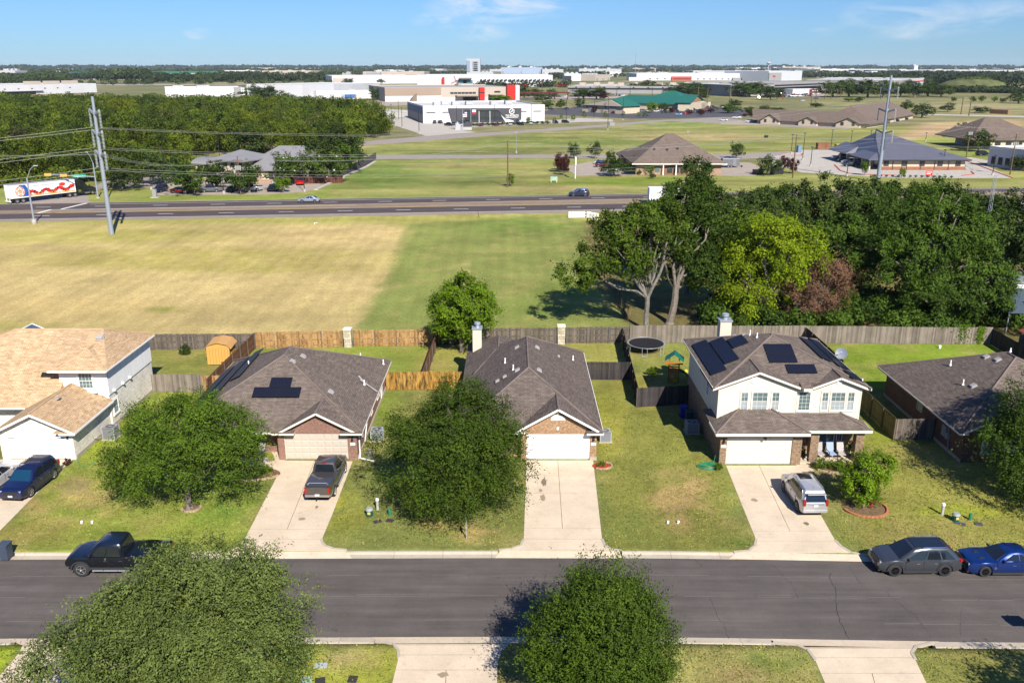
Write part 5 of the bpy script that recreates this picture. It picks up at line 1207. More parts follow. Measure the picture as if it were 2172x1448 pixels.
hose('tangled green garden hose beside the left garage corner of the two-storey house',[(15.7,60.6,.9),(15.5,60.3,.05),(15.2,59.9,.04)],(7,(14.9,59.7,0),.5))
mb=MB();mb.cyl((0,0,0),(0,0,.32),.12,.15,12);o=mb.build('bucket',WHITE);o.location=(46.2,88.6,0);tag(o,'white bucket on the bright green yard near the vines','bucket')
mb=MB();mb.ell((0,0,.22),(.2,.2,.22),10,6);o=mb.build('garden_pot',M('orange_pot',S(220,150,60),.6,var=0));o.location=(-19.3,58.5,0);tag(o,'small orange round ornament in the shaded flower bed','ornament')
for(x,y),c,lb in(((22.6,60.6),S(200,196,190),'white and black ornament beside the front door steps'),((24.75,53.3),S(220,60,60),'red and white ornament under the small tree'),((15.6,59.7),S(230,230,220),None)):
    if lb:mb=MB();mb.ell((0,0,.15),(.14,.12,.15),8,6);mb.ell((.05,-.03,.36),(.09,.09,.09),8,6);o=mb.build('garden_ornament',M('orn%d'%int(x),c,.6,var=.3,vs_=10));o.location=(x,y,0);tag(o,lb,'ornament')
# red metal roof shed and carport at the right edge
t=thing('shed','low shed with a red metal roof at the far right corner','shed',(56.5,84.5,0));mb=MB();mb.box(-2.6,3,-3,3,0,1.9);mb.build('wall',M('shed_grey',S(120,116,110),.8),parent=t);mb=MB();mb.add([(-2.8,-3.2,1.95),(3.2,-3.2,2.2),(3.2,3.2,2.7),(-2.8,3.2,2.4)],[(0,1,2,3)]);o=mb.build('roof',m_stripes('red_metal',S(176,88,60),4),parent=t);o.modifiers.new('t','SOLIDIFY').thickness=.08
t=thing('carport','blue-grey metal carport roof in the shade of the grove','carport',(60.5,97.5,0))
mb=MB();mb.add([(-4.6,-4,2.6),(5,-4,2.6),(5,4,3.4),(-4.6,4,3.4)],[(0,1,2,3)]);o=mb.build('roof',m_stripes('carport_metal',S(112,128,142),1.6),parent=t);o.modifiers.new('t','SOLIDIFY').thickness=.08
for x in(-4.4,0,4.6):
    for y in(-3.8,3.8):mb=MB();mb.cyl((x,y,0),(x,y,2.6+(y+3.8)*.1),.06,.06,8);mb.build('post',GALV,parent=t)
t=thing('shed','white shed wall glimpsed between the trees above the carport','shed',(65,108,0));mb=MB();mb.box(-4,5,-3,3,0,3.2);mb.build('wall',WHITE,parent=t);mb=MB();mb.box(-4.2,5.2,-3.2,3.2,3.2,3.35);mb.build('roof',GALV,parent=t)
# white picket enclosure at the highway edge
t=thing('picket_fence','low white picket fence at the edge of the highway verge','fence',(G(1235,461).x,G(1235,461).y,0))
a=G(1207,462)-t.location;b_=G(1243,461)-t.location;c=G(1268,466)-t.location
for p,q in((a,b_),(b_,c)):
    n_=int((q-p).length/.3)
    for i in range(n_+1):r_=p.lerp(q,i/n_);mb=MB();mb.box(r_.x-.09,r_.x+.09,r_.y-.02,r_.y+.02,0,1.25);mb.build('picket',WHITE,parent=t)
    mb=MB();mb.bar((p.x,p.y,.35),(q.x,q.y,.35),.05,.1);mb.bar((p.x,p.y,.95),(q.x,q.y,.95),.05,.1);mb.build('rail',WHITE,parent=t)
# ------------------------------------------------------------------ trees and shrubs
def leaf_mesh(name,P,N,size,mat,tint,rng,aspect=.5,along=None):
    """one four-sided leaf per point, facing roughly along N"""
    n=len(P);r=rng.normal(size=(n,3));N=N+r*.55;N/=np.linalg.norm(N,axis=1,keepdims=True)
    a=along if along is not None else rng.normal(size=(n,3));a=a+rng.normal(size=(n,3))*.35
    u=a-(a*N).sum(1,keepdims=True)*N;u/=np.maximum(np.linalg.norm(u,axis=1,keepdims=True),1e-6);v=np.cross(N,u)
    s=(size*rng.uniform(.65,1.35,n))[:,None]
    V=np.stack([P-u*s*.5,P+v*s*aspect*.5,P+u*s*.5,P-v*s*aspect*.5],1).reshape(-1,3)
    me=npmesh(name,V,np.arange(4*n).reshape(n,4))
    at=me.attributes.new('tint','FLOAT','POINT');at.data.foreach_set('value',np.repeat(np.clip(tint,0,1),4).astype('f'));me.materials.append(mat);return me
def unit(v):return v/np.maximum(np.linalg.norm(v,axis=1,keepdims=True),1e-9)
def crown_points(blobs,nspray,nleaf,L,rng,droop=.35,up=.15,spread=.16,inner=.35,top=0.0,per=16,tr=.0):
    """tufts seated on the skins of several overlapping ellipsoids, each a fan of leafy sprays"""
    vol=np.array([b[3]*b[4]*b[5]for b in blobs])**.67;w=vol/vol.sum();nt_=max(12,nspray//per)
    bi=rng.choice(len(blobs),nt_,p=w);B=np.array(blobs)[bi]
    d=unit(rng.normal(size=(nt_,3))+np.array([0,0,top]));rr=np.where(rng.random(nt_)<inner,rng.uniform(.35,.8,nt_),rng.uniform(.74,.98,nt_))
    bump=.74+.50*fbm(d[:,0]*2.6+B[:,0],d[:,2]*2.6+d[:,1]*2.1+B[:,2],3,3)
    C=B[:,:3]+d*B[:,3:6]*(rr*bump)[:,None];TR=tr or L*.62;tt=rng.random(nt_)
    ti_=rng.integers(0,nt_,nspray);e=unit(rng.normal(size=(nspray,3)));e=unit(e*.8+d[ti_]*.75+np.array([0,-.05,.12]))
    c=C[ti_]+e*(TR*rng.uniform(.1,1.0,nspray))[:,None]
    g=unit(e*np.array([1,1,.75])+rng.normal(size=(nspray,3))*.3+np.array([0,0,up]));ln=L*rng.uniform(.3,1.0,nspray)**1.5*np.where(rng.random(nspray)<.05,2.3,1.2)
    t=np.tile(np.linspace(0,1,nleaf),nspray);k=np.repeat(np.arange(nspray),nleaf)
    P=c[k]+g[k]*(ln[k]*t)[:,None]+np.array([0,0,-1.])*(droop*ln[k]*t**2)[:,None]+rng.normal(size=(len(k),3))*(spread*(1.15-t*.75))[:,None]
    N=unit(e[k]*1.0+d[ti_][k]*.35+np.array([0,-.1,.3]));al=g[k]+np.array([0,0,-.3*droop]);sp=rng.random(nspray)
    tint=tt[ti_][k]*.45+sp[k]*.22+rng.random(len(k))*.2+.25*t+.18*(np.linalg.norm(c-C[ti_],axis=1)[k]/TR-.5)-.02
    keep=P[:,2]>.15
    return P[keep],N[keep],al[keep],tint[keep]
def limb(mb,p,q,r0,r1,seg=4,jit=.08,rg=None):
    rg=rg or rnd;p=Vector(p);q=Vector(q);L=(q-p).length;pts=[p]
    for i in range(1,seg):pts.append(p.lerp(q,i/seg)+Vector((rg.uniform(-1,1),rg.uniform(-1,1),rg.uniform(-.5,.5)))*L*jit)
    pts.append(q)
    for i in range(seg):mb.cyl(pts[i],pts[i+1],r0+(r1-r0)*i/seg,r0+(r1-r0)*(i+1)/seg,7)
    return pts
def trunk_for(blobs,h0,r,bark,parent,seed=1,nb=14,lean=(0,0),fork=1):
    rg=random.Random(seed);mb=MB();top=Vector((lean[0],lean[1],h0));mb.cyl((0,0,-.1),(0,0,.25),r*1.5,r*1.08,9);limb(mb,(0,0,.2),top,r*1.05,r*.85,3,.03,rg)
    for k in range(nb):
        b_=blobs[k%len(blobs)];a=rg.uniform(0,6.28);e=rg.uniform(.3,.8)
        q=Vector((b_[0]+b_[3]*e*math.cos(a),b_[1]+b_[4]*e*math.sin(a),b_[2]+b_[5]*rg.uniform(-.1,.7)))
        pts=limb(mb,top+Vector((0,0,rg.uniform(-.3,.2))),q,r*.5,r*.12,4,.07,rg)
        for j in range(2):
            s_=pts[2+j];limb(mb,s_,s_+(q-top).normalized()*rg.uniform(.8,1.6)+Vector((rg.uniform(-1,1),rg.uniform(-1,1),rg.uniform(-.2,.8)))*(b_[3]*.3),r*.2,r*.05,3,.1,rg)
    return mb.build('trunk',bark,parent=parent,smooth=True,uv=False)
LF_A=m_leaf('elm_leaves',S(40,64,16,.5),S(118,148,42,.5));LF_A2=m_leaf('elm_leaves_pale',S(54,74,26,.5),S(146,164,84,.5));LF_B=m_leaf('bright_leaves',S(56,92,14,.5),S(138,170,34,.5))
LF_D=m_leaf('dark_leaves',S(32,54,16,.5),S(98,128,38,.5));LF_P=m_leaf('pecan_leaves',S(40,64,16,.5),S(118,144,40,.5));LF_Y=m_leaf('yellow_leaves',S(88,116,10,.5),S(166,188,34,.5))
LF_O=m_leaf('oak_leaves',S(36,56,22,.5),S(104,126,54,.5));LF_R=m_leaf('rusty_leaves',S(96,78,64,.5),S(158,116,88,.5));LF_F=m_leaf('flowering_leaves',S(60,92,30,.5),S(110,136,50,.5),S(214,50,70,.6))
LF_W=m_leaf('white_flower_leaves',S(60,84,30,.5),S(110,134,48,.5),S(236,236,220,.7));LF_K=m_leaf('pink_flower_leaves',S(110,96,70,.5),S(190,150,140,.5),S(226,186,182,.7));LF_M=m_leaf('maroon_leaves',S(56,36,32,.5),S(118,66,60,.5))
LF_WD=[m_leaf('wood_leaves_a',S(44,62,14,.5),S(134,152,42,.5)),m_leaf('wood_leaves_b',S(36,54,16,.5),S(104,126,42,.5)),m_leaf('wood_leaves_c',S(80,92,14,.5),S(144,152,36,.5)),m_leaf('wood_leaves_d',S(66,72,40,.5),S(122,122,72,.5))]
def big_tree(name,label,loc,blobs,nspray,nleaf,leaf,mat,bark,h0,r,seed,L=1.1,droop=.35,aspect=.45,spread=.16,inner=.35,up=.15,nb=14,lean=(0,0),cat='tree',group=None,top=0.0,per=19):
    t=thing(name,label,cat,loc,0,group);rng=np.random.default_rng(seed)
    P,N,al,ti=crown_points(blobs,nspray,nleaf,L,rng,droop,up,spread,inner,top,per,L*.62*(per/16)**.4 if r>.1 else 0)
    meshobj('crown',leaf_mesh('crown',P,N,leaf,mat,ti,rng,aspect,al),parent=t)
    if r>0:trunk_for(blobs,h0,r,bark,t,seed,nb,lean)
    return t
SYCB=M('silver_bark',(0.15,0.135,0.115),0.85,var=0.35,vs_=3)
# -- street trees near the camera
q=G(402,1078)
big_tree('elm_tree','full green elm on the lawn in front of the red brick house',(q.x,q.y,0),[(0.2,0.4,5.05,3.49,3.3,2.33),(-2.2,0.2,4.45,2.62,2.6,2.05),(2.5,0.8,4.65,2.52,2.6,2.05),(0.8,1.6,6.05,2.52,2.4,1.86),(-1.8,1.0,5.65,2.04,2.2,1.58),(3.3,0,3.95,1.65,2,1.3),(-3.4,-0.6,3.35,1.55,1.8,1.21),(0.2,-1.0,4.2,2.6,2.2,1.4)],4600,17,.15,LF_A,BARK,2.0,.22,11)
q=G(965,1085)
big_tree('elm_tree','large weeping elm hiding the left half of the tan brick house',(q.x,q.y+.3,0),[(0,.3,4.4,4.0,3.6,2.8),(-2.6,0,3.8,2.8,2.8,2.4),(2.6,.2,3.7,2.8,2.8,2.3),(.3,1.4,6.0,3.0,2.6,2.4),(.6,.8,7.3,1.9,1.8,1.5),(-1.9,1,5.5,2.2,2.2,1.8),(2.2,1,5.6,2.4,2.2,1.7),(0,-1.8,3.0,3.2,2.3,1.8)],6200,17,.15,LF_A,BARK,1.9,.26,12,droop=.55,L=1.2)
big_tree('elm_tree','broad pale green elm covering the lower left street and verge',(-15.9,33.5,0),[(0.5,0.0,4.43,4.14,3.6,2.7),(-2.38,-0.54,3.71,2.97,2.88,2.25),(3.74,0.36,4.16,2.7,2.61,2.07),(1.4,1.98,5.51,3.06,2.52,1.89),(-1.66,1.62,4.61,2.52,2.34,1.89),(0.77,-2.52,3.71,3.24,2.52,2.16),(4.28,-1.26,3.35,2.16,2.16,1.8),(-3.46,-2.16,3.17,2.34,2.25,1.89),(3.38,1.44,5.69,1.71,1.71,1.35),(-0.4,2.34,5.15,1.98,1.8,1.53)],8800,18,.135,LF_A2,BARK,2.2,.3,13,droop=.35,L=1.1)
big_tree('elm_tree','round dense elm at the bottom middle overhanging the street',(4.3,34.1,0),[(-0.2,0.0,3.73,2.77,2.69,2.27),(-1.46,0.25,3.23,2.18,2.18,1.85),(1.23,0.17,3.31,2.18,2.18,1.85),(-0.03,0.84,4.99,1.93,1.85,1.68),(0.05,-1.09,2.89,2.52,2.18,1.68),(-1.04,0.76,4.57,1.51,1.51,1.26),(1.06,0.67,4.57,1.51,1.51,1.26)],6000,18,.128,LF_A,BARK,1.9,.26,14,droop=.1,L=1.0,up=.5)
big_tree('elm_tree','spreading drooping elm at the right edge shading the dark brick house',(38.6,54.6,0),[(0,0,5.0,4.2,4.0,3.0),(-2.8,0,4.0,2.8,2.8,2.2),(-1.6,1,6.2,2.6,2.4,2.0),(2.5,0,5.4,3.2,3.0,2.8),(-.6,-2,3.6,3.6,2.6,2.0),(.2,.8,7.8,2.4,2.2,1.9),(-2.6,-1.6,2.6,2.6,2.4,1.4),(1.5,1,8.6,2.4,2.2,2.0)],6200,17,.17,LF_D,BARK,2.0,.28,15,droop=.6,L=1.3)
big_tree('elm_tree','elm past the lower right corner whose shade falls on the lawn',(27.6,28.6,0),[(0,0,4.5,2.6,2.6,2.2),(1.0,0,5.3,2,2,1.6)],1500,14,.2,LF_A,BARK,1.9,.2,16)
q=G(1833,1078)
big_tree('young_tree','small round bright green tree in a terracotta-edged bed',(q.x,q.y+.2,0),[(.3,.2,2.6,1.35,1.3,1.45),(0,0,1.7,1.2,1.1,1.0),(.7,.3,3.2,.95,.9,.9),(-.5,0,2.4,.9,.9,.9)],1250,13,.15,LF_B,BARK,1.0,.08,17,L=.5,spread=.12,nb=8)
q=G(979,746)
big_tree('shade_tree','round bright green tree behind the tan brick house',(q.x,q.y,0),[(0.19,0.0,5.04,3.1,2.91,2.62),(-1.55,0.0,4.36,2.33,2.33,2.04),(1.84,0.0,4.65,2.23,2.23,2.04),(0.39,0.0,6.49,2.33,2.13,1.84),(0.0,-0.78,3.68,2.72,2.13,1.55)],2600,12,.25,LF_B,BARK,2.4,.2,18,L=.8,spread=.22)
# -- the grove behind the fence
def G2(px,Y):return Vector(((px-CXP)/F_PX*(Y*CS+CAM_H*SN),Y,0))
q=G2(1370,95.5)
sy=big_tree('pecan_tree','tall open tree with pale forked limbs at the left end of the grove',q,[(-3.6,2,10.2,3.4,3.2,2.2),(-6.2,1,7.9,2.6,2.6,1.7),(-8.0,0,6.2,2.2,2.2,1.2),(-2.6,-1.2,8.6,2.6,1.6,1.6),(.8,-1.2,9.6,2.2,1.4,1.6),(-1.4,2,12.3,3.0,2.8,1.9),(1.4,2,12.6,2.6,2.6,1.8),(-4.4,0,12.0,2.4,2.4,1.3),(3.2,2,10.4,1.8,2,1.4),(-1.6,0,9.2,2.0,2,1.2)],2500,11,.34,LF_P,SYCB,4.0,.30,21,L=1.0,spread=.3,nb=20,inner=.5)
mb=MB()
for p_,q_,r0,r1 in(((0,0,3.8),(-1.6,.4,7.2),.20,.16),((-1.6,.4,7.2),(-4.8,1,10),.15,.06),((-1.6,.4,7.0),(-2.2,1,11.4),.11,.05),((0,0,3.8),(.1,0,9.6),.17,.10),((.1,0,3.9),(1.6,.3,7.6),.20,.15),((1.6,.3,7.6),(2.2,.5,11.8),.14,.06),((1.4,.3,7.2),(3.8,.5,10.4),.09,.04),((-3,.7,8.4),(-7.6,.5,7.0),.09,.04)):limb(mb,p_,q_,r0,r1,4,.03)
mb.build('limb',SYCB,parent=sy,smooth=True,uv=False)
big_tree('pecan_tree','dark leaning-trunk tree right behind the pale forked tree',G2(1420,98),[(1.0,2,8.4,3.8,3.6,2.6),(3.6,1,6.4,3.0,3,1.8),(2.6,3,11.2,3.4,3.2,2.6),(1.5,3,14.2,2.6,2.4,2.0),(5.0,3,10.2,2.8,2.8,2.2)],2700,11,.34,LF_D,BARK,4.4,.42,22,L=1.0,spread=.3,lean=(.5,0))
big_tree('pecan_tree','tall dark tree whose top rises highest above the highway',G2(1455,112),[(0.0,1.9,9.03,3.8,3.42,3.04),(0.38,1.9,12.92,3.04,2.85,2.28),(0.38,1.9,15.77,2.18,2.09,1.61),(3.99,1.9,10.64,3.42,3.04,2.47),(-3.04,1.9,10.07,2.66,2.47,1.9)],2500,11,.38,LF_D,BARK,4.0,.4,23,L=1.1,spread=.34)
big_tree('mesquite_tree','yellow-green feathery tree in the middle of the grove',G2(1610,97),[(-.3,0,8.8,4.2,3.6,3.2),(3.0,0,7.6,3.6,3.2,2.8),(-2.0,0,5.6,3.4,3,2.2),(.4,0,11.4,3.2,2.8,1.7),(4.2,0,9.8,2.4,2.4,1.5),(-1.2,-1,3.0,3.6,2.6,2.0)],3600,12,.26,LF_Y,BARK,2.6,.3,24,L=1.1,spread=.26,droop=.5)
big_tree('grove_tree','mid green tree filling the grove between the leaning trunk and the yellow-green tree',G2(1530,104),[(0,0,6.8,4.0,3.4,3.0),(1.4,0,9.4,3.4,3,2.4),(-2.4,0,8.2,3,3,2.4)],2400,11,.34,LF_P,BARK,3,.34,25,L=1.0,spread=.3)
big_tree('dry_shrub_tree','half-dead rusty brown bush beside the yellow-green tree',G2(1722,95.5),[(0,0,4.6,3.0,2.6,2.6),(1.5,0,6.4,2.0,1.8,1.4),(-1.6,0,3.0,2.0,2,1.8)],2300,12,.19,LF_R,PALEBARK,1.0,.14,26,L=1.2,spread=.16,up=.8,nb=30,droop=.1)
big_tree('flowering_shrub','green shrub dotted with red flowers in the shade of the grove',G2(1768,96.5),[(0,0,2.6,1.7,1.5,1.4),(1.0,0,3.4,1.2,1.2,1.0)],700,11,.18,LF_F,BARK,.8,.07,27,L=.5,spread=.14,nb=6,cat='shrub')
big_tree('pecan_tree','very large dark green tree spreading over the right part of the fence',G2(1935,99),[(0.0,0.93,8.84,5.58,4.65,3.35),(-4.28,0.0,7.25,3.91,3.53,2.79),(4.84,0.0,6.88,4.28,3.53,2.79),(1.67,0.93,12.28,4.28,3.72,2.6),(2.23,0.93,14.88,2.79,2.6,1.77),(-2.23,0.93,11.35,3.35,2.98,2.23),(7.07,-0.93,4.84,3.35,2.79,1.86),(2.42,-2.05,4.46,4.65,2.79,2.05),(5.21,0.93,10.42,3.35,2.98,2.05)],7000,12,.32,LF_D,BARK,3.4,.5,28,L=1.1,spread=.3,nb=24)
big_tree('pecan_tree','dark tree in front of the largest one at the right end of the fence',G2(2010,94.5),[(0,0,3.8,3.4,2.4,1.6),(3.5,0,4.2,3.0,2.4,1.5),(-3.0,0,3.6,2.4,2,1.2)],1500,12,.3,LF_D,BARK,2.2,.26,29,L=.9,spread=.26)
for px,Y,hh,rr,sd,lb in((1590,138,10.5,5.2,31,'dark oak in the back row of the grove just right of the tallest top'),(1660,142,10.8,5.4,32,'dark oak in the back row of the grove above the yellow-green tree'),(1740,140,12.6,6.2,33,'dark oak in the back row left of the tall steel pole'),(1815,142,11.6,5.6,34,'dark oak in the back row at the foot of the tall steel pole'),(1530,128,11.0,4.8,35,'dark oak in the back row of the grove under the brick office'),(1885,150,11.0,5,36,'dark oak behind the largest tree of the grove'),(2060,146,9.0,5.4,37,'low dark oak behind the lattice mast'),(2130,140,9.2,5.6,38,'dark oak at the right edge behind the lattice mast'),(1660,118,9.5,5.2,39,'dark tree directly behind the yellow-green tree'),(1780,114,10.0,5.6,40,'dark tree behind the rusty brown bush'),(2165,112,14.5,5.6,41,'tall very dark tree at the right edge of the grove'),(2110,122,9.5,4.6,42,'dark tree between the largest tree and the right edge'),(1250,150,0,0,0,None)):
    if lb:
        r_=rr;big_tree('live_oak',lb,G2(px,Y),[(0,0,hh*.55,r_,r_*.9,hh*.34),(-r_*.45,0,hh*.62,r_*.6,r_*.6,hh*.26),(r_*.45,0,hh*.6,r_*.6,r_*.6,hh*.28),(0,0,hh*.78,r_*.62,r_*.6,hh*.22),(0,-r_*.4,hh*.4,r_*.85,r_*.5,hh*.28)],1500,10,.44,LF_O if sd%2 else LF_D,BARK,hh*.25,.3,sd,L=1.1,spread=.34,nb=6)
for px,Y,w_,lb in((1560,93.0,1.6,'low green undergrowth shrub at the foot of the yellow-green tree'),(1650,93.5,1.5,'low green shrub between the yellow-green tree and the rusty bush'),(1500,100,1.4,'shadowed low shrub near the leaning trunk')):
    big_tree('shrub',lb,G2(px,Y),[(0,0,1.2,w_,w_*.8,1.2)],300,10,.2,LF_P,BARK,.4,.04,int(px),L=.5,spread=.16,nb=4,cat='shrub')
# vines on the fence
for px,Y,w_,hh,lb in((2045,89.6,.8,2.2,'wide green vine hanging over the pale grey fence'),(2082,89.5,.45,2.0,'narrow green vine on the pale grey fence right of the wide one')):
    rng=np.random.default_rng(int(px));n_=900;P=np.stack([rng.normal(size=n_)*w_*.5,-.12-rng.random(n_)*.22,rng.random(n_)**.6*hh],1);q=G2(px,Y)
    t=thing('vine',lb,'vine',(q.x,Y+.75,0));meshobj('foliage',leaf_mesh('foliage',P,np.tile([0,-1.,.4],(n_,1)),.17,LF_B,rng.random(n_),rng,.7),parent=t,kind='stuff')
# -- shared small crowns for planting and far trees
LIB={}
def lib(key,blobs,nspray,nleaf,leaf,mat,seed,**k):
    rng=np.random.default_rng(seed);P,N,al,ti=crown_points(blobs,nspray,nleaf,k.get('L',.12),rng,k.get('droop',.3),.15,k.get('spread',.04),k.get('inner',.25),k.get('top',.0),9,.085)
    LIB[key]=leaf_mesh(key,P,N,leaf,mat,ti,rng,.6,al)
UB=[(0,0,.62,.42,.42,.34),(-.2,.1,.55,.3,.3,.26),(.22,-.1,.58,.3,.3,.26),(0,0,.78,.26,.26,.2),(.05,-.2,.5,.3,.25,.22),(0,0,.42,.36,.36,.2)]
UB2=[(0,0,.58,.48,.46,.32),(-.28,0,.5,.28,.3,.24),(.3,.05,.52,.28,.3,.24),(-.1,0,.76,.28,.26,.2),(0,-.25,.42,.36,.25,.24),(0,0,.40,.42,.4,.2)]
UB3=[(0,0,.5,.3,.3,.42),(0,0,.72,.2,.2,.26)]
for i,(mt,nm)in enumerate(((LF_D,'dk'),(LF_O,'oak'),(LF_M,'maroon'),(LF_W,'whitefl'),(LF_K,'pink'),(LF_B,'lime'),(LF_Y,'yel'))):
    lib(nm,UB2 if nm in('oak','dk')else UB,460,8,.052,mt,60+i,inner=.45);lib(nm+'v',UB,420,8,.055,mt,80+i,inner=.45)
lib('slim',UB3,200,8,.06,LF_B,95)
for i in range(8):lib('wd%d'%i,UB2 if i%2 else UB,560,8,.048,LF_WD[i%4],100+i,spread=.05)
tmb=MB();tmb.cyl((0,0,-.02),(0,0,.45),.035,.02,6);tmb.cyl((0,0,.3),(.2,0,.6),.016,.008,5);tmb.cyl((0,0,.32),(-.18,.08,.6),.016,.008,5);tmb.cyl((0,0,.35),(0,-.15,.65),.016,.008,5)
_t=tmb.build('trunk',BARK,uv=False);TRUNK=_t.data;bpy.data.objects.remove(_t)
def small_tree(name,label,px,py,w,h,key,cat='tree',group=None,loc=None,sx=1.0):
    q=loc or G(px,py);t=thing(name,label,cat,q,rnd.uniform(0,6.28),group);
    c=meshobj('crown',LIB[key],parent=t);c.scale=(w*sx,w,h);
    if cat=='tree':k=meshobj('trunk',TRUNK,parent=t);k.scale=(w,w,h)
    return t
# pixel height to metres at a ground point
def hpx(px,py,top):Y=G(px,py).y;return PY(px,top,Y).z
def wpx(px,py,wid):q=G(px,py);return wid/F_PX*(q.y*CS+CAM_H*SN)
def ptree(label,px,py,top,wid,key,name='tree',cat='tree',group=None):return small_tree(name,label,px,py,wpx(px,py,wid)*1.28,hpx(px,py,top)*1.08,key,cat,group)
for a in(('broad dark oak beside the tall steel pole and the side road',262,402,356,74,'oak'),('dark oak in the clinic parking lot island, leftmost of the row by the road',393,414,352,66,'dk'),('dark oak second from the left in the row before the clinic',461,404,346,68,'dkv'),('dark oak third from the left in the row before the clinic',529,409,350,66,'dk'),('small yellow-green tree beside the red pickup lot',601,408,374,34,'limev'),('large dark oak left of the clinic canopy',348,388,330,80,'oak'),('large round dark tree behind the clinic tower',535,345,276,74,'oakv'),('pink flowering crape myrtle behind the clinic roof',545,340,302,62,'pink'),
          ('dark oak at the back corner of the clinic yard',682,372,292,80,'oak'),('dark rounded tree at the end of the clinic fence',742,362,296,72,'oakv'),('dark tree between the clinic roof and the fenced yard',722,372,306,66,'dk'),('white flowering crape myrtle left of the clinic yard fence',610,389,326,60,'whitefl'),('white flowering crape myrtle in the middle before the fenced yard',654,389,325,66,'whiteflv'),('white flowering crape myrtle right by the fenced yard',698,388,327,68,'whitefl'),
          ('left one of two slim trees beside the service road',1216,336,303,24,'oak'),('right one of two slim trees beside the service road',1262,336,303,25,'oakv'),('dark tree beside the cars of the brick office',1302,373,336,48,'dk'),('dark pointed tree at the left wall of the brick office',1294,352,322,22,'oakv'),('dark tree behind the cargo trailer',1561,336,302,28,'oak'),('dark tree at the edge of the office lot on the right',1629,372,330,38,'oak'),('small brownish tree near the pale clinic lot',1662,362,332,24,'maroonv'),('second small brownish tree near the pale clinic lot',1680,368,338,24,'maroon'),
          ('yellowing young tree by the blue roof building',1833,372,344,16,'lime'),('thin young tree before the blue roof building',1912,377,357,14,'limev'),('dark tree left of the brown roofed office at the right',2040,292,262,38,'dk'),('dark tree in front of the brown roofed office',2075,322,276,46,'oak'),('dark tree at the far right beside the white building',2160,362,330,34,'oak'),
          ('dark tree at the right end of the long tan-roofed building',1955,250,220,40,'oak'),('second dark tree at the right end of the long building',1922,236,214,24,'dk'),('round dark shrub-like tree in the open field to the right',2010,238,220,28,'oakv'),('small tree in the upper right field, leftmost of five',2022,216,206,10,'oak'),('small tree in the upper right field, second of five',2063,217,205,12,'dk'),('small tree in the upper right field, third of five',2081,217,204,12,'lime'),('small tree in the upper right field, fourth of five',2109,217,205,12,'limev'),('small tree in the upper right field, fifth of five',2126,218,208,12,'oak'),('wide dark tree at the right edge of the upper field',2160,220,198,42,'oakv')):
    ptree(*a)
for i,(px,py,tp,w_,key,lb)in enumerate(((1190,366,327,30,'maroon','rearmost maroon crape myrtle of the row beside the office drive'),(1192,361,334,28,'maroonv','second maroon crape myrtle of the row beside the office drive'),(1196,372,338,24,'maroon','front maroon crape myrtle of the row beside the office drive'))):ptree(lb,px,py,tp,w_,key,'crape_myrtle')
for lb,px,py,tp,w_,key in(('dark shrub at the left corner of the brick office',1338,370,346,26,'dk'),('green shrub against the brick office wall',1377,371,345,20,'limev'),('low shrub near the office mechanical box',1356,371,360,10,'dk'),('small round shrub on the lawn before the brick office',1383,379,367,12,'dk'),('green climbing shrub at the foot of the wooden pole',1084,395,370,18,'lime'),('dark shrub row on the right field',2080,240,226,36,'oak')):ptree(lb,px,py,tp,w_,key,'shrub','shrub')
# yard planting
for lb,x,y,w_,h_,key in(('leafy lily clump left of the porch planting',23.3,59.2,1.1,1.0,'lime'),('clipped box shrub in front of the porch',24.6,59.1,1.5,1.05,'limev'),('yellow-green shrub in front of the blue-grey chair',25.7,59.0,1.2,1.0,'yel'),('dark shrub at the right end of the porch planting',27.0,59.2,1.5,1.1,'dk'),('yellow-green shrub at the left corner of the two-storey garage',15.6,59.2,.8,.6,'lime'),('small pale shrub in the red mulch bed',6.75,59.7,.6,.55,'whiteflv'),('small leafy shrub at the white stone garage corner',-33.9,59.9,.6,.75,'maroonv'),('dark shrub in the shaded flower bed',-20.6,58.8,1.5,1.0,'dk'),('green shrub in the flower bed near the walkway',-18.5,58.6,1.2,.8,'lime'),('large arching shrub at the back of the two-storey house',28.8,76.5,3.2,2.6,'yel'),('rose bush by the grey fence behind the stone house',-34.5,86.5,1.3,1.2,'dk'),('low green bush by the grey fence behind the stone house',-31.5,86.8,1.1,1.0,'lime'),('pale flowering bush between the orange shed and brown fence',-28.5,81.6,1.3,1.3,'whitefl'),('potted green plant on the porch at the right column',26.3,61.3,.9,1.5,'lime'),('dark potted plant beside the front door',22.6,61.4,.5,1.2,'dk'),('broad-leaved plant in the shadow of the play tower',13.9,80.0,1.2,1.0,'lime')):
    small_tree('shrub',lb,0,0,w_,h_*1.05,key,'shrub',None,Vector((x,y,-.12)))
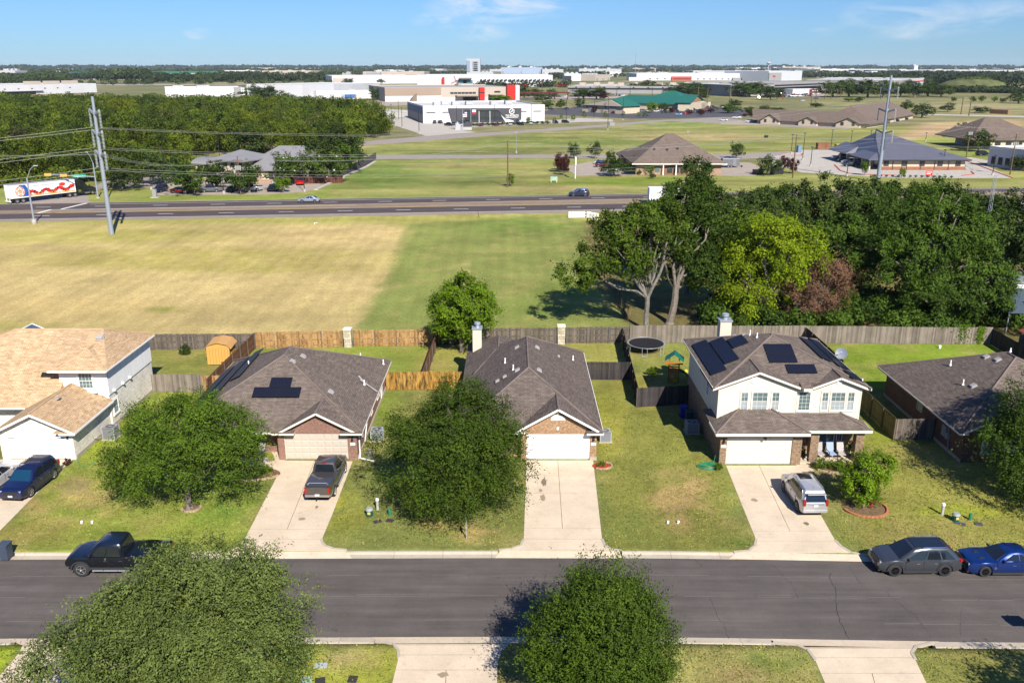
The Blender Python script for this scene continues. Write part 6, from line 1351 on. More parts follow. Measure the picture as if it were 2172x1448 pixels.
# -- the wood beyond the highway, left
def woods():
    rg=random.Random(5);spots=[];Y=205
    edge=[(-400,212),(-150,212),(-128,219),(-120,226),(-104,236),(-96,262),(-88,285),(-78,300),(-72,325),(-60,348),(-57,385),(-66,430),(-76,480),(-100,540),(-145,600),(-420,640),(-700,620)]
    back=690
    ex=np.array([e[0]for e in edge]);ey=np.array([e[1]for e in edge])
    poly=edge+[(-700,212)]
    while Y<back:
        step=10.6+(Y-205)*.006;X=-60-560*1
        X=-620
        while X<-50:
            x=X+rg.uniform(-3,3);y=Y+rg.uniform(-3,3)
            px,py=proj(x,y)
            if bool(inpoly(np.array([x]),np.array([y]),poly)[0])and px>-60 and not(px>420 and px<700 and y<300 and x>-118):spots.append((x,y))
            X+=step
        Y+=step*.86
    spots.sort(key=lambda s:s[1]);return spots
WS=woods()
for i,(x,y)in enumerate(WS[:300]):
    k=i%8;h_=rnd.uniform(7.6,14.6)*(1.0 if y>250 else .95);w_=rnd.uniform(8.6,14.5);me=LIB['wd%d'%(rnd.choice([0,0,1,1,1,4,5,5,0,6,3]if y>245 else[0,1,1,5,5])%8)]
    o=meshobj('woodland_tree',me,None,(x,y,-h_*.12),rnd.uniform(0,6.28));o.scale=(w_,w_,h_*1.1);tag(o,'rounded green tree crown in the dense wood beyond the highway','tree','trees of the wood beyond the highway')
def mass(name,spots,mat,nq,leaf,hr,wr,seed,label=None,cat=None):
    rng=np.random.default_rng(seed);n=len(spots);S_=np.array(spots);d=unit(rng.normal(size=(n,nq,3)).reshape(-1,3)+np.array([0,-.2,.35])).reshape(n,nq,3)
    h=rng.uniform(*hr,n);w=rng.uniform(*wr,n);r=rng.uniform(.75,1.05,(n,nq,1))*(.8+.4*fbm(d[...,0]*2+S_[:,:1],d[...,2]*2+S_[:,1:2],2,4))[...,None]
    P=np.stack([S_[:,0],S_[:,1],h*.55],1)[:,None,:]+d*r*np.stack([w*.5,w*.5,h*.45],1)[:,None,:]
    N=d.reshape(-1,3);ti=np.repeat(rng.random(n),nq)*.6+rng.random(n*nq)*.4
    o=meshobj(name,leaf_mesh(name,P.reshape(-1,3),N,leaf,mat,ti,rng,.75),kind='stuff')
    if label:o['label']=label;o['category']=cat
    return o
rest=WS[300:]
if rest:mass('woodland_canopy',rest[0::2],LF_WD[0],420,1.0,(9,12.5),(10,14),1);mass('woodland_canopy',rest[1::2],LF_WD[1],420,1.0,(9,12.5),(10,14),2)
# undergrowth at the wood's edge
rg_=random.Random(9);ug=[]
for(x0,y0),(x1,y1)in(((-190,209),(-128,216)),((-128,216),(-104,232)),((-104,232),(-92,262))):
    for k in range(26):t_=rg_.random();ug.append((x0+(x1-x0)*t_+rg_.uniform(-1,3)*-1,y0+(y1-y0)*t_+rg_.uniform(0,3)))
mass('undergrowth',ug,LF_WD[0],90,.7,(2,4.5),(3,5),3)
# far bands of trees
def band(pts,n,mat,hr,wr,seed,nq=70,leaf=None,depth=20):
    rg=random.Random(seed);sp=[]
    for k in range(n):
        i=rg.randrange(len(pts)-1);t_=rg.random();a,b_=G(*pts[i]),G(*pts[i+1]);q=a.lerp(b_,t_);sp.append((q.x+rg.uniform(-4,4),q.y+rg.uniform(0,depth)))
    mass('treeline',sp,mat,nq,leaf or(wr[1]*.13),hr,wr,seed)
LF_FAR=m_leaf('far_leaves',S(46,62,34,.5),S(90,108,56,.5),trans=.2)
band([(-20,184),(60,181),(140,180)],30,LF_FAR,(9,13),(12,18),201,160);band([(-20,172),(120,171),(330,168)],150,LF_FAR,(11,16),(18,28),202,110,depth=120)
band([(300,176),(520,174),(705,171)],140,LF_FAR,(12,19),(16,28),203,120,depth=60);band([(180,172),(300,171)],26,LF_FAR,(18,26),(26,40),204,140,depth=60)
band([(-20,159),(500,156),(900,153.5)],260,LF_FAR,(12,20),(40,80),205,60,depth=400);band([(1200,154),(1700,153),(2200,153)],200,LF_FAR,(12,20),(40,80),206,60,depth=400)
band([(-50,149.5),(1100,148.5),(2250,148.5)],420,LF_FAR,(22,40),(90,190),207,40,depth=900)
band([(1890,184),(1990,184),(2200,188)],170,LF_FAR,(11,16),(16,28),208,130,depth=240);band([(1930,170),(2250,172)],120,LF_FAR,(12,18),(24,44),209,80,depth=300)
band([(1180,169),(1300,168)],24,LF_FAR,(12,18),(26,40),210,90,depth=100);band([(1680,166),(1850,165)],40,LF_FAR,(12,18),(26,40),211,90,depth=60)
FT=0
for px,py,tp,w_,key in((1238,210,188,44,'oak'),(1265,211,187,50,'oakv'),(1279,212,196,20,'maroon'),(1345,196,176,34,'oak'),(1372,196,172,46,'dk'),(1400,198,178,50,'oak'),(1428,199,182,40,'dkv'),(1456,200,175,42,'oak'),(1479,202,178,40,'dk'),(1487,212,190,36,'oak'),(1568,205,174,48,'oak'),(1590,206,178,42,'dk'),(1612,206,177,44,'oakv'),(1634,213,184,40,'oak'),(1558,228,211,24,'oak'),(1544,240,222,40,'dk'),(1384,240,218,22,'limev'),(1408,238,220,24,'dk'),(1133,208,188,30,'oak'),(1112,209,187,40,'oakv'),(1170,209,189,22,'oak'),(1190,231,212,20,'dk'),(1163,231,214,26,'dkv'),(1150,216,198,30,'oak'),(1229,228,208,18,'oak'),(1062,218,203,46,'lime'),(1766,206,172,60,'oak'),(1800,206,170,56,'dk'),(1840,207,172,56,'oakv'),(1873,207,173,50,'dk'),(1910,205,176,44,'oak'),(1940,207,178,48,'dk'),(1968,205,176,50,'oakv'),(1996,206,178,44,'oak'),(1925,188,170,30,'oak'),(1800,216,207,22,'yel'),(1822,217,206,18,'dk'),(1622,240,224,24,'oak'),(1590,245,228,30,'dk'),(1650,238,228,26,'oak'),(1730,228,219,26,'dkv'),(1856,232,224,18,'dk'),(1205,166,158,26,'oak'),(1440,226,217,12,'maroon'),(1262,239,226,12,'maroon'),(1425,240,228,12,'maroon'),(1508,240,230,14,'maroonv'),(1485,242,232,14,'maroon'),(1462,243,233,14,'maroonv'),(1488,246,234,12,'maroon'),(1580,249,241,12,'maroonv'),(1593,249,241,12,'maroon'),(1120,262,249,10,'lime'),(972,206,180,40,'oak'),(800,212,186,30,'oak'),(740,178,166,22,'oak'),(808,178,168,16,'dk'),(565,212,181,74,'oak'),(590,208,184,60,'dk'),(540,210,188,50,'oakv'),(1215,256,244,12,'slim'),(1175,262,250,10,'slim'),(1190,252,242,8,'slim'),(1239,250,236,10,'slim'),(1284,250,237,10,'slim'),(1322,246,237,10,'slim'),(1355,248,238,10,'slim'),(1368,249,239,10,'slim')):
    FT+=1;ptree('far tree with %s crown near the %s'%({'oak':'dark rounded','oakv':'dark lumpy','dk':'deep green','dkv':'deep green uneven','maroon':'maroon','maroonv':'maroon spreading','lime':'bright green','limev':'bright lumpy','yel':'yellow-green','slim':'slim young'}[key],'white fitness building' if px<1230 and py>206 else 'warehouses behind it' if px<1100 else 'green-roofed hall' if px<1520 else 'long tan-roofed building' if px<1760 else 'right-hand field'),px,py,tp,w_,key,'tree','tree','trees around the far buildings')
# row of clipped bushes along the white building's front
for i in range(16):
    px=1003+i*10.5;small_tree('hedge_bush','low clipped bush in the row along the front of the white building',px,268-i*.35,3.6,1.6,'dk','shrub','clipped bushes along the front of the white building')
for i in range(14):
    px=1855+i*12.5;small_tree('hedge_bush','tiny round bush in the row along the pale lot kerb',px,376+(i*.2),.9,.8,'dkv','shrub','small bushes along the kerb of the pale lot')
mb=MB();rng=np.random.default_rng(4);q=G(2065,186)
n_=5000;a_=rng.uniform(0,6.28,n_);r_=np.sqrt(rng.random(n_));P=np.stack([48*r_*np.cos(a_),34*r_*np.sin(a_),13.5*(1-r_**2)+.2],1)
hm=MB();hm.ell((0,0,0),(50,36,13),24,8,zmin=0);o=hm.build('mound',M('mound_earth',S(98,104,60),.95,var=.4,vs_=.08),smooth=True,kind='structure');o.location=q
o2=meshobj('mound_grass',leaf_mesh('mound_grass',P,rng.normal(size=(n_,3))*.8+np.array([0,-.2,.6]),3.2,LF_WD[0],rng.random(n_),rng,.7),None,q,kind='stuff')

band([(-20,165),(300,164),(520,163)],150,LF_FAR,(10,16),(26,44),220,70,depth=200);band([(1300,165),(1500,163)],30,LF_FAR,(8,13),(20,34),221,70,depth=60);band([(560,172),(720,171)],60,LF_FAR,(8,14),(18,30),222,80,depth=60)
band([(650,160),(1000,158)],60,LF_FAR,(8,14),(30,50),223,60,depth=200);band([(1700,160),(2200,160)],110,LF_FAR,(9,15),(34,60),224,60,depth=200)
band([(1000,188),(1200,186)],26,LF_FAR,(6,10),(12,18),225,90,depth=30);band([(1960,196),(2200,199)],90,LF_FAR,(4,8),(12,20),226,80,depth=30);band([(-20,176),(80,175),(130,176)],60,LF_FAR,(12,18),(20,30),227,110,depth=60)

rg_=random.Random(19);ug=[]
for k in range(120):
    px=rg_.uniform(1500,2180);Y=rg_.uniform(92.3,106)
    if 1790<px<1880 and Y<97:continue
    ug.append((G2(px,Y).x,Y))
mass('undergrowth',ug,LF_D,420,.3,(1.6,3.4),(2.4,4.4),23)
# short grass standing on the lawns
def lawn_blades(n,seed):
    rng=np.random.default_rng(seed);x=rng.uniform(-46,44,n);y=28+48*rng.random(n)**1.15;d=y*CS+CAM_H*SN;px=CXP+F_PX*x/d;py=CYP+F_PX*(CAM_H*CS-y*SN)/d;k=np.zeros(n,bool)
    for poly in([(0,1158),(122,1010),(165,985),(340,838),(430,840),(560,925),(540,990),(585,1005),(515,1140),(500,1158)],[(720,1155),(692,1145),(745,1000),(770,975),(835,845),(975,840),(1100,975),(1104,1145),(1085,1158)],[(1262,820),(1350,870),(1460,870),(1518,990),(1536,1005),(1596,1145),(1590,1160),(1305,1160),(1284,1145),(1266,990)],[(1722,1012),(1840,940),(1890,945),(2172,1040),(2300,1170),(1835,1166),(1780,1145)],[(560,1362),(825,1366),(838,1392),(800,1500),(500,1500)],[(1066,1394),(1100,1366),(1640,1366),(1705,1376),(1745,1460),(1060,1500)],[(1960,1372),(2300,1372),(2300,1480),(1975,1470),(1945,1390)]):k|=inpoly(px,py,poly)
    x,y=x[k],y[k];m_=len(x);N=rng.normal(size=(m_,3))*.6+np.array([0,-.35,.9]);N/=np.linalg.norm(N,axis=1,keepdims=True)
    t=np.clip(fbm(x*.5,y*.5,4,12)*1.6-.45+rng.normal(size=m_)*.16,0,1)
    return leaf_mesh('grass',np.stack([x,y,rng.uniform(.01,.05,m_)],1),N,.13,GRASS_M,t,rng,.5)
GRASS_M=m_leaf('lawn_grass',S(104,122,40,.62),S(196,186,96,.62),trans=.2)
meshobj('grass',lawn_blades(120000,5),kind='stuff')

band([(150,182),(420,180),(700,179)],34,LF_FAR,(7,11),(10,18),240,120,depth=40)
# ------------------------------------------------------------------ vehicles: x forward, y to the left, z up
PAINT=m_paint('car_paint',rough=.3,flake=.45);CLAD=M('body_cladding',(.03,.03,.032),.6,var=0);CHROME=M('chrome',(.6,.6,.62),.12,1.0,var=0)
HEADL=M('headlamp',(.34,.35,.37),.12,.3,var=0);TAILL=M('tail_lamp',(.26,.01,.008),.25,var=0,sp=.6);AMBER=M('amber_lamp',(.6,.22,.03),.25,var=0);PLATE=M('number_plate',(.5,.5,.52),.5,var=.1,vs_=30);BLACKRIM=M('black_rim',(.03,.03,.032),.25,.6,var=0)
CARGLASS=m_glass('car_glass',(.01,.013,.018),.05)
def loft_body(L,Wd,top,zb,wheels,wr,nose=.10,n=44,tumble=.95):
    """lower body: stations along x with wheel arches opened in the flanks"""
    xs=sorted(set([round(v,3)for v in list(np.linspace(-L/2,L/2,n))]+[round(w+wr*k,3)for w in wheels for k in(-1.14,-1.12,-1,-.85,-.6,-.3,0,.3,.6,.85,1,1.12,1.14)]));xs=[x for x in xs if abs(x)<=L/2+1e-6]
    vs=[];rows=[]
    for x in xs:
        u=abs(x)/(L/2);w=Wd/2*(1-nose*u**7-.05*u**2);zt=float(np.interp(x,[p[0]for p in top],[p[1]for p in top]));z0=zb+.16*max(0,(u-.86)/.14)**1.5
        for wx in wheels:
            dx=abs(x-wx)
            if dx<wr*1.13:z0=max(z0,wr*.98+math.sqrt(max(0,(wr*1.13)**2-dx*dx)))
        z0=min(z0,zt-.12);h_=zt-z0
        sec=[(w*.93,z0),(w*.985,z0+.10*h_),(w,z0+.45*h_),(w*.99,z0+.72*h_),(w*.955,zt-.06*min(1,h_)),(w*.88,zt-.012),(w*.5,zt+.018),(0,zt+.025)]
        r=[(x,y,z)for y,z in sec]+[(x,-y,z)for y,z in reversed(sec[:-1])]
        rows.append(len(vs));vs+=r
    k=15;fs=[]
    for a,b_ in zip(rows[:-1],rows[1:]):
        for j in range(k-1):fs.append((a+j+1,a+j,b_+j,b_+j+1))
        fs.append((a,a+k-1,b_+k-1,b_))
    fs.append(tuple(range(rows[0],rows[0]+k)));fs.append(tuple(reversed(range(rows[-1],rows[-1]+k))));return vs,fs
def wheel_parts(x,side,W2,r,rim,w=.23,spokes=5,name='wheel'):
    t=MB();y1=side*W2;y0=side*(W2-w);n=24;prof=[(y0,r*.62),(y0,r*.93),(y0+side*.03,r),(y1-side*.03,r),(y1,r*.93),(y1,r*.64),(y1-side*.03,r*.62)]
    vs=[];fs=[]
    for y,rr in prof:
        for i in range(n):a=2*math.pi*i/n;vs.append((x+rr*math.cos(a),y,r+rr*math.sin(a)))
    m=len(prof)
    for j in range(m-1):
        for i in range(n):f=(j*n+i,j*n+(i+1)%n,(j+1)*n+(i+1)%n,(j+1)*n+i);fs.append(f if side>0 else tuple(reversed(f)))
    t.add(vs,fs);q=MB();q.cyl((x,y1-side*.09,r),(x,y1-side*.085,r),r*.62,r*.62,20)
    s=MB();q2=s
    for i in range(spokes):
        a=2*math.pi*i/spokes+.3;c=Vector((math.cos(a),0,math.sin(a)));p=Vector((x,y1-side*.02,r));s.bar(p+c*r*.05,p+c*r*.62,r*.17,.035)
    for i in range(18):a=2*math.pi*i/18;b_=2*math.pi*(i+1)/18;s.bar((x+r*.6*math.cos(a),y1-side*.02,r+r*.6*math.sin(a)),(x+r*.6*math.cos(b_),y1-side*.02,r+r*.6*math.sin(b_)),.035,.03)
    s.cyl((x,y1-side*.03,r),(x,y1+side*.005,r),r*.12,r*.10,10);return t,q,s
def cabin_pt(c,s,t,side=1):
    """point on the cabin flank: s 0 at the windscreen foot .. 1 at the rear, t 0 belt .. 1 roof"""
    xa,xb,xc,xd,wb,wr,zb,zr=c;x0=xa+(xb-xa)*t;x1=xd+(xc-xd)*t;return Vector((x0+(x1-x0)*s,side*(wb+(wr-wb)*t),zb+(zr-zb)*t))
def quad_thick(mb,pts,out,th=.012,off=.004):
    o=Vector(out).normalized();a=[Vector(p)+o*(off+th)for p in pts];b_=[Vector(p)+o*(off-.02)for p in pts];n=len(pts)
    nn=(a[1]-a[0]).cross(a[2]-a[0]);f=tuple(range(n))
    fl=nn.dot(o)<0
    fs=[f,tuple(n+i for i in reversed(f))]+[(i,n+i,n+(i+1)%n,(i+1)%n)for i in range(n)]
    if fl:fs=[tuple(reversed(q))for q in fs]
    mb.add(a+b_,fs)
def car(name,label,cat,loc,rz,color,sp,group=None):
    t=thing(name,label,cat,loc,rz,group);L,Wd=sp['L'],sp['W'];wr=sp.get('wr',.35);wh=sp['wheels'];hi=sp.get('detail',True)
    vs,fs=loft_body(L,Wd,sp['top'],sp['zb'],wh,wr);mb=MB();mb.add(vs,fs);b_=mb.build('body',PAINT,parent=t,smooth=35,uv=False);b_.color=(*color,1)
    mb=MB();mb.box(-L/2+.25,L/2-.25,-Wd/2+.26,Wd/2-.26,sp['zb']-.02,sp['zb']+.42);mb.build('underbody',DARK,parent=t,uv=False)
    xa,xb,xc,xd,wb,wrf,zb,zr=c=sp['cab']
    # cabin shell with rounded roof
    mb=MB();rings=[(0,1.0,0),(.55,1.012,.0),(.93,1.0,0),(1.0,.955,.028)];k=0;V=[]
    for t_,f,dz in rings:
        x0=xa+(xb-xa)*t_;x1=xd+(xc-xd)*t_;w=(wb+(wrf-wb)*t_)*f;z=zb+(zr-zb)*t_+dz;ins=.0 if dz==0 else .07
        x0-=ins*1.2;x1+=ins
        for(x,y)in((x0,w*.9),(x0+.03,w*.6),(x0+.05,0),(x0+.03,-w*.6),(x0,-w*.9),(x0-.12,-w),((x0+x1)/2,-w*1.01),(x1+.12,-w),(x1,-w*.9),(x1-.03,-w*.5),(x1-.03,w*.5),(x1,w*.9),(x1+.12,w),((x0+x1)/2,w*1.01),(x0-.12,w)):V.append((x,y,z))
    n=15;F=[]
    for j in range(len(rings)-1):
        for i in range(n):F.append((j*n+(i+1)%n,j*n+i,(j+1)*n+i,(j+1)*n+(i+1)%n))
    V.append(((xb+xc)/2,0,zr+.05));F+=[((len(rings)-1)*n+(i+1)%n,(len(rings)-1)*n+i,len(V)-1)for i in range(n)]
    mb.add(V,F);b_=mb.build('cabin',sp.get('roofmat',PAINT),parent=t,smooth=35,uv=False);b_.color=(*color,1)
    # glass
    g=MB();fr=Vector(((zr-zb),0,(xa-xb))).normalized()
    def wsp(u,v):x=xa+(xb-xa)*v+.05-.05*abs(u)**2;w=(wb+(wrf-wb)*v);return(x,u*w*.88,zb+(zr-zb)*v)
    P=[wsp(-.98,.06),wsp(-.5,.04),wsp(0,.03),wsp(.5,.04),wsp(.98,.06),wsp(.96,.93),wsp(.5,.94),wsp(0,.945),wsp(-.5,.94),wsp(-.96,.93)]
    quad_thick(g,P,fr);g.build('windscreen',sp.get('wsmat',CARGLASS),parent=t,uv=False)
    g=MB();bk=Vector((-(zr-zb),0,max(.05,xc-xd)*1.0)).normalized()
    def rwp(u,v):x=xd+(xc-xd)*v-.03;w=(wb+(wrf-wb)*v);return(x,u*w*.86,zb+(zr-zb)*v)
    quad_thick(g,[rwp(-.97,.12),rwp(.97,.12),rwp(.95,.88),rwp(-.95,.88)],bk);g.build('rear_window',CARGLASS,parent=t,uv=False)
    for sd in(1,-1):
        o=Vector((0,(zr-zb),(wb-wrf))).normalized();o.y*=sd
        for(s0,s1,s2,s3)in sp['win']:
            g=MB();quad_thick(g,[cabin_pt(c,s0,.08,sd),cabin_pt(c,s1,.08,sd),cabin_pt(c,s2,.86,sd),cabin_pt(c,s3,.86,sd)],o,.014,.012);g.build('side_window',CARGLASS,parent=t,uv=False)
        if sp.get('mirror',True):g=MB();m0=cabin_pt(c,.13,.1,sd);g.obox((m0.x,m0.y+sd*.13,m0.z+.05),(.10,.22,.15));o_=g.build('mirror',PAINT,parent=t,bevel=.02,uv=False);o_.color=(*color,1)
        for hx in sp.get('handles',()):
            g=MB();g.box(hx-.1,hx+.1,sd*(Wd/2*.985)-.012,sd*(Wd/2*.985)+.02,sp['belt']-.22,sp['belt']-.18);g.build('door_handle',CHROME,parent=t,uv=False)
        for dx in sp.get('seams',()):
            g=MB();g.box(dx-.008,dx+.008,sd*Wd/2*.955-.01,sd*(Wd/2+.002),sp['zb']+.2,sp['belt']-.04);g.build('door_seam',DARK,parent=t,uv=False)
        g=MB();g.box(wh[1]+wr*1.2,wh[0]-wr*1.2,sd*(Wd/2-.03)-.03,sd*(Wd/2-.03)+.035,sp['zb']-.02,sp['zb']+.12);g.build('sill',CLAD,parent=t,uv=False)
        if sp.get('arch'):
            for wx in wh:
                g=MB();pr=[(wx+wr*1.2*math.cos(a),wr*.98+wr*1.2*math.sin(a))for a in[math.pi*i/12 for i in range(13)]]
                for p,q in zip(pr[:-1],pr[1:]):g.bar((p[0],sd*(Wd/2-.01),p[1]),(q[0],sd*(Wd/2-.01),q[1]),.07,.085)
                g.build('arch_trim',CLAD if sp['arch']==1 else PAINT,parent=t,uv=False).color=(*color,1)
        if sp.get('rails'):
            g=MB();a,b2=cabin_pt(c,.2,1,sd),cabin_pt(c,.93,1,sd);g.tube([(a.x,a.y*.95,a.z+.02),(a.x-.12,a.y*.95,a.z+.09),(b2.x+.12,b2.y*.95,b2.z+.09),(b2.x,b2.y*.95,b2.z+.02)],.022,6);g.build('roof_rail',sp['rails'],parent=t,uv=False)
        for wx in wh:
            a,b2,d=wheel_parts(wx,sd,Wd/2-.015,wr,None,spokes=sp.get('spokes',5));w_=a.build('wheel',RUBBER,parent=t,smooth=50,uv=False);b2.build('rim_well',DARK,parent=w_,uv=False);d.build('rim',sp.get('rim',ALU),parent=w_,uv=False)
        # lamps
        zt=float(np.interp(L/2-.2,[p[0]for p in sp['top']],[p[1]for p in sp['top']]));hz=sp.get('hz',zt-.2)
        g=MB();g.obox((L/2-.17,sd*(Wd/2*.84-.2),hz),(.2,.36,.13),rz=-sd*.38);g.build('headlight',HEADL,parent=t,bevel=.02,uv=False)
        zr_=sp.get('tz',zb-.18);g=MB();tw,thh=sp.get('tail',(.26,.22));g.obox((-L/2+.07,sd*(Wd/2*.885-tw/2),zr_),(.2,tw,thh),rz=sd*.22);g.build('taillight',TAILL,parent=t,bevel=.015,uv=False)
    g=MB();g.box(L/2-.06,L/2+.005,-Wd*.26,Wd*.26,sp['zb']+.28,sp.get('hz',1)+.03);g.build('grille',sp.get('grille',DARK),parent=t,bevel=.01,uv=False)
    g=MB();g.box(L/2-.12,L/2+.02,-Wd*.4,Wd*.4,sp['zb']+.03,sp['zb']+.2);g.build('front_bumper',CLAD,parent=t,bevel=.02,uv=False)
    g=MB();g.box(-L/2-.03,-L/2+.1,-Wd*.43,Wd*.43,sp['zb']+.12,sp['zb']+.32);g.build('rear_bumper',sp.get('bumper',CLAD),parent=t,bevel=.02,uv=False)
    pz=sp.get('pz',zb-.3);g=MB();g.box(-L/2-.045,-L/2-.0,-.16,.16,pz,pz+.15);g.build('number_plate',PLATE,parent=t,uv=False)
    g=MB();g.box(L/2+.0,L/2+.03,-.16,.16,sp['zb']+.16,sp['zb']+.29);g.build('number_plate',PLATE,parent=t,uv=False)
    return t
SUVW=[(.10,.42,.40,.20),(.44,.68,.66,.42),(.71,.93,.86,.69)]
SUV=dict(L=4.75,W=1.92,top=[(-2.38,.98),(-2.2,1.06),(1.0,1.10),(1.25,1.08),(2.1,.98),(2.3,.88),(2.38,.74)],zb=.27,wheels=(1.42,-1.42),wr=.37,cab=(1.25,.45,-1.95,-2.25,.88,.68,1.02,1.68),belt=1.02,win=SUVW,handles=(.2,-.85),seams=(.95,-.12,-1.1),arch=1,rails=CHROME,hz=.80,tz=.98,tail=(.2,.34),pz=.72)
# dark blue suv, nose to the street
WS_BLUE=m_glass('blue_reflection_glass',(.006,.035,.07),.12)  # blue base colour stands in for sky reflected in the windscreen
c1=car('suv','dark blue sport utility car parked nose-out on the left driveway','suv',(-34.75,56.25,.012),R(-90-4),(.009,.016,.07),dict(SUV,rails=DARK,wsmat=WS_BLUE,arch=0));c1.location=(-34.75,56.3,.012)
mb=MB()
for x in(-.2,-1.1):mb.box(x-.03,x+.03,-.66,.66,1.76,1.79)
mb.build('roof_bar',DARK,parent=c1,uv=False)
# white car partly in frame
SEDAN=dict(L=4.75,W=1.84,top=[(-2.38,.88),(-2.25,1.0),(-1.6,1.02),(.95,1.0),(1.2,.98),(2.1,.82),(2.3,.74),(2.38,.62)],zb=.2,wheels=(1.42,-1.38),wr=.33,cab=(1.2,.25,-1.05,-1.85,.84,.60,.94,1.42),belt=.94,win=[(.14,.46,.44,.24),(.48,.80,.66,.46)],handles=(.2,-.75),seams=(.85,-.1,-.95),hz=.66,tz=.84,pz=.6)
XUV=dict(SUV,L=4.6,cab=(1.25,.25,-1.55,-2.25,.88,.66,1.0,1.6),rails=None,arch=0,wr=.35)
car('suv','white crossover at the left edge beside the dark blue one','suv',(-37.55,56.6,.012),R(90-3),(.62,.62,.62),XUV)
# silver suv
GX=dict(SUV,L=4.85,W=1.9,top=[(-2.42,1.06),(-2.3,1.12),(1.1,1.16),(1.35,1.14),(2.15,1.06),(2.36,.98),(2.42,.8)],cab=(1.35,.65,-2.05,-2.36,.87,.68,1.08,1.84),zb=.3,wr=.39,rails=CHROME,belt=1.08,tz=1.12,tail=(.16,.42),pz=.86,arch=0,hz=.9,bumper=PAINT)
c4=car('suv','silver sport utility car parked facing the two-storey garage','suv',(20.33,54.2,.012),R(90+1),(.42,.42,.44),GX);
for ob in c4.children:
    if ob.name.startswith('rear_bumper'):ob.color=(.42,.42,.44,1)
mb=MB();mb.box(-.35,.55,-.42,.42,1.865,1.90);mb.build('sunroof',CARGLASS,parent=c4,bevel=.01,uv=False);mb=MB();mb.box(-2.5,-2.2,-.62,.62,1.74,1.80);sp_=mb.build('spoiler',PAINT,parent=c4,bevel=.02,uv=False);sp_.color=(.42,.42,.44,1)
mb=MB();mb.cyl((-1.6,0,1.88),(-1.68,0,2.0),.02,.008,6);mb.build('antenna',DARK,parent=c4,uv=False);mb=MB();mb.box(-2.44,-2.40,-.55,.55,1.02,1.07);mb.build('chrome_strip',CHROME,parent=c4,uv=False)
# grey suv on the street
GLE=dict(SUV,L=4.93,W=1.98,top=[(-2.46,1.02),(-2.3,1.1),(1.05,1.12),(1.3,1.1),(2.1,1.02),(2.38,.9),(2.46,.72)],cab=(1.35,.4,-1.75,-2.35,.9,.70,1.05,1.70),wheels=(1.53,-1.47),wr=.40,rim=BLACKRIM,spokes=10,rails=CHROME,belt=1.06,tz=1.0,tail=(.24,.14),hz=.84,roofmat=PAINT)
c5=car('suv','dark grey sport utility car parked in the street at the right','suv',(24.43,45.95,-.10),R(180+.6),(.05,.055,.065),GLE)
mb=MB();mb.box(-1.5,.35,-.56,.56,1.725,1.758);mb.build('glass_roof',CARGLASS,parent=c5,bevel=.01,uv=False)
# blue coupe
COUPE=dict(L=5.0,W=1.92,top=[(-2.5,.98),(-2.38,1.06),(-1.5,1.07),(.75,1.0),(1.0,.98),(2.3,.92),(2.44,.84),(2.5,.62)],zb=.2,wheels=(1.5,-1.45),wr=.36,cab=(.9,.15,-1.05,-1.75,.86,.60,.98,1.42),belt=.98,win=[(.14,.52,.5,.28),(.54,.76,.64,.53)],handles=(-.15,),seams=(.85,-.6),rim=BLACKRIM,spokes=9,hz=.74,tz=.84,tail=(.6,.12),pz=.55,grille=DARK)
c6=car('coupe','glossy blue two-door coupe parked behind the dark grey car','car',(29.78,45.85,-.10),R(180),(.003,.024,.14),COUPE)
mb=MB()
for s_ in(-1,1):mb.obox((1.55,s_*.35,.99),(.32,.14,.03),rz=0)
mb.build('hood_scoop',DARK,parent=c6,uv=False);mb=MB();mb.cyl((.95,.955,.62),(.95,.97,.62),.085,.085,12);mb.build('round_badge',CHROME,parent=c6,uv=False)
# pickups
def pickup(name,label,loc,rz,color,cover,**kw):
    sp=dict(L=5.75,W=2.0,top=[(-2.88,1.24),(-2.8,1.27),(-.55,1.27),(-.5,1.2),(1.35,1.22),(1.6,1.2),(2.6,1.12),(2.82,1.02),(2.88,.85)],zb=.42,wheels=(1.95,-1.75),wr=.42,cab=(1.6,.95,-.42,-.60,.9,.70,1.14,1.9),belt=1.16,win=[(.12,.50,.49,.22),(.54,.93,.93,.54)],handles=(.45,-.45),seams=(1.2,.28,-.62),hz=.95,tz=1.02,tail=(.16,.42),pz=.62,arch=0,bumper=CHROME);sp.update(kw)
    t=car(name,label,'pickup',loc,rz,color,sp)
    if cover:
        mb=MB();mb.box(-2.82,-.66,-.88,.88,1.29,1.325);o=mb.build('bed_cover',PAINT,parent=t,bevel=.015,uv=False);o.color=(*[min(1,v*1.0)for v in color],1)
        mb=MB();mb.tube([(-2.66,-.72,1.32),(-2.6,-.6,1.42),(-2.6,.6,1.42),(-2.66,.72,1.32)],.03,6);mb.build('spoiler_bar',ALU,parent=t,uv=False)
    else:
        mb=MB();mb.box(-2.78,-.66,-.84,.84,1.275,1.30);mb.build('bed_liner',DARK,parent=t,uv=False)
    mb=MB();mb.box(-2.905,-2.885,-.86,.86,.72,1.22);o=mb.build('tailgate',PAINT,parent=t,bevel=.01,uv=False);o.color=(*kw.get('gate',color),1)if 'gate' in kw else(*color,1)
    mb=MB()
    for s_ in(-1,1):mb.box(-.9,1.3,s_*.98-.09,s_*.98+.09,.42,.47)
    mb.build('side_step',GALV,parent=t,uv=False);return t
c2=pickup('pickup_truck','brownish grey pickup with covered bed parked at the red brick garage',(-13.45,56.75,.012),R(90-1),(.075,.068,.062),True,L=6.0)
mb=MB();mb.ell((-2.91,0,1.05),(.015,.13,.055),12,6);mb.build('oval_badge',M('blue_badge',(.03,.06,.22),.3,var=0),parent=c2,uv=False);mb=MB();mb.obox((-.47,0,1.93),(.05,.3,.05));mb.build('brake_lamp',TAILL,parent=c2,uv=False)
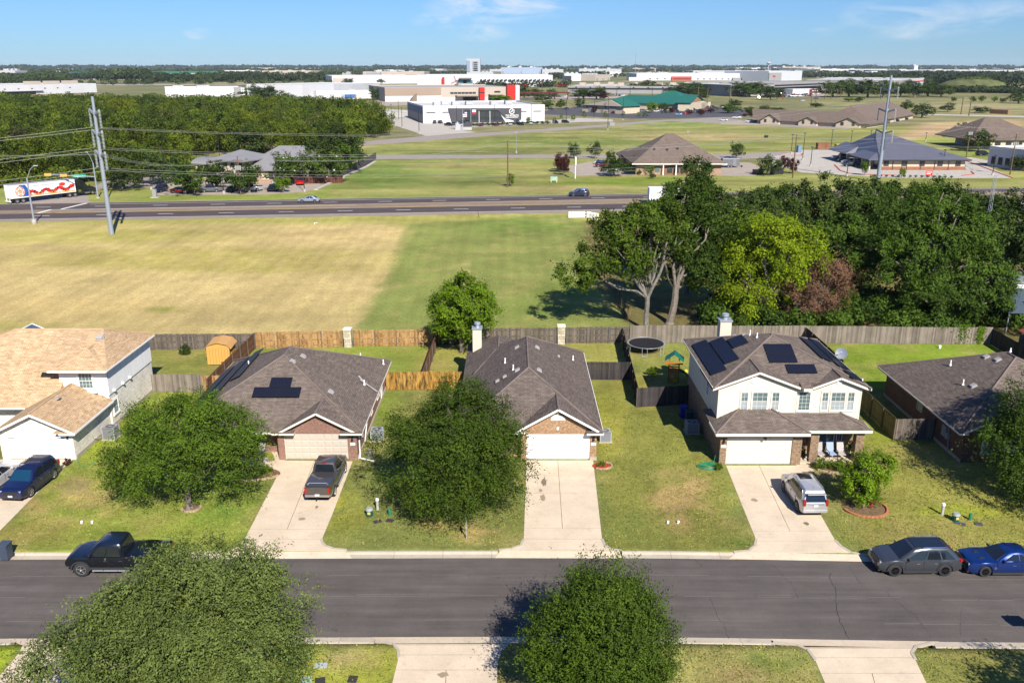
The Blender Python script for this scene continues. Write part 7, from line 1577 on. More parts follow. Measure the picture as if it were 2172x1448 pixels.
mb=MB();mb.bar((-2.9,0,.5),(-3.15,0,.5),.06,.06);mb.build('tow_hitch',DARK,parent=c2,uv=False)
c3=pickup('pickup_truck','black lifted pickup half hidden by the broad elm on the street',(-23.75,45.95,-.10),R(180),(.006,.008,.014),False,wr=.47,wheels=(1.98,-1.75),zb=.55,arch=1,L=5.9,W=2.08,top=[(-2.95,1.36),(-2.85,1.4),(-.55,1.4),(-.5,1.34),(1.35,1.36),(1.6,1.34),(2.6,1.26),(2.86,1.16),(2.95,.95)],cab=(1.65,.95,-.42,-.60,.94,.78,1.28,2.04),belt=1.3)
mb=MB()
for k in range(6):mb.obox((1.95-k*.11,.42,1.2),(.04,.32,.03),rz=.3)
mb.build('hood_vent',DARK,parent=c3,uv=False)
# ---- highway traffic
HS=dict(SEDAN);q=G(658,431);
car('sedan','silver-blue sedan driving on the highway','car',(G(656,429).x,G(656,429).y,.03),R(180+1.5),(.30,.34,.40),dict(SEDAN,rim=ALU))
q=G(1228,416);car('suv','dark blue estate car driving on the far lanes of the highway','suv',(q.x,q.y,.03),R(180+1.5),(.02,.03,.06),dict(SUV,rails=None))
# ---- cheap one-piece cars for the lots
def simple(kind):
    L,Wd,H,cab,hood={'sedan':(4.7,1.84,1.42,(1.1,.3,-1.0,-1.8),.95),'suv':(4.7,1.9,1.68,(1.2,.5,-1.9,-2.25),1.05),'pickup':(5.6,1.98,1.85,(1.4,.8,-.5,-.7),1.15)}[kind]
    sp_top=[(-L/2,hood-.05),(-L/2+.1,hood),(1.2,hood),(L/2-.3,hood-.12),(L/2,hood-.35)]
    mb=MB();vs,fs=loft_body(L,Wd,sp_top,.28,(1.4,-1.4),.35,n=8);mb.add(vs,fs,0)
    xa,xb,xc,xd=cab;wb,wr_=Wd/2*.93,Wd/2*.74;zb=hood-.03
    a=[(xa,wb,zb),(xa,-wb,zb),(xd,-wb,zb),(xd,wb,zb),(xb,wr_,H-.06),(xb,-wr_,H-.06),(xc,-wr_,H-.06),(xc,wr_,H-.06),(xb-.15,wr_*.9,H),(xb-.15,-wr_*.9,H),(xc+.1,-wr_*.9,H),(xc+.1,wr_*.9,H)]
    mb.add(a,[(0,4,5,1),(1,5,6,2),(2,6,7,3),(3,7,4,0)],1);mb.add(a,[(4,8,9,5),(5,9,10,6),(6,10,11,7),(7,11,8,4),(8,11,10,9)],0)
    for x in(1.4,-1.4):
        for s_ in(-1,1):mb.cyl((x,s_*(Wd/2-.25),.34),(x,s_*(Wd/2-.01),.34),.34,.34,12,2);mb.cyl((x,s_*(Wd/2-.012),.34),(x,s_*(Wd/2-.0),.34),.2,.2,10,3)
    if kind=='pickup':mb.box(-L/2+.1,-.8,-Wd/2+.15,Wd/2-.15,hood+.02,hood+.035,2)
    for s_ in(-1,1):mb.box(-L/2-.01,-L/2+.05,s_*Wd*.38-.14,s_*Wd*.38+.14,hood-.28,hood-.1,4)
    o=mb.build('c',[PAINT,CARGLASS,RUBBER,ALU,TAILL],uv=False);me=o.data;bpy.data.objects.remove(o);return me
SIM={k:simple(k)for k in('sedan','suv','pickup')}
CC={'white':(.6,.6,.6),'black':(.012,.012,.014),'silver':(.36,.37,.39),'grey':(.12,.125,.13),'red':(.42,.012,.012),'maroon':(.14,.012,.018),'blue':(.03,.08,.25),'navy':(.012,.02,.06),'light blue':(.12,.26,.42),'bright red':(.62,.01,.008),'bronze':(.10,.055,.035),'tan':(.36,.30,.22)}
def pcar(kind,c,px,py,rz,where,group=None,loc=None):
    o=meshobj({'sedan':'parked_car','suv':'parked_suv','pickup':'parked_pickup'}[kind],SIM[kind],None,loc or G(px,py,.02),R(rz));o.color=(*CC[c],1)
    tag(o,'%s %s %s'%(c,{'sedan':'car','suv':'sport utility car','pickup':'pickup'}[kind],where),{'sedan':'car','suv':'suv','pickup':'pickup'}[kind],group);return o
for a in(('suv','navy',341,407,-100,'at the left end of the clinic front parking row'),('sedan','red',383,409,-10,'left of the maroon one in the clinic front row'),('suv','maroon',402,407,-170,'under the second oak in the clinic front row'),('pickup','grey',448,407,-170,'in the clinic front row beside the third oak'),('sedan','black',493,406,-95,'in the clinic front row left of the wooden pole'),('pickup','silver',533,405,-160,'in the clinic front row right of the wooden pole'),('suv','black',580,405,-95,'in the clinic lot beside the small yellow-green tree'),('suv','white',489,389,-150,'in the clinic rear row below the tower'),('suv','silver',506,390,-100,'in the clinic rear row next to the white one'),('suv','white',590,391,-95,'in the clinic rear row behind the small tree'),('sedan','black',617,391,-95,'next to the bright red pickup'),('pickup','bright red',637,391,-78,'at the right end of the clinic lot'),
          ('sedan','white',1276,348,0,'on the pad left of the brick office'),('suv','maroon',1278,354,0,'on the pad between two white ones left of the brick office'),('sedan','white',1292,364,175,'nearest the highway on the pad of the brick office'),
          ('pickup','white',1783,338,0,'rearmost of four beside the blue roof building'),('suv','navy',1793,343,180,'second of four beside the blue roof building'),('pickup','white',1804,347,180,'third of four beside the blue roof building'),('sedan','black',1803,353,178,'nearest of four beside the blue roof building'),
          ('suv','black',2084,330,10,'beside the white building on the right'),('sedan','navy',2110,316,0,'behind the white building on the right'),
          ('sedan','white',1534,257,170,'left one at the entrance of the tan-roofed building'),('pickup','white',1562,252,175,'behind it at the entrance of the tan-roofed building'),('suv','white',1588,260,170,'right one at the entrance of the tan-roofed building'),('suv','navy',1604,259,170,'tucked against the gable of the tan-roofed building'),
          ('sedan','navy',1960,240,170,'on the far road at the right end of the long building'),('suv','white',1702,215,10,'alone on the grass edge of the busy far lot'),('sedan','navy',1731,210,10,'beside the busy far lot, dark'),('sedan','navy',1610,209,0,'in the shade of the trees before the warehouses')):pcar(*a)
for i,(px,py,k_,c_)in enumerate(((922,262,'suv','navy'),(934,262,'suv','black'),(951,267,'pickup','black'),(962,266,'suv','grey'),(975,267,'sedan','white'),(981,262,'suv','black'),(992,261,'suv','black'),(1018,268,'sedan','maroon'),(1050,267,'sedan','maroon'),(1083,266,'suv','white'),(1096,261,'pickup','grey'),(1104,266,'suv','black'),(1126,264,'suv','white'),(1178,262,'suv','black'),(1199,261,'suv','black'))):
    pcar(k_,c_,px,py,-90+(i%3)*20,'parked %s from the left before the white building'%['first','second','third','fourth','fifth','sixth','seventh','eighth','ninth','tenth','eleventh','twelfth','thirteenth','fourteenth','fifteenth'][i],'cars before the white building with the dark sign')
ORD=['first','second','third','fourth','fifth','sixth','seventh','eighth','ninth','tenth','eleventh','twelfth','thirteenth','fourteenth','fifteenth','sixteenth','seventeenth','eighteenth','nineteenth','twentieth','twenty-first','twenty-second']
for i,(px,py,k_,c_)in enumerate(((1170,234,'suv','black'),(1200,233,'suv','navy'),(1230,228,'suv','black'),(1300,241,'sedan','black'),(1323,241,'suv','white'),(1345,235,'suv','silver'),(1364,237,'suv','grey'),(1372,237,'sedan','white'),(1371,247,'sedan','navy'),(1392,238,'suv','white'),(1411,240,'sedan','black'),(1424,238,'suv','black'),(1436,238,'suv','black'),(1439,245,'suv','light blue'),(1457,243,'suv','red'),(1458,236,'suv','white'),(1470,234,'suv','black'),(1479,240,'suv','navy'),(1494,238,'suv','maroon'),(1501,230,'pickup','grey'),(1512,229,'suv','black'),(1536,230,'suv','white'))):
    pcar(k_,c_,px,py,(0,180,10,90)[i%4],'parked %s from the left at the green-roofed hall'%ORD[i],'cars at the green-roofed hall')
cl=['white','silver','black','red','navy','white','grey','blue','white','maroon']
for i in range(44):
    px,py=1640+(i%15)*5.6+rnd.uniform(-1,1),207-(i//15)*3.4-(i%15)*.16;pcar(rnd.choice(['sedan','suv','pickup']),cl[i%10],px,py,rnd.choice([80,95,0]),'in the crowded lot before the far loading docks','cars of the crowded far lot')
for i in range(26):
    px,py=1160+i*6.4,206.5-i*.1+rnd.uniform(-.5,.5);pcar(rnd.choice(['sedan','suv']),cl[(i*3)%10],px,py,rnd.choice([80,95,0]),'in the row before the long grey warehouse','cars before the long grey warehouse')
# ---- lorry
def lorry():
    a,b_=G(26,433.5),G(186,414.5);d=(b_-a);L=d.length;rz=math.atan2(d.y,d.x);t=thing('semi_truck','black semi truck with a white trailer painted with red and flame-coloured pictures','truck',a,rz)
    TL,W2,z0,z1=14.6,1.3,1.15,4.05;y=W2
    mb=MB();mb.box(0,TL,0,2*W2,z0,z1);tr=mb.build('trailer',M('trailer_white',(.62,.61,.60),.45,var=.04),parent=t,uv=False)
    mb=MB();mb.box(.05,TL-.05,.02,2*W2-.02,z1,z1+.03);mb.build('trailer_roof',M('trailer_roof_grey',(.28,.28,.28),.5,var=.1),parent=tr,uv=False)
    # flat pictures on the near side
    mb=MB();f=-.012;mb.poly([(2.0,f,z0+.25),(4.7,f,z0+.25),(3.4,f,z1-.12),(2.0,f,z1-.12)]);mb.build('blue_panel',M('print_blue',(.02,.08,.32),.5,var=0),parent=tr,uv=False)
    mb=MB();mb.poly([(2.1+1.05*math.cos(k*math.pi/9),f-.01,2.55+1.15*math.sin(k*math.pi/9))for k in range(18)]);mb.build('print_disc',M('print_tan',(.46,.26,.16),.5,var=.5,vs_=2),parent=tr,uv=False)
    mb=MB();st=[(2.1+(.95 if k%2==0 else .45)*math.cos(k*math.pi/5+math.pi/2),f-.02,2.55+(1.0 if k%2==0 else .45)*math.sin(k*math.pi/5+math.pi/2))for k in range(10)]
    for p,q in zip(st,st[1:]+st[:1]):mb.bar(p,q,.02,.09)
    mb.build('print_star',WHITE,parent=tr,uv=False)
    rr=random.Random(3);mb=MB();m2=MB();m3=MB()
    for k in range(24):
        x=3.9+k*.44;z=z0+.55+.35*math.sin(k*.9)+k*.012;r_=rr.uniform(.3,.46);(mb if k%3 else m2).poly([(x+r_*math.cos(j*math.pi/6),f-.014-(k%3)*.003,z+.35+r_*math.sin(j*math.pi/6))for j in range(12)])
    for k in range(30):
        x=3.8+k*.35;h_=rr.uniform(.35,.75);m3.poly([(x,f-.026,z0+.2),(x+.34,f-.026,z0+.2),(x+.2+rr.uniform(-.2,.2),f-.026,z0+.2+h_)])
    mb.build('print_red',M('print_red',(.42,.02,.015),.5,var=.5,vs_=3),parent=tr,uv=False,kind='stuff');m2.build('print_maroon',M('print_maroon',(.10,.012,.01),.5,var=.3),parent=tr,uv=False,kind='stuff');m3.build('print_flame',M('print_flame',(.66,.26,.04),.5,var=.4,vs_=3),parent=tr,uv=False,kind='stuff')
    mb=MB()
    for k in range(16):mb.box(5.0+k*.3,5.2+k*.3,f-.012,f,3.35,3.62)
    mb.build('print_lettering',M('print_grey',(.34,.33,.31),.5,var=0),parent=tr,uv=False);mb=MB();mb.poly([(11.6+.75*math.cos(k*math.pi/8),f-.01,3.25+.38*math.sin(k*math.pi/8))for k in range(16)]);mb.build('print_logo',M('print_logo_red',(.5,.03,.03),.5,var=0),parent=tr,uv=False)
    mb=MB();mb.box(-.02,0,.08,1.26,z0+.08,z1-.1);mb.box(-.02,0,1.34,2.52,z0+.08,z1-.1);mb.box(-.25,-.05,.1,2.5,.45,.6);mb.box(-.15,-.05,.5,.6,.5,z0);mb.box(-.15,-.05,2.0,2.1,.5,z0);mb.build('rear_door',WHITE,parent=tr,uv=False)
    for x in(1.2,2.5,TL-1.6,TL-.3,TL+3.9):
        for s_,y_ in((0,.0),(1,2*W2-.28)):
            w=MB();w.cyl((x,y_,.5),(x,y_+.28,.5),.5,.5,18);o=w.build('wheel',RUBBER,parent=t,uv=False);w=MB();w.cyl((x,y_-.012,.5),(x,y_,.5),.28,.28,14);w.build('rim',ALU,parent=o,uv=False)
    mb=MB();mb.box(.4,TL-.3,.5,2.1,.75,z0);mb.box(TL-4.4,TL-4.25,.2,.35,.15,z0);mb.box(TL-4.4,TL-4.25,2.2,2.35,.15,z0);mb.build('chassis',DARK,parent=t,uv=False)
    BK=m_paint('black_truck_paint',(.006,.006,.008));x0=TL+.35;V=[];F=[]
    prof=[(x0,.6),(x0,3.7),(x0+.5,4.0),(x0+1.5,3.75),(x0+2.1,2.95),(x0+2.6,2.15),(x0+3.9,1.95),(x0+4.6,1.6),(x0+4.75,.9),(x0+4.6,.55)]
    mb=MB();mb.vprism(list(reversed(prof)),.12,2.48);mb.build('tractor',BK,parent=t,bevel=.06,uv=False)
    mb=MB();mb.poly([(x0+2.13,.3,2.97),(x0+2.13,2.3,2.97),(x0+2.6,2.3,2.2),(x0+2.6,.3,2.2)]);g_=mb.build('windscreen',CARGLASS,parent=t,uv=False);g_.location=(.03,0,.03)
    mb=MB();mb.box(x0+1.3,x0+2.05,.105,.12,2.15,2.8);mb.build('side_window',CARGLASS,parent=t,uv=False);mb=MB();mb.box(x0+.3,x0+.9,.10,.12,1.0,1.5);mb.cyl((x0+1.6,.05,.75),(x0+2.9,.05,.75),.3,.3,14);mb.build('fuel_tank',CHROME,parent=t,uv=False);mb=MB();mb.bar((x0+3.0,-.1,2.5),(x0+3.0,.1,2.2),.05,.4);mb.build('mirror',CHROME,parent=t,uv=False)
    mb=MB();mb.box(TL-2.2,TL+4.5,.4,2.2,.5,.8);mb.build('frame',DARK,parent=t,uv=False)
lorry()
# white box lorry glimpsed behind the grove, cargo trailer by the office
q=G(1400,425);t=thing('box_truck','white box truck glimpsed over the grove on the highway','truck',(q.x,G(1380,432).y,.03),R(2));mb=MB();mb.box(-3.5,3.4,-1.25,1.25,.9,3.6);mb.build('cargo_box',WHITE,parent=t,uv=False);mb=MB();mb.vprism([(3.5,.5),(5.4,.5),(5.4,1.4),(4.9,2.4),(3.5,2.5)],-1.1,1.1);mb.build('cab',WHITE,parent=t,uv=False)
for x in(-2.2,4.4):
    for s_ in(-1.2,.95):w=MB();w.cyl((x,s_,.5),(x,s_+.25,.5),.5,.5,16);w.build('wheel',RUBBER,parent=t,uv=False)
q=G(1548,355);t=thing('cargo_trailer','grey enclosed cargo trailer beside the brick office','trailer',(q.x,q.y,0),R(3));mb=MB();mb.box(-2.6,2.6,-1.1,1.1,.5,2.7);mb.build('box',M('trailer_grey',(.16,.165,.18),.35,.3,var=.05),parent=t,bevel=.04,uv=False)
for x in(-.8,.1):
    w=MB();w.cyl((x,-1.2,.38),(x,-.98,.38),.38,.38,14);o=w.build('wheel',RUBBER,parent=t,uv=False);w=MB();w.cyl((x,-1.215,.38),(x,-1.2,.38),.2,.2,12);w.build('rim',ALU,parent=o,uv=False)
mb=MB();mb.bar((2.6,0,.5),(3.9,0,.45),.1,.1);mb.cyl((3.6,-.1,.3),(3.6,.1,.3),.3,.3,12);mb.build('tongue',DARK,parent=t,uv=False);mb=MB();mb.box(.5,1.5,-1.115,-1.1,.65,2.5);mb.build('door',M('door_grey',(.22,.225,.24),.35,.3,var=0),parent=t,uv=False)
# ------------------------------------------------------------------ buildings beyond the highway
WPAINT=M('white_wall_paint',S(238,238,240),.7,var=.04,vs_=.1);ROOFW=M('white_membrane',S(222,220,214),.8,var=.08,vs_=.1);BEIGE=M('beige_wall',S(206,192,176),.8,var=.04,vs_=.1);TAUPE=M('taupe_wall',S(178,158,140),.8,var=.04,vs_=.1)
GREYW=M('grey_wall',S(172,170,168),.8,var=.05,vs_=.1);LGREY=M('light_grey_wall',S(202,204,208),.8,var=.05,vs_=.1);REDP=M('red_panel',S(226,44,36),.6,var=.03);ORP=M('orange_red_panel',S(222,92,62),.6,var=.08,vs_=.3);CHAR=M('charcoal_panel',S(84,84,90),.6,var=.04);STUC=M('pale_stucco',S(226,210,184),.85,var=.04,vs_=.3)
DKB=M('dark_band',S(52,52,56),.6,var=.05);ROOFG=M('grey_membrane',S(176,174,172),.85,var=.08,vs_=.1);OLDW=m_glass('office_glass',(.03,.035,.04),.1);GREENM=m_stripes('green_metal',S(44,122,100),1.6,.12,rough=.5,metal=.1);GREYM=m_stripes('grey_metal',S(170,167,166),2.0,.3,rough=.45,metal=.2);BLUEM=m_stripes('blue_grey_metal',S(126,126,138),1.5,.35,rough=.45,metal=.25)
SHF=m_shingle('office_shingle',S(140,124,113),S(124,110,100),S(110,97,88),.1);BRF=m_brick('office_brick',S(200,158,130),S(160,122,100),S(200,184,164),patch=.2);RIBW=m_stripes('ribbed_white',S(226,228,232),.5,.12,rough=.5,metal=.1)
class Bld:
    def __init__(s,name,label,L,Rr,top,depth,wall,roof=None,parapet=.6,cat='building',off=0,mass=True,wname='wall'):
        a,b_=G(*L),G(*Rr);s.a=a;s.W=(b_-a).length;s.D=depth;s.rz=math.atan2(b_.y-a.y,b_.x-a.x);s.t=thing(name,label,cat,a,s.rz);s.h=PY(L[0],top,a.y).z;s.wall=wall
        s.n=len(label)
        if mass:
            mb=MB();mb.box(0,s.W,0,depth,-1,s.h);mb.build(wname,wall,parent=s.t)
            if roof:
                mb=MB();mb.box(.4,s.W-.4,.4,depth-.4,s.h,s.h+.06);mb.build('roof',roof,parent=s.t)
                if parapet:
                    mb=MB();e=parapet
                    for q in((0,s.W,0,.4),(0,s.W,depth-.4,depth),(0,.4,.4,depth-.4),(s.W-.4,s.W,.4,depth-.4)):mb.box(*q,s.h,s.h+e)
                    mb.build('parapet',wall,parent=s.t)
    def X(s,px):
        """distance along the front where a sight line at image column px meets it"""
        k=(px-CXP)/F_PX;u=Vector((math.cos(s.rz),math.sin(s.rz)));zc=CAM_H*SN
        # a.x + u.x*x = k*((a.y + u.y*x)*CS + zc)
        return(k*(s.a.y*CS+zc)-s.a.x)/(u.x-k*u.y*CS)
    def box(s,name,x0,x1,z0,z1,mat,d=.15,y=0,back=.1):
        mb=MB();mb.box(x0,x1,y-d,y+back,z0,z1);return mb.build(name,mat,parent=s.t)
    def pxbox(s,name,p0,p1,z0,z1,mat,d=.15):return s.box(name,s.X(p0),s.X(p1),z0,z1,mat,d)
    def Z(s,py):return PY(CXP,py,s.a.y).z
    def rows(s,name,p0,p1,n,w,z0,z1,mat=None,d=.12):
        for i in range(n):
            x=s.X(p0)+(s.X(p1)-s.X(p0))*i/max(1,n-1);s.box(name,x-w/2,x+w/2,z0,z1,mat or OLDW,d)
    def unit(s,x,y,w=3,d=2.5,h=1.6,mat=None):
        mb=MB();mb.box(x,x+w,y,y+d,s.h+.06,s.h+h);mb.box(x+.3,x+w-.3,y-.3,y+d+.3,s.h+.3,s.h+h-.4);mb.build('rooftop_unit',mat or LGREY,parent=s.t,uv=False)
def loc_hip(t,x0,x1,y0,y1,ze,p,q,zr,mat,ax='x',name='roof',tt=.3):
    mb=MB();(hip_x if ax=='x' else hip_y)(mb,x0,x1,y0,y1,ze,*((p[0],q[0],p[1])if ax=='x' else(p[0],p[1],q[1])),zr,tt);return mb.build(name,mat,parent=t)
# clinic with the tower
b=Bld('clinic','brick clinic with ribbed grey metal roofs and a pale square tower',(512,388),(655,388),362,24,BRF,parapet=0,roof=None)
loc_hip(b.t,-1,b.W+1,-1,25,b.h+.3,(7.5,12),(b.W-3.5,12),PY(590,309,b.a.y+12).z,GREYM)
b.rows('window',575,590,2,1.6,1.0,2.6);b.pxbox('pale_panel',556,572,.8,3.2,STUC)
c=Bld('clinic_tower','pale square tower with grey pyramid roof at the left of the clinic',(460,386),(523,389),338,11,STUC,parapet=0)
loc_hip(c.t,-1.2,c.W+1.2,-1.2,12.2,c.h,(c.W/2-.3,5.5),(c.W/2+.3,5.5),PY(490,316,c.a.y+5.5).z,GREYM)
c.rows('window',466,513,4,1.1,c.Z(352),c.Z(344));c.box('cornice',-.3,c.W+.3,c.h-.6,c.h-.3,WHITE,.3)
e=Bld('clinic_canopy','arched grey roof canopy on white columns left of the clinic tower',(414,378),(458,380),347,8,STUC,mass=False)
mb=MB();
for i in range(10):
    a0,a1=math.pi*i/10,math.pi*(i+1)/10;mb.add([(-.5,4-4.5*math.cos(a0),e.h+1.4*math.sin(a0)),(e.W,4-4.5*math.cos(a0),e.h+1.4*math.sin(a0)),(e.W,4-4.5*math.cos(a1),e.h+1.4*math.sin(a1)),(-.5,4-4.5*math.cos(a1),e.h+1.4*math.sin(a1))],[(0,1,2,3)])
o=mb.build('roof',GREYM,parent=e.t);o.modifiers.new('t','SOLIDIFY').thickness=.2
for x in(.5,e.W*.45):
    for y in(.5,7.5):mb=MB();mb.cyl((x,y,0),(x,y,e.h),.35,.3,12);mb.build('column',STUC,parent=e.t)
pk=m_picket('yard_fence_boards',S(120,112,112),S(84,78,80))
def simple_fence(name,label,px,h_,mat,post=None):
    P_=[G(*q)for q in px];t=thing(name,label,'fence',P_[0]);
    for a,b_ in zip(P_[:-1],P_[1:]):
        n_=max(1,int((b_-a).length/2.6))
        for i in range(n_):p,q=a.lerp(b_,i/n_)-P_[0],a.lerp(b_,(i+1)/n_)-P_[0];q=p.lerp(q,.985);mb=MB();mb.bar((p.x,p.y,h_/2+.03),(q.x,q.y,h_/2+.03),.05,h_);mb.build('fence_panel',mat,parent=t)
    return t
simple_fence('board_fence','dark reddish board fence under the white flowering trees',[(590,391.5),(728,388)],1.9,m_picket('reddish_boards',S(120,76,66),S(88,58,54)))
simple_fence('board_fence','grey board fence climbing beside the grass right of the clinic',[(725,376),(775,352),(798,338)],2.2,pk)
mb=MB();P_=[G(670,403),G(735,372),G(778,354),G(796,343)]
for a,b_ in zip(P_[:-1],P_[1:]):mb.bar((a.x,a.y,.1),(b_.x,b_.y,.1),1.0,.2)
mb.build('retaining_kerb',CONC3,kind='structure')
# brick office with the big brown roof
b=Bld('office','brick office under one large brown hip roof with white porch posts',(1348,371),(1529,371),346,24,BRF,parapet=0)
zr=PY(1425,283,b.a.y+12).z;loc_hip(b.t,-1.2,b.W+1.2,-1.2,25.5,b.h,(b.W*.43,12),(b.W*.52,12),zr,SHF)
b.box('fascia',-1.3,b.W+1.3,b.h-.32,b.h-.02,CREAM,1.3,back=-1.2)
w_=Bld('office_wing','low back wing at the left of the brick office',(1322,352),(1360,352),333,12,BRF,parapet=0,cat='building');loc_hip(w_.t,-1,w_.W+3,-1,12.5,w_.h,(w_.W*.45,6),(w_.W+2.5,6),w_.h+2.2,SHF)
b.box('porch_shade',b.X(1405),b.X(1458),0,b.h-.35,M('shaded_brick',S(150,112,92),.9),.02)  # flat sheet on the wall, darker brick colour paints the porch shade
for px in(1405,1432):x=b.X(px);mb=MB();mb.box(x-.13,x+.13,-1.1,-.84,0,b.h-.2);mb.build('porch_post',WHITE,parent=b.t)
b.rows('window',1378,1394,2,1.2,.9,2.2,WINGLASS);b.rows('window',1420,1448,3,1.4,.6,2.3);b.rows('window',1500,1502,1,1.5,.9,2.3,WINGLASS)
for px,py in((1391,321),(1418,322),(1441,320),(1362,317)):
    x=b.X(px);z_=b.Z(py);y_=max(1.5,(z_-b.h)/(zr-b.h)*13.2-1.2);z2=b.h+(y_+1.2)/13.2*(zr-b.h);mb=MB();mb.box(x-.25,x+.25,y_-.25,y_+.25,z2-.1,z2+.45);mb.build('roof_vent',DKB,parent=b.t)
mb=MB();q=G(1391,370);mb.box(0,.9,0,.7,0,1.5);o=mb.build('utility_cabinet',M('pale_green_box',S(150,170,160),.5));o.location=q;tag(o,'pale green metal cabinet against the brick office porch','utility box')
# blue-grey metal roof
b=Bld('clinic','cream building with a large blue-grey ribbed metal hip roof',(1870,361),(2045,361),338,34,STUC,parapet=0)
zr=PY(1900,282,b.a.y+16).z;loc_hip(b.t,-1.4,b.W+1.2,-1.2,33,b.h,(3.5,16.5),(6.5,16.5),zr,BLUEM)
b.box('brick_base',0,b.W,0,1.0,M('base_brick',S(172,116,90),.9),.06);b.box('eave_board',-1.3,b.W+1.2,b.h-.35,b.h-.05,DKB,1.28,back=-1.2);b.rows('window',1878,2030,5,1.5,1.2,2.9);b.rows('downspout',1892,2010,5,.15,0,b.h,DKB,.14)
for y in(3,9,15,21,27):mb=MB();mb.box(-.15,.05,y,y+3.2,.3,2.9);mb.build('side_window',OLDW,parent=b.t);mb=MB();mb.box(-3.0,-2.6,y-1,y-.6,0,b.h-.3);mb.build('porch_pier',STUC,parent=b.t)
mb=MB();hip_y(mb,-4.2,6,18,33.5,b.h,1.0,20,33,b.h+2.4,.25);mb.build('side_gable_roof',BLUEM,parent=b.t);mb=MB();hip_y(mb,-4.2,3,-.2,15,b.h-.05,-.5,4,14,b.h+1.5,.25);mb.build('side_gable_roof',BLUEM,parent=b.t)
for i in range(3):q=G(2014+i*14,357);mb=MB();mb.box(-.5,.5,-.5,.5,0,1.1);o=mb.build('air_conditioner',M('ac_dark',(.12,.12,.125),.5));o.location=q;tag(o,('left','middle','right')[i]+' one of three dark air conditioners at the corner of the blue roof building','air conditioner')
for px,py,w,h_,m_,nm,lb,ct in((1745,316,4.5,2.2,M('dumpster_wall',S(158,110,84),.9),'bin_enclosure','brown brick bin enclosure behind the pale lot','wall'),(1782,315,3.6,1.6,M('dumpster_yellow',S(226,200,30),.6),'dumpster','yellow dumpster behind the pale lot','dumpster'),(1694,323,1.2,2.4,M('portable_blue',S(130,160,190),.5),'portable_toilet','pale blue portable toilet at the back of the pale lot','toilet'),(1647,369,3.0,1.6,M('black_panel',S(50,50,54),.6),'screen_fence','small black screened enclosure on the grass by the office lot','fence'),(1625,292,1.0,1.0,DKB,'utility_cabinet','dark green cabinet before the long tan-roofed building','utility box'),(1298,266,2.6,1.6,GREYW,'utility_cabinet','grey cabinet beside the curving road','utility box'),(1607,370,2.4,1.3,DKB,'flatbed_trailer','black low trailer parked at the office lot edge','trailer')):
    q=G(px,py);mb=MB();mb.box(-w/2,w/2,-1.2,1.2,0,h_);mb.box(-w/2-.06,w/2+.06,-1.26,1.26,h_-.2,h_-.02);o=mb.build(nm,m_);o.location=q;tag(o,lb,ct)
t=thing('sign','red and white banner sign at the kerb of the pale lot','sign',G(1970,375));mb=MB();mb.box(-.9,.9,-.05,.05,.3,1.6);mb.build('panel',REDP,parent=t);mb=MB();mb.box(-.75,.75,-.07,-.05,1.15,1.3);mb.box(-.75,.4,-.07,-.05,.7,.85);mb.build('lettering',WHITE,parent=t);mb=MB();mb.box(-.8,-.72,-.04,.04,0,.3);mb.box(.72,.8,-.04,.04,0,.3);mb.build('post',DKB,parent=t)
for pts in([(1770,350),(1782,362),(1800,368),(1840,371),(1900,372)],[(1652,330),(1700,330),(1702,326)],[(2040,373),(2066,370),(2060,364)],[(2048,341),(2148,378)]):
    P_=[G(*q)for q in pts];mb=MB()
    for a,b_ in zip(P_[:-1],P_[1:]):mb.bar((a.x,a.y,.07),(b_.x,b_.y,.07),.35,.14)
    mb.build('fire_lane_kerb',M('red_kerb_paint',S(206,88,70),.7),kind='structure')
# long tan-roofed building
b=Bld('care_home','long tan-roofed building with three pale gables facing the meadow',(1606,262),(1838,272),254,30,STUC,parapet=0)
loc_hip(b.t,-2,b.W+1.5,-1,31,b.h,(-10,14),(b.W-14,14),PY(1700,232,b.a.y+14).z,SHF)
for p0,p1,pt in((1617,1655,241),(1697,1735,244),(1776,1826,243)):
    x0,x1=b.X(p0),b.X(p1);zt=b.Z(pt);mb=MB();mb.vprism([(x0,0),(x1,0),(x1,b.h),((x0+x1)/2,zt-.3),(x0,b.h)],-2.5,0);mb.build('gable_wall',STUC,parent=b.t)
    mb=MB();xm=(x0+x1)/2
    for sg,xe in((-1,x0-.6),(1,x1+.6)):f=[(0,1,2,3),(7,6,5,4),(0,4,5,1),(1,5,6,2)];f=f if sg>0 else[tuple(reversed(q))for q in f];mb.add([(xm,-3,zt),(xm,14,zt),(xe,14,b.h-.1),(xe,-3,b.h-.1),(xm,-3,zt-.25),(xm,14,zt-.25),(xe,14,b.h-.35),(xe,-3,b.h-.35)],[tuple(reversed(q))for q in f])
    mb.build('gable_roof',SHF,parent=b.t);b.box('window',x0+(x1-x0)*.2,x0+(x1-x0)*.33,1.0,2.6,OLDW,2.6,back=-2.4);b.box('window',x0+(x1-x0)*.68,x0+(x1-x0)*.8,1.0,2.6,OLDW,2.6,back=-2.4)
c=Bld('care_home_wing','right wing of the long tan-roofed building',(1858,266),(1936,251),258,24,STUC,parapet=0);loc_hip(c.t,-14,c.W+1,-1,24,c.h+.4,(-6,12),(c.W-10,12),PY(1880,222,c.a.y+12).z,SHF)
c.rows('window',1868,1928,8,1.2,1.0,2.4);c.rows('air_conditioner_box',1880,1920,3,1.6,0,1.1,DKB,1.5)
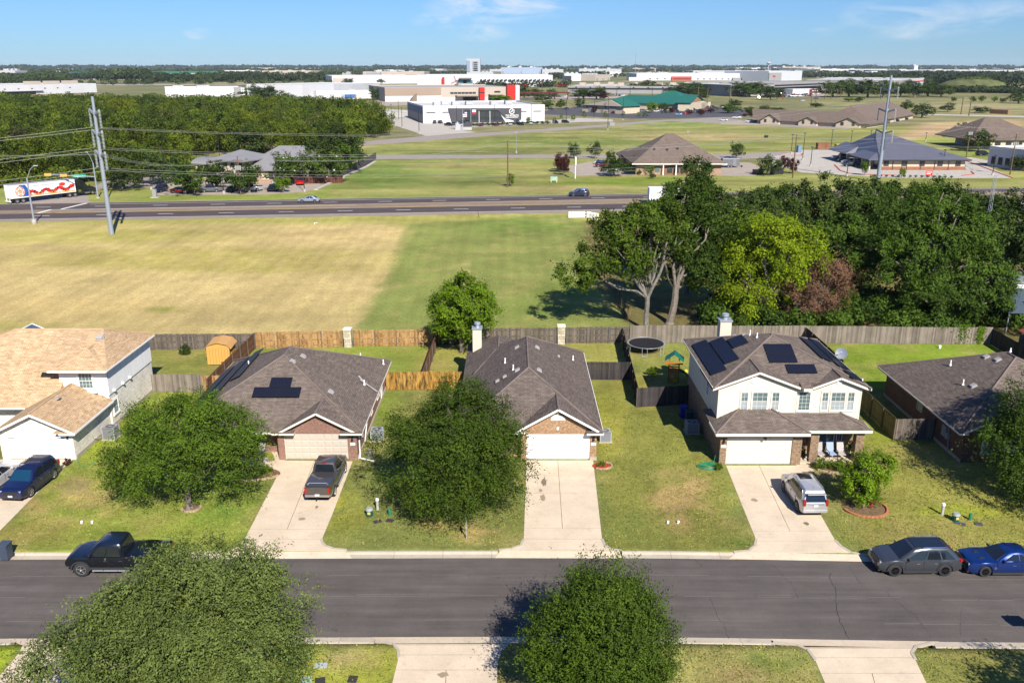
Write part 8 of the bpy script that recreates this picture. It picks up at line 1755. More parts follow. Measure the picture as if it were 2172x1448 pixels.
b=Bld('office','brown hip-roofed office at the right edge beyond the blue roof building',(2099,318),(2190,318),296,26,STUC,parapet=0);loc_hip(b.t,-8,b.W+6,-1,27,b.h,(b.W*.22,13),(b.W*.5,13),PY(2136,249,b.a.y+13).z,SHF);b.rows('window',2114,2160,3,2.0,.9,2.8,OLDW);b.box('brick_base',0,b.W,0,.9,M('base_brick',S(172,116,90),.9),.06)
b=Bld('shop','white flat-roofed building at the right edge',(2093,352),(2200,367),313,18,WPAINT,ROOFW,.5);b.rows('window',2105,2165,5,1.6,.8,3.0);b.box('parapet_cap',0,b.W,b.h+.3,b.h+.5,LGREY,.2)
b=Bld('brick_wall','long low brown brick wall in the right field',(2099,241),(2137,243),232,1.2,M('field_brick',S(170,122,96),.9),None,0,'wall')
# the white fitness building with dark sign
b=Bld('gym','white flat-roofed building with a dark slanted sign panel and glass front',(898,262),(1155,258),228,62,WPAINT,ROOFW,.8)
z=b.Z;b.box('dark_panel',0,0,0,0,CHAR)if False else None
mb=MB();x0,x1,x2,x3=b.X(953),b.X(985),b.X(1078),b.X(1105)
mb.vprism([(b.X(951),z(230.5)),(x0+1.5,0),(x1,0),(x1,z(236)),(b.X(1055),z(236)),(x2-2,z(250)),(x2+3,z(256)),(x3,z(256)),(x3,z(232)),(b.X(1052),z(231.5))],-.9,0);mb.build('dark_panel',CHAR,parent=b.t)
mb=MB();mb.vprism([(x1,.0),(b.X(1072),0),(b.X(1056),z(236.5)),(x1,z(236.5))],-.35,0);g_=mb.build('glass_front',OLDW,parent=b.t)
for px in(995,1008,1016,1030,1039,1050,1060):x=b.X(px);mb=MB();mb.box(x-.1,x+.1,-.45,-.35,0,z(236.5)if px<1056 else z(245));mb.build('mullion',DKB if px not in(1016,1039)else WHITE,parent=b.t)
for p0,p1 in((905,924),(939,957),(1106,1117),(1131,1148)):b.pxbox('slot_window',p0,p1,z(240),z(238.3),DKB,.12)
# hexagon emblem and lettering
mb=MB();cx_,cz_=b.X(1084.5),z(238.7)
for r_ in(1.45,):
    hx=[(cx_+r_*math.cos(math.pi/6+k*math.pi/3),-1.0,cz_+r_*math.sin(math.pi/6+k*math.pi/3))for k in range(6)]
    for p,q in zip(hx,hx[1:]+hx[:1]):mb.bar(p,q,.15,.3)
for dx in(-.45,.45):mb.bar((cx_+dx,-1.0,cz_-.7 if dx<0 else cz_-.1),(cx_+dx,-1.0,cz_+.2 if dx<0 else cz_+.8),.15,.28)
mb.bar((cx_-.6,-1.0,cz_-.3),(cx_+.6,-1.0,cz_+.4),.15,.28);mb.build('emblem',WHITE,parent=b.t)
def text(s,size,mat,parent,loc,name='lettering',rz=0,rx=math.pi/2,ext=.03):
    cu=bpy.data.curves.new(name,'FONT');cu.body=s;cu.size=size;cu.extrude=ext;cu.align_x='CENTER';o=bpy.data.objects.new(name,cu);col.objects.link(o);o.parent=parent;o.location=loc;o.rotation_euler=(rx,0,rz);cu.materials.append(mat)
    bpy.context.view_layer.update();me=bpy.data.meshes.new_from_object(o.evaluated_get(bpy.context.evaluated_depsgraph_get()));o2=bpy.data.objects.new(name,me);col.objects.link(o2);o2.parent=parent;o2.location=loc;o2.rotation_euler=(rx,0,rz);bpy.data.objects.remove(o);me.materials.clear();me.materials.append(mat);return o2
tx=text('THE WORKSITE',1.7,WHITE,b.t,(cx_+.2,-1.0,z(250.3)),ext=.06);tx.scale=(.62,1,1);b.box('underline',cx_-3.3,cx_+3.5,z(250.3)-.45,z(250.3)-.25,WHITE,1.0,back=-.9)
for i,(x,y)in enumerate(((b.W*.12,14),(b.W*.2,20),(b.W*.28,16),(b.W*.4,18),(b.W*.6,15),(b.W*.75,22))):b.unit(x,y,4,3.5,2.2)
b2=Bld('gym_side','x',(863,250),(897,262),219,1,GREYW)if False else None
mb=MB();mb.box(-.12,0,.2,61,0,b.h*.55);mb.build('side_wall_panel',GREYW,parent=b.t);mb=MB();mb.box(-.14,0,.2,61,b.h*.56,b.h-.2);mb.build('side_band',M('mural_blue',S(92,112,144),.6,var=.4,vs_=.3),parent=b.t)
# flags
for px,top,kind in((982,232,'us'),(999,232,'tx')):
    q=G(px,277 if kind=='us' else 274);h_=hpx(px,277,top);t=thing('flagpole','left flagpole with red and white striped flag before the white building' if kind=='us' else 'right flagpole with red, white and blue flag before the white building','flagpole',q);mb=MB();mb.cyl((0,0,0),(0,0,h_),.16,.09,8);mb.build('pole',GALV,parent=t)
    B_,W_,R_=M('flag_blue',(.02,.04,.2),.8,var=0),WHITE,M('flag_red',(.4,.02,.02),.8,var=0)
    if kind=='tx':
        for(x0,x1,z0,z1,m_)in((0,.8,0,2.6,B_),(.8,3.0,1.3,2.6,W_),(.8,3.0,0,1.3,R_)):mb=MB();mb.box(x0*.8+.1,x1*.8+.1,-.03,.03,h_-2.8+z0*.8,h_-2.8+z1*.8);mb.build('flag_field',m_,parent=t)
    else:
        for k in range(7):mb=MB();mb.box(.1,2.0,-.03,.03,h_-3.8+k*.4,h_-3.42+k*.4);mb.build('flag_stripe',R_ if k%2==0 else W_,parent=t)
        mb=MB();mb.box(.1,1.0,-.04,.04,h_-2.2,h_-1.0);mb.build('flag_canton',B_,parent=t)
t=thing('monument_sign','pointed grey and white monument sign on the lawn by the flagpoles','sign',G(983,276));mb=MB();mb.vprism([(-4,0),(4,0),(4,1.5),(-.5,1.2),(-3,4)],-.4,.4);mb.build('body',LGREY,parent=t);mb=MB();mb.box(0,4,-.3,.5,1.5,3.8);mb.build('dark_panel',CHAR,parent=t)
# warehouse with red towers
b=Bld('warehouse','beige and white warehouse with two bright red towers',(817,216),(1095,213),188,110,BEIGE,ROOFG,.8);b.pxbox('white_base',817,937,0,b.Z(204),WPAINT,.5);b.pxbox('taupe_band',817,936,b.Z(203.5),b.h+.6,TAUPE,.45);b.pxbox('white_base',938,1050,0,b.Z(208),WPAINT,.4)
b.pxbox('red_tower',1015.5,1026,0,b.Z(187),REDP,4);b.pxbox('red_tower',1073.5,1091,0,b.Z(182),REDP,4);b.pxbox('white_block',1091,1100,0,b.Z(183),WPAINT,3)
b.rows('window',959,1006,7,3.0,b.Z(201),b.Z(197));b.rows('window',1052,1058,2,3.0,b.Z(199),b.Z(195));b.rows('window',833,894,2,3.2,b.Z(202),b.Z(197));b.rows('dock_door',986,1010,5,3.4,0,b.Z(206),DKB,1.2);b.rows('dock_door',1041,1058,4,3.4,0,b.Z(206),DKB,1.2);b.pxbox('dock_canopy',966,1010,b.Z(206),b.Z(203.5),TAUPE,6);b.pxbox('dock_canopy',1036,1064,b.Z(204),b.Z(202),TAUPE,6);b.rows('louvre',1018.5,1023,2,2.5,b.Z(199),b.Z(197),DKB,4.2)
mb=MB();q=b.X(860);mb.add([(q,-18,0),(q+10,-1,0),(q+14,-1,0),(q+10,-1,7),(q+2,-16,3)],[(0,1,3,4)]);mb.build('ramp_wall',TAUPE,parent=b.t)
simple_fence('canopy_frame','dark red canopy roof edge right of the red towers',[(1094,204),(1163,203)],2.0,M('dark_red_steel',S(112,44,42),.7))if False else None
t=thing('canopy','long low dark red canopy beside the second red tower','canopy',G(1130,211));mb=MB();mb.box(-30,34,-6,6,5.4,6.4);mb.build('roof',M('dark_red_steel',S(112,44,42),.7),parent=t)
for x in(-28,-12,4,20,32):mb=MB();mb.cyl((x,-5,0),(x,-5,5.4),.4,.4,8);mb.build('post',DKB,parent=t)
# white plant with red marks
b=Bld('plant','large white plant with rows of small slanted windows and one red fin',(886,184),(1172,184),161,150,WPAINT,ROOFW,1);b.pxbox('raised_block',886,1018,0,b.Z(159),WPAINT,3);b.pxbox('red_fin',939,943.5,0,b.Z(164),REDP,7);b.rows('window',980,993,2,14,b.Z(176.5),b.Z(170.5),M('teal_glass',S(92,132,146),.2),4);b.pxbox('canopy',975,1001,b.Z(166.5),b.Z(163.5),LGREY,10)
for i in range(17):x=b.X(1020+i*8.8);mb=MB();mb.bar((x-2.2,-.5,b.Z(173)),(x+1.5,-.5,b.Z(169)),.6,2.4);mb.build('window',OLDW,parent=b.t);b.box('window',x+3.4,x+6,b.Z(172.5),b.Z(169.5),OLDW,.6)
b.rows('dock_door',1028,1050,5,6,b.Z(181),b.Z(178.5),DKB,.8);b.rows('dock_door',1072,1084,3,6,b.Z(180),b.Z(178),DKB,.8);b.rows('dock_door',1160,1166,2,9,0,b.Z(175),DKB,.8);b.rows('wall_seam',896,930,5,.8,b.Z(178),b.Z(167),LGREY,3.3)
mb=MB()
for k in range(4):a=k*math.pi/2;mb.bar((b.X(968),-3.4,b.Z(172)),(b.X(968)+8*math.cos(a+.4),-3.4,b.Z(172)+8*math.sin(a+.4)),.6,1.6)
mb.build('emblem',M('faded_red',S(214,160,160),.7),parent=b.t)
b=Bld('tower_block','tall pale grey tower block on the horizon',(990,158),(1018.5,158),126,70,LGREY,ROOFW,2);b.pxbox('grey_face',1003,1014.5,20,b.Z(130),M('tower_face',S(170,176,190),.5),2);b.pxbox('side_strip',990.5,997,10,b.Z(129),M('tower_strip',S(156,172,198),.4),2)
for i in range(5):b.rows('window',1005,1012.5,5,7,b.Z(150-i*4),b.Z(148.2-i*4),GREYW,2.6)
# green roofed hall
b=Bld('hall','long cream hall with a green metal roof and a gabled porch',(1290,229.5),(1437,234.5),217,50,STUC,parapet=0)
x1=b.W;zt=PY(1380,201,b.a.y+24).z-4.8;mb=MB();mb.add([(-6,-1,b.h),(x1,-1,b.h),(x1,22,zt+5),(4,22,zt+5),(x1,46,b.h),(-6,46,b.h)],[(0,1,2,3),(3,2,4,5),(0,3,5)]);o=mb.build('roof',GREENM,parent=b.t);o.modifiers.new('t','SOLIDIFY').thickness=.5
mb=MB();mb.add([(x1,0,0),(x1,46,0),(x1,46,b.h),(x1,22,zt+4.8),(x1,0,b.h)],[(0,1,2,3,4)]);o=mb.build('gable_wall',STUC,parent=b.t)
c=Bld('hall_wing','cream front wing of the green-roofed hall with two big doors',(1235,237.5),(1322,242),222,16,STUC,parapet=0);xm=c.X(1297)
mb=MB();z1=c.Z(208);mb.add([(0,-.6,c.h),(c.W+1,-.6,c.h),(xm,-.6,z1),(0,16,c.h),(c.W+1,16,c.h),(xm-4,16,z1+1)],[(1,4,5,2)]);mb.add([(-.8,-1,c.h-.4),(xm,-1,z1),(xm,18,z1),(-.8,18,c.h)],[(0,1,2,3)])if False else None
hip_y(mb,-.8,c.W+1,-1,17,c.h,xm,1.5,16,z1,.3);mb.build('roof',GREENM,parent=c.t)
mb=MB();mb.vprism([(0,c.h-.1),(c.W,c.h-.1),(xm,z1-.6)],-1.1,1.4);mb.build('gable_wall',STUC,parent=c.t)
c.rows('roller_door',1257,1299,2,6,0,4.6,M('grey_door',S(178,170,160),.6),.3);c.rows('window',1245,1284,3,1.6,3,4.4);c.rows('side_door',1276,1278,1,1.2,0,2.6,TAUPE)
d=Bld('hall_porch','gabled stone porch at the right end of the green-roofed hall',(1462,236),(1490,230),218,8,STUC,parapet=0);mb=MB();xm=d.W/2;mb.add([(-1,-1,d.h),(xm,-1,d.h+4.5),(xm,10,d.h+4.5),(-1,10,d.h)],[(0,1,2,3)]);mb.add([(xm,-1,d.h+4.5),(d.W+1,-1,d.h),(d.W+1,10,d.h),(xm,10,d.h+4.5)],[(0,1,2,3)]);o=mb.build('roof',GREENM,parent=d.t);o.modifiers.new('t','SOLIDIFY').thickness=.4;mb=MB();mb.vprism([(0,d.h),(d.W,d.h),(xm,d.h+4)],-.2,.2);mb.build('gable_wall',M('timber_tan',S(178,140,104),.8),parent=d.t)
e_=Bld('hall_cupola','green square cupola roof rising behind the hall roof',(1394,216),(1440,217),203,18,STUC,parapet=0);loc_hip(e_.t,-2,e_.W+2,-2,20,e_.h,(e_.W*.4,9),(e_.W*.6,9),PY(1417,192,e_.a.y+9).z,GREENM)
# long grey warehouse and the rest of the far plants
b=Bld('warehouse','very long pale grey warehouse with a continuous dark band',(1205,198),(1560,200),184,130,GREYW,ROOFW,.8);b.pxbox('dark_band',1205,1540,b.Z(189.5),b.Z(186.5),DKB,.4)
for i in range(12):b.unit(b.W*(.05+i*.08),30+(i%3)*20,7,6,4,BEIGE)
b.rows('wall_lamp',1222,1500,10,1.2,b.Z(186),b.Z(184),DKB,1)
b=Bld('warehouse','pale warehouse with loading docks behind the crowded car lot',(1548,205),(1640,204),182,110,GREYW,ROOFW,.8);c=Bld('warehouse','long loading-dock front behind the crowded far car lot',(1640,196),(1752,190),178,120,GREYW,ROOFG,.8);c.pxbox('dark_band',1642,1750,c.Z(183),c.Z(180.5),DKB,.5);c.rows('dock_door',1645,1725,22,3.0,0,c.Z(188.5),M('dock_blue',S(150,164,190),.6),.6);c.pxbox('dock_canopy',1640,1740,c.Z(187.5),c.Z(186),DKB,8);b.pxbox('dark_band',1556,1640,b.Z(188),b.Z(184.5),DKB,.4)
t=Bld('store','low store front with a dark red sign board behind the crowded lot',(1681,200),(1738,199),190,14,WPAINT,ROOFW,.3);t.pxbox('sign_board',1716,1738,t.Z(197),t.Z(190),M('sign_dark_red',S(168,34,44),.6),1.0);t.pxbox('lettering',1721,1733,t.Z(194.6),t.Z(192.6),WHITE,1.1)
b=Bld('plant','white plant with an orange-red window block in its middle',(1350,171),(1700,171),157,160,WPAINT,ROOFW,1);b.pxbox('red_block',1424,1466,b.Z(171),b.Z(162.5),ORP,4);b.rows('window',1430,1462,7,5,b.Z(168.5),b.Z(166),M('reddish_glass',S(150,70,60),.3),4.4);b.pxbox('low_front',1330,1360,0,b.Z(164),WPAINT,30);b.rows('window',1347,1410,5,4,b.Z(168.5),b.Z(166.5));b.rows('window',1480,1545,6,4,b.Z(169),b.Z(167));b.pxbox('grey_block',1553,1570,0,b.Z(165),GREYW,5);b.pxbox('glass_block',1571,1597,b.Z(170),b.Z(165.5),OLDW,6);b.pxbox('orange_panel',1617,1629,0,b.Z(162),ORP,6)
b=Bld('plant','tall ribbed silver plant block with a small red emblem',(1629,172),(1700,171),152,120,RIBW,ROOFW,1);b.pxbox('grey_block',1601,1660,b.Z(171)if False else 0,b.Z(154),GREYW,2)if False else None;b.pxbox('grey_half',1629,1655,0,b.Z(154.5),GREYW,2);b.pxbox('emblem',1637,1642,b.Z(163.5),b.Z(160.5),REDP,2.6)
b=Bld('warehouse','grey and white warehouse with a thin red stripe on the right',(1930,187),(1958,184),168,120,LGREY,ROOFW,.8);b.box('red_stripe',0,b.W,b.h-4.2,b.h-3,REDP,.4);mb=MB();mb.box(-95,-.2,4,118,0,b.h-.6);mb.build('grey_wall',GREYW,parent=b.t);mb=MB();mb.box(-95,-.2,4,118,b.h-.6,b.h-.3);mb.build('low_roof',ROOFW,parent=b.t)
b=Bld('warehouse','white warehouse with loading docks at the far left edge',(-40,204),(206,196),184,90,WPAINT,ROOFW,.8);b.rows('window',12,150,6,2.2,b.Z(192),b.Z(190));b.rows('dock_door',2,70,8,6.5,0,b.Z(197.5),DKB,.8);b.box('dock_canopy',0,b.W*.5,b.Z(196.5),b.Z(195.8),GREYW,2)
for i in range(3):b.unit(b.W*(.5+i*.17),20,16,8,4,BEIGE)
b=Bld('warehouse','low white warehouse partly behind the wood with a dark end',(352,208),(520,206),189,70,WPAINT,ROOFW,.8);b.pxbox('dark_end',497,512,0,b.h+1,GREYW,1.5);b.unit(b.W*.1,10,10,8,3);b.unit(b.W*.4,10,12,8,3)
b=Bld('warehouse','white two-part warehouse with a blue and orange wall panel',(524,209),(643,212),180,110,LGREY,ROOFW,.6);c=Bld('warehouse','right part of the white warehouse at the edge of the wood',(643,213),(776,205),182,60,WPAINT,ROOFW,.6);d=Bld('warehouse','low white front of the warehouse carrying a blue and orange panel',(672,212),(788,209),194,30,WPAINT,ROOFG,.5);d.pxbox('mural_panel',731,754,d.Z(209),d.Z(202),M('mural_mix',S(70,130,200),.6,var=.5,vs_=.3),.6);d.pxbox('mural_orange',752,755.5,d.Z(209),d.Z(203),M('mural_orange',S(226,130,50),.6),.7)
b=Bld('warehouse','long white warehouse behind the roadside trees left of the plant',(705,178),(886,177),162,120,WPAINT,ROOFW,.8);b.pxbox('taupe_block',707,736,0,b.Z(166),BEIGE,3)
for(L_,R_,tp,dp,m_,lb)in(((210,166),(290,167),159.5,120,LGREY,'low pale warehouse right of the barn on the left horizon'),((320,165),(482,164),157,150,BEIGE,'long beige shopping building with a green roof line on the left horizon'),((556,158),(660,158),151,200,BEIGE,'beige far warehouse in the left middle horizon'),((600,153),(700,153),147,300,WPAINT,'white far warehouse on the left middle horizon'),((770,160),(900,160),153,200,BEIGE,'brownish far factory left of the tower block'),((820,152),(940,152),147,300,LGREY,'grey far factory at the horizon left of the tower'),((1018,162),(1046,162),154,100,LGREY,'low pale block right of the tower'),((1063,157),(1150,157),144,200,M('pale_blue_wall',S(176,192,216),.6,var=.05),'pale blue ribbed far factory right of the tower'),((1150,158),(1195,158),148,160,LGREY,'grey far block next to the pale blue factory'),((1197,172),(1232,172),158,60,WPAINT,'white box building with dark glass corner'),((1262,172),(1294,171),160,60,BEIGE,'beige block building beside the yellow machines'),((1228,157),(1318,157),147,200,LGREY,'grey far warehouse above the beige block'),((1300,152),(1420,152),146,300,BEIGE,'beige far warehouse on the middle horizon'),((1470,157),(1700,157),151,200,LGREY,'row of far silver sheds above the white plant'),((1560,152),(1690,152),145,300,WPAINT,'white far factory on the right middle horizon'),((1660,152),(1740,152),142.5,300,BEIGE,'beige far building with two tiers on the horizon'),((1700,161),(1790,161),154,160,BEIGE,'low tan far buildings right of the ribbed plant'),((1728,165),(1960,163),155,200,LGREY,'long pale far warehouse behind the steel pole'),((1740,154),(1880,153.5),147.5,300,WPAINT,'white far sheds below the right tree line'),((1910,157),(2180,156),149.5,300,LGREY,'very long grey far warehouse at the right horizon'),((1938,153),(1946,153),140,60,WPAINT,'pair of white far silos on the right horizon'),((2020,150),(2172,150),146,400,WPAINT,'thin white far sheds at the extreme right horizon'),((60,156),(130,156),150.5,200,WPAINT,'scattered pale far houses on the left horizon'),((160,153),(300,153),148.5,200,LGREY,'thin pale far buildings above the barn'),((440,156),(540,156),150,200,WPAINT,'white far roofs left of the long warehouse'),((0,165),(34,165),151,60,LGREY,'grey stadium stand at the left horizon')):
    b=Bld('far_building',lb,L_,R_,tp,dp,m_,ROOFW,1.2);
    if b.W>60:b.rows('wall_strip',L_[0]+4,R_[0]-4,max(3,int(b.W/60)),5,0,b.h*.45,GREYW,2)
    for i in range(3):b.unit(b.W*(.15+.28*i),dp*.4,b.W*.05+4,12,b.h*.25+1)
    if 'stadium' in lb:b.box('red_seats',0,b.W*.6,2,b.h*.45,REDP,4)
    if 'shopping' in lb:b.box('green_roof',10,b.W*.9,b.h,b.h+6,GREENM,-20,back=60)
    if 'dark glass' in lb:b.box('glass_corner',-.5,b.W*.42,2,b.h-3,OLDW,2)
b=Bld('barn','white gabled barn among trees on the left',(126,168),(174,169),161,60,WPAINT,parapet=0);mb=MB();xm=b.W/2;zt=b.Z(152.5)
mb.add([(-2,-2,b.h),(xm,-2,zt),(xm,60,zt),(-2,60,b.h)],[(0,1,2,3)]);mb.add([(xm,-2,zt),(b.W+2,-2,b.h),(b.W+2,60,b.h),(xm,60,zt)],[(0,1,2,3)]);mb.build('roof',GREENM,parent=b.t);mb=MB();mb.vprism([(0,b.h),(b.W,b.h),(xm,zt-.6)],-.5,.5);mb.build('gable_wall',WPAINT,parent=b.t)
b=Bld('shed','small white shed left of the barn',(70,168),(90,168),160.5,30,WPAINT,ROOFW,.5);b.rows('window',73,86,4,4,b.Z(166),b.Z(163),DKB,1)
t=thing('solar_field','low band of blue solar panels across the right field','solar panels',G(2020,197));a,c_=G(2020,194)-t.location,G(2230,200)-t.location;cell=M('field_solar',S(96,108,140),.3,var=.1,vs_=.1);mb=MB();nrow=60
for i in range(nrow):
    p,q=a.lerp(c_,i/nrow),a.lerp(c_,(i+.93)/nrow)
    for r_ in range(4):y_=r_*12;mb.add([(p.x,p.y+y_-2,.8),(q.x,q.y+y_-2,.8),(q.x,q.y+y_+2,3.2),(p.x,p.y+y_+2,3.2)],[(0,1,2,3)])
mb.build('panel',cell,parent=t,kind='stuff')
for i,(px,c_)in enumerate(((1110,'bright red'),(1150,'blue'),(1192,'red'))):
    o=thing('box_trailer',('bright red','blue','dark red')[i]+' truck trailer parked by the white plant','trailer',G(px,185),0);mb=MB();mb.box(-8,8,-1.5,1.5,1,4.4);mb.build('box',M('trl%d'%i,CC[c_],.5),parent=o,uv=False);mb=MB();mb.box(-7,7,-1.3,1.3,.2,1);mb.build('chassis',DARK,parent=o,uv=False)
rgf=random.Random(77)
for i in range(130):
    px=rgf.uniform(-40,2210);py=rgf.choice([147.2,148,149,150.5,152,154.5,157,160,163])+rgf.uniform(-.4,.4)
    if 880<px<1200 and py>152:continue
    if px>1880 and py>158:continue
    q=G(px,py);w_=rgf.uniform(12,60)/F_PX*q.y*(1 if py<156 else .6);h_=rgf.uniform(7,13)*(1.5 if py<149 else 1);mb=MB();mb.box(-w_/2,w_/2,0,w_*.4,0,h_);mb.box(-w_/2+1,w_/2-1,1,w_*.4-1,h_,h_+.3,1)
    for k in range(3):x=rgf.uniform(-w_*.4,w_*.3);mb.box(x,x+w_*.06,w_*.1,w_*.2,h_,h_+2.5)
    o=mb.build('far_building',[rgf.choice([WPAINT,WPAINT,LGREY,BEIGE,GREYW]),ROOFW],uv=False);o.location=q;o.rotation_euler.z=rgf.uniform(-.25,.25);tag(o,'low pale building in the industrial strip along the horizon','building','small far buildings along the horizon')
# ------------------------------------------------------------------ poles and wires
WOODP=M('utility_pole_wood',S(124,98,78),.9,var=.2,vs_=2);PSTEEL=M('pole_steel',S(176,186,200),.45,.3,var=.04,vs_=.3);WIRE=M('wire_alu',S(196,196,190),.5,.4,var=0);INSUL=M('insulator_grey',S(176,180,176),.4,var=0)
ARM={}
def steel_pole(name,label,px,py,top,arms,r0,r1,dirv,lean=0):
    q=G(px,py);h_=PY(px,top,q.y).z;t=thing(name,label,'power pole',q);mb=MB();mb.cyl((0,0,0),(lean,0,h_),r0,r1,14);mb.build('shaft',PSTEEL,parent=t,smooth=True)
    at_=[]
    d=Vector(dirv).normalized();n_=Vector((-d.y,d.x,0))
    for ay,ln in arms:
        z=PY(px,ay,q.y).z
        for s_ in(-1,1):
            mb=MB();e=Vector((lean*z/h_,0,z))+n_*(-s_)*ln+Vector((0,0,.75));mb.bar(Vector((lean*z/h_,0,z)),e,.26,.34);mb.build('arm',PSTEEL,parent=t)
            for k in range(9):
                pass
            mb=MB()
            for k in range(12):zz=e.z-.1-k*.24;mb.cyl((e.x,e.y,zz-.12),(e.x,e.y,zz),.26,.10,8)
            mb.cyl((e.x,e.y,e.z-3.0),(e.x,e.y,e.z),.07,.07,5);mb.build('insulator',INSUL,parent=t,uv=False);at_.append(q+e+Vector((0,0,-3.05)))
    return t,at_
P1,P2=G(237,497),G(1862,386);dv=(P2-P1).normalized()
t1,A1=steel_pole('transmission_pole','tall grey steel transmission pole standing at the near side of the highway',237,497,205,[(243,2.6),(287,2.6),(331,2.6)],.44,.24,(.74,.67))
t2,A2=steel_pole('transmission_pole','tall grey steel transmission pole rising behind the grove on the right',1862,386,160,[(192,2.8),(238,2.8),(283,2.8)],.55,.28,dv)
wl=[0]
def wire(a,b_,sag,label,r=.028,n_=22,group=None):
    mb=MB();pts=[a.lerp(b_,i/n_)-a+Vector((0,0,-4*sag*(i/n_)*(1-i/n_)))for i in range(n_+1)];mb.tube(pts,r,3);o=mb.build('power_line',WIRE,uv=False);o.location=a;tag(o,label,'power line',group)
lv=('top','middle','bottom');sd_=('outer','inner')
for i in range(6):
    a,b_=A1[i],A2[i];wire(a,b_,4.2,'%s %s power line spanning between the two tall steel poles'%(lv[i//2],sd_[i%2]),.026)
    d_=(a-b_);d_.z=0;c_=a+d_.normalized()*190+Vector((0,0,-2));wire(a,c_,4.5,'%s %s power line leaving the left steel pole to the left'%(lv[i//2],sd_[i%2]),.026)
    c_=b_-d_.normalized()*190;wire(b_,c_,4.2,'%s %s power line leaving the right steel pole to the right'%(lv[i//2],sd_[i%2]),.026)
def wood_pole(label,px,py,top,trans=False,xarm=True,r=.16):
    q=G(px,py);h_=PY(px,top,q.y).z;t=thing('utility_pole',label,'utility pole',q);mb=MB();mb.cyl((0,0,0),(0,0,h_),r*1.2,r*.8,8);mb.build('shaft',WOODP,parent=t,uv=False)
    if xarm:mb=MB();mb.box(-1.3,1.3,-.08,.08,h_-1.1,h_-.95);mb.build('crossarm',WOODP,parent=t,uv=False)
    for x in((-1.2,0,1.2)if xarm else(0,)):mb=MB();mb.cyl((x,0,h_-.95 if x else h_),(x,0,h_-.65 if x else h_+.3),.07,.05,6);mb.build('insulator',INSUL,parent=t,uv=False)
    if trans:
        for x in(-.5,0,.5):mb=MB();mb.cyl((x,-.35,h_-3.2),(x,-.35,h_-2.2),.24,.24,10);mb.build('transformer',INSUL,parent=t,uv=False)
    return q+Vector((0,0,h_-.65))
wa=wood_pole('wooden utility pole with transformers in front of the clinic',511,413,331,True);wb_=wood_pole('wooden utility pole standing alone in the middle of the green meadow',1077,397,298,False,False);wc=wood_pole('wooden utility pole with crossarm beside the office lot',1681,378,285,False);wd_=wood_pole('wooden pole right behind the left steel pole',229,420,322,False,True)
we=wood_pole('wooden utility pole with transformers right of the blue roof building',2049,336,265,True);wf=wood_pole('wooden utility pole with transformers near the right edge',2142,371,284,True)
for a,b_,k in((wd_,wa,'from the left steel pole to the clinic pole'),(wa,wb_,'from the clinic pole to the meadow pole'),(wb_,wc,'from the meadow pole over the brick office'),(wc,we,'over the blue metal roof'),(wf,we,'between the two right-hand wooden poles')):
    for j,(dz,dx)in enumerate(((0,-1.1),(0,0),(0,1.1),(-2.4,0))):wire(a+Vector((dx*.2,dx,dz)),b_+Vector((dx*.2,dx,dz)),2.0,'thin overhead line '+k,.022,16,'overhead lines '+k)
p0=wd_+(wd_-wa).normalized()*130
for j in range(3):wire(p0+Vector((0,j,0)),wd_+Vector((0,j,0)),2,'thin overhead line entering from the left edge',.022,12,'overhead lines at the left edge')
for i,(px,py,tp)in enumerate(((1749,210,191),(1762,211,190),(1775,208,189),(1782,208,188),(1720,226,194),(2055,246,203),(1730,218,200),(2038,243,206),(640,180,150),(1150,200,168),(1480,214,184),(1500,214,186),(1547,221,192),(1648,211,188),(1660,212,190))):wood_pole('far wooden utility pole, %s of those counted across the distance'%ORD[i],px,py,tp,False,i%2==0,.3)
# lamp posts
def lamp_post(label,px,py,top,arm=2,r=.11,steel=False,mat=None,double=False):
    q=G(px,py);h_=PY(px,top,q.y).z;t=thing('lamp_post',label,'lamp post',q);m_=mat or(PSTEEL if steel else DKB);mb=MB();mb.cyl((0,0,.6),(0,0,h_),r,r*.7,8);mb.build('pole',m_,parent=t,uv=False);mb=MB();mb.cyl((0,0,0),(0,0,.7),.3,.3,10);mb.build('footing',CONC3,parent=t,uv=False)
    if arm:mb=MB();mb.tube([(0,0,h_-.8),(arm*.5,0,h_-.1),(arm,0,h_)],.05,6);mb.build('arm',m_,parent=t,uv=False)
    mb=MB();mb.box(arm-.4,arm+.4,-.2,.2,h_-.08,h_+.1);mb.build('lamp_head',LGREY if steel else DKB,parent=t,uv=False)
for i,a in enumerate((('tall dark lamp post at the left end of the clinic lot',321,402,330,0),('dark lamp post behind the clinic driveway',351,384,315,0),('dark lamp post between the second and third oaks before the clinic',475,411,340,0),('dark lamp post beside the red pickup',646,407,330,0),('dark lamp post behind the clinic roof',580,345,276,0),('dark lamp post at the back corner of the clinic',467,345,292,0))):lamp_post(*a)
for i,(px,py,tp)in enumerate(((811,262,217),(831,267,222),(853,272,228),(889,282,228),(846,256,212),(969,270,227),(1049,262,224),(1127,262,222),(1201,257,210),(1260,254,210),(1289,276,226),(1290,241,207),(1321,255,208))):lamp_post('dark lamp post number %s around the white building and its lots, from the left'%ORD[i],px,py,tp,0,.14)
for i,(px,py,tp)in enumerate(((1678,326,286),(1702,340,283),(1719,353,312),(1762,318,276),(1804,312,278),(1846,300,277),(1796,374,327),(1999,360,318),(1963,300,282),(2006,290,276),(2105,372,330))):lamp_post('dark lamp post number %s around the blue roof building, from the left'%ORD[i],px,py,tp,0,.12)
for i,(px,py,tp)in enumerate(((1222,205,184),(1252,206,185),(1280,205,184),(1308,205,184),(1336,205,184),(1383,205,186),(1433,205,186))):lamp_post('tiny lamp post number %s before the long grey warehouse'%ORD[i],px,py,tp,0,.3)
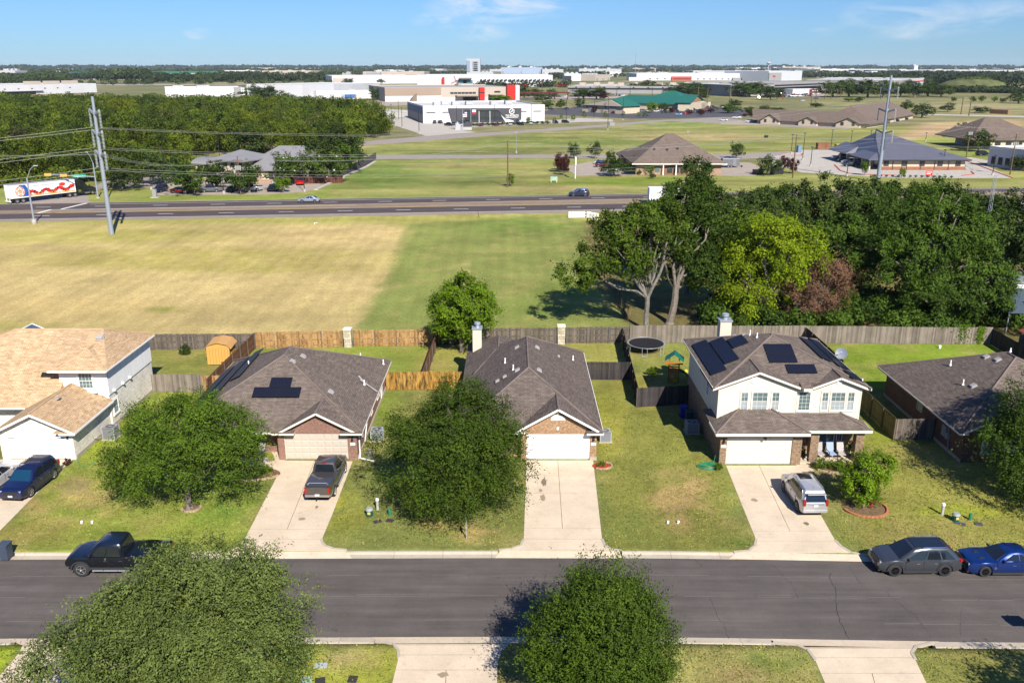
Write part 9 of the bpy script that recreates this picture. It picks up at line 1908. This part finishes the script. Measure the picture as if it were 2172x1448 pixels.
lamp_post('pale street lamp at the edge of the wood',352,328,298,2,.12,True);lamp_post('pale street lamp behind the clinic trees',662,298,263,-2,.13,True);lamp_post('white lamp post in the meadow beside the service road',1095,325,281,0,.1,True);lamp_post('pale street lamp behind the brick office roof',1457,320,280,0,.12,True);lamp_post('pale street lamp beside the far right road',2038,243,207,2,.2,True)
# traffic signals
def signal_mast(label,px,py,top,armend,armz,lampdir,lights,sign=None,ph=None):
    q=G(px,py);h_=PY(px,top,q.y).z;t=thing('traffic_signal',label,'traffic signal',q);mb=MB();mb.cyl((0,0,.2),(0,0,h_),.2,.13,12);mb.build('mast',PSTEEL,parent=t,smooth=True,uv=False);mb=MB();mb.cyl((0,0,0),(0,0,.9 if sign is None else .2),.45,.45,12);mb.build('footing',CONC3,parent=t,uv=False)
    e=Vector(armend);z=armz
    if e.length>0:
        mb=MB();mb.cyl((0,0,z),(e.x,e.y,z+.6),.13,.07,8);mb.build('arm',PSTEEL,parent=t,uv=False)
        for f in lights:
            c=e*f;zc=z+.6*f;g_=MB();u=e.normalized();g_.bar(Vector((c.x,c.y,zc))-u*.75,Vector((c.x,c.y,zc))+u*.75,.12,.62);o=g_.build('signal_head',M('signal_yellow',(.58,.30,.02),.5,var=0),parent=t,uv=False)
            g_=MB();nrm=Vector((u.y,-u.x,0))
            for k in(-1,0,1):p=Vector((c.x,c.y,zc))+u*.42*k;g_.cyl(p+nrm*.05,p+nrm*.28,.2,.2,12)
            g_.build('lens',DARK,parent=o,uv=False)
        if sign:c=e*sign[1];u=e.normalized();zc=z+.6*sign[1];g_=MB();g_.bar(Vector((c.x,c.y,zc))-u*1.45,Vector((c.x,c.y,zc))+u*1.45,.06,.62);o=g_.build('street_sign',M('sign_green',(.0,.30,.20),.5,var=0),parent=t,uv=False);tt_=text(sign[0],.52,WHITE,t,(c.x,c.y-.05,zc-.18),'lettering',rz=math.atan2(-u.y,-u.x)if u.x<0 else math.atan2(u.y,u.x),ext=.01);tt_.parent=t
    l=Vector(lampdir);mb=MB();mb.tube([(0,0,h_-.1),tuple(l*.5+Vector((0,0,h_+1.6))),tuple(l+Vector((0,0,h_+2.3)))],.06,6);mb.build('lamp_arm',PSTEEL,parent=t,uv=False);mb=MB();p=l+Vector((0,0,h_+2.3));mb.obox(p+l.normalized()*.3,(.8,.3,.14),rz=math.atan2(l.y,l.x));mb.build('lamp_head',LGREY,parent=t,uv=False)
signal_mast('grey signal mast with curved lamp arm on the near verge at the left',73,474,378,(0,0,0),5,(1.6,.3,0),[])
q=G(208,420);d_=G(112,448)-q
e_=Vector((PY(100,369,q.y-1).x-q.x,-1.0,0));signal_mast('traffic signal arm with yellow heads and a green street sign over the side road',208,420,346,e_,PY(200,375,q.y).z,(-1.6,1.2,0),(.99,.66),('Knights Av',.33))
t=thing('signal_cabinet','grey traffic signal cabinet on the grass corner beside the first oak','utility box',G(329,419));mb=MB();mb.box(-.9,.9,-.7,.7,0,.12);mb.build('pad',CONC3,parent=t);mb=MB();mb.box(-.45,.45,-.35,.35,.12,1.9);mb.build('cabinet',GREYW,parent=t,bevel=.02)
t=thing('post_sign','white tall sign post with a box on the lawn before the brick office','sign',G(1220,379));h_=hpx(1220,379,333);mb=MB();mb.cyl((0,0,0),(0,0,h_),.12,.12,8);mb.build('post',WHITE,parent=t);mb=MB();mb.box(-.15,.15,-1.0,1.0,h_-2.1,h_);mb.build('sign_box',WHITE,parent=t)
t=thing('real_estate_sign','small pale green sign on the verge beyond the highway','sign',G(1175,387));mb=MB();mb.box(-.9,.9,-.03,.03,.5,1.5);mb.build('board',M('pale_green_board',S(186,214,196),.6),parent=t);mb=MB();mb.box(-.8,-.7,-.03,.03,0,.5);mb.box(.7,.8,-.03,.03,0,.5);mb.build('post',WHITE,parent=t)
t=thing('lattice_mast','thin lattice radio mast rising from the trees on the right','mast',G2(2079,128));h_=PY(2084,372,128).z;mb=MB()
for a in range(3):an=a*2.09;mb.cyl((.35*math.cos(an),.35*math.sin(an),0),(.2*math.cos(an),.2*math.sin(an),h_),.03,.03,5)
for k in range(int(h_/.6)):
    for a in range(3):an,bn=a*2.09,(a+1)*2.09;mb.bar((.34*math.cos(an),.34*math.sin(an),k*.6),(.34*math.cos(bn),.34*math.sin(bn),k*.6+.5),.025,.025)
mb.build('lattice',GALV,parent=t,uv=False)
t=thing('radio_mast','hair-thin radio mast on the horizon','mast',G(1347,158));mb=MB();mb.cyl((0,0,0),(0,0,PY(1347,112,G(1347,158).y).z),.9,.6,4);mb.build('mast',GREYW,parent=t,uv=False)
t=thing('water_tower','small white water tower on the right horizon','water tower',G(1629,153));hh=PY(1629,134,G(1629,153).y).z;mb=MB();mb.cyl((0,0,0),(0,0,hh),3,2,8);mb.ell((0,0,hh),(12,12,6),16,8);mb.build('tank',LGREY,parent=t,uv=False)
q=G(1016,462);mb=MB();mb.bar((0,0,0),(-.25,0,1.5),.08,.08);o=mb.build('marker_post',DKB);o.location=q;tag(o,'short dark leaning post at the verge edge','post');q=G(667,476);mb=MB();mb.cyl((0,0,0),(0,0,.35),.06,.06,8);mb.bar((0,0,.32),(.6,0,.32),.05,.05);o=mb.build('marker_post',WHITE);o.location=q;tag(o,'small white pipe marker in the verge','post')
for px,py in((1135,408),(892,386)):pass
# ------------------------------------------------------------------ the air
hm=MB();hm.box(-9000,9000,-1600,12600,-2,110);hz_=bpy.data.materials.new('haze_air');hz_.use_nodes=True;hn=hz_.node_tree;hn.nodes.clear();ho=hn.nodes.new('ShaderNodeOutputMaterial');pv=hn.nodes.new('ShaderNodeVolumePrincipled');pv.inputs['Color'].default_value=(.72,.84,1.0,1);pv.inputs['Density'].default_value=HAZE_D;pv.inputs['Anisotropy'].default_value=0.0;hn.links.new(pv.outputs[0],ho.inputs['Volume'])
hm.build('haze',hz_,uv=False,kind='stuff')
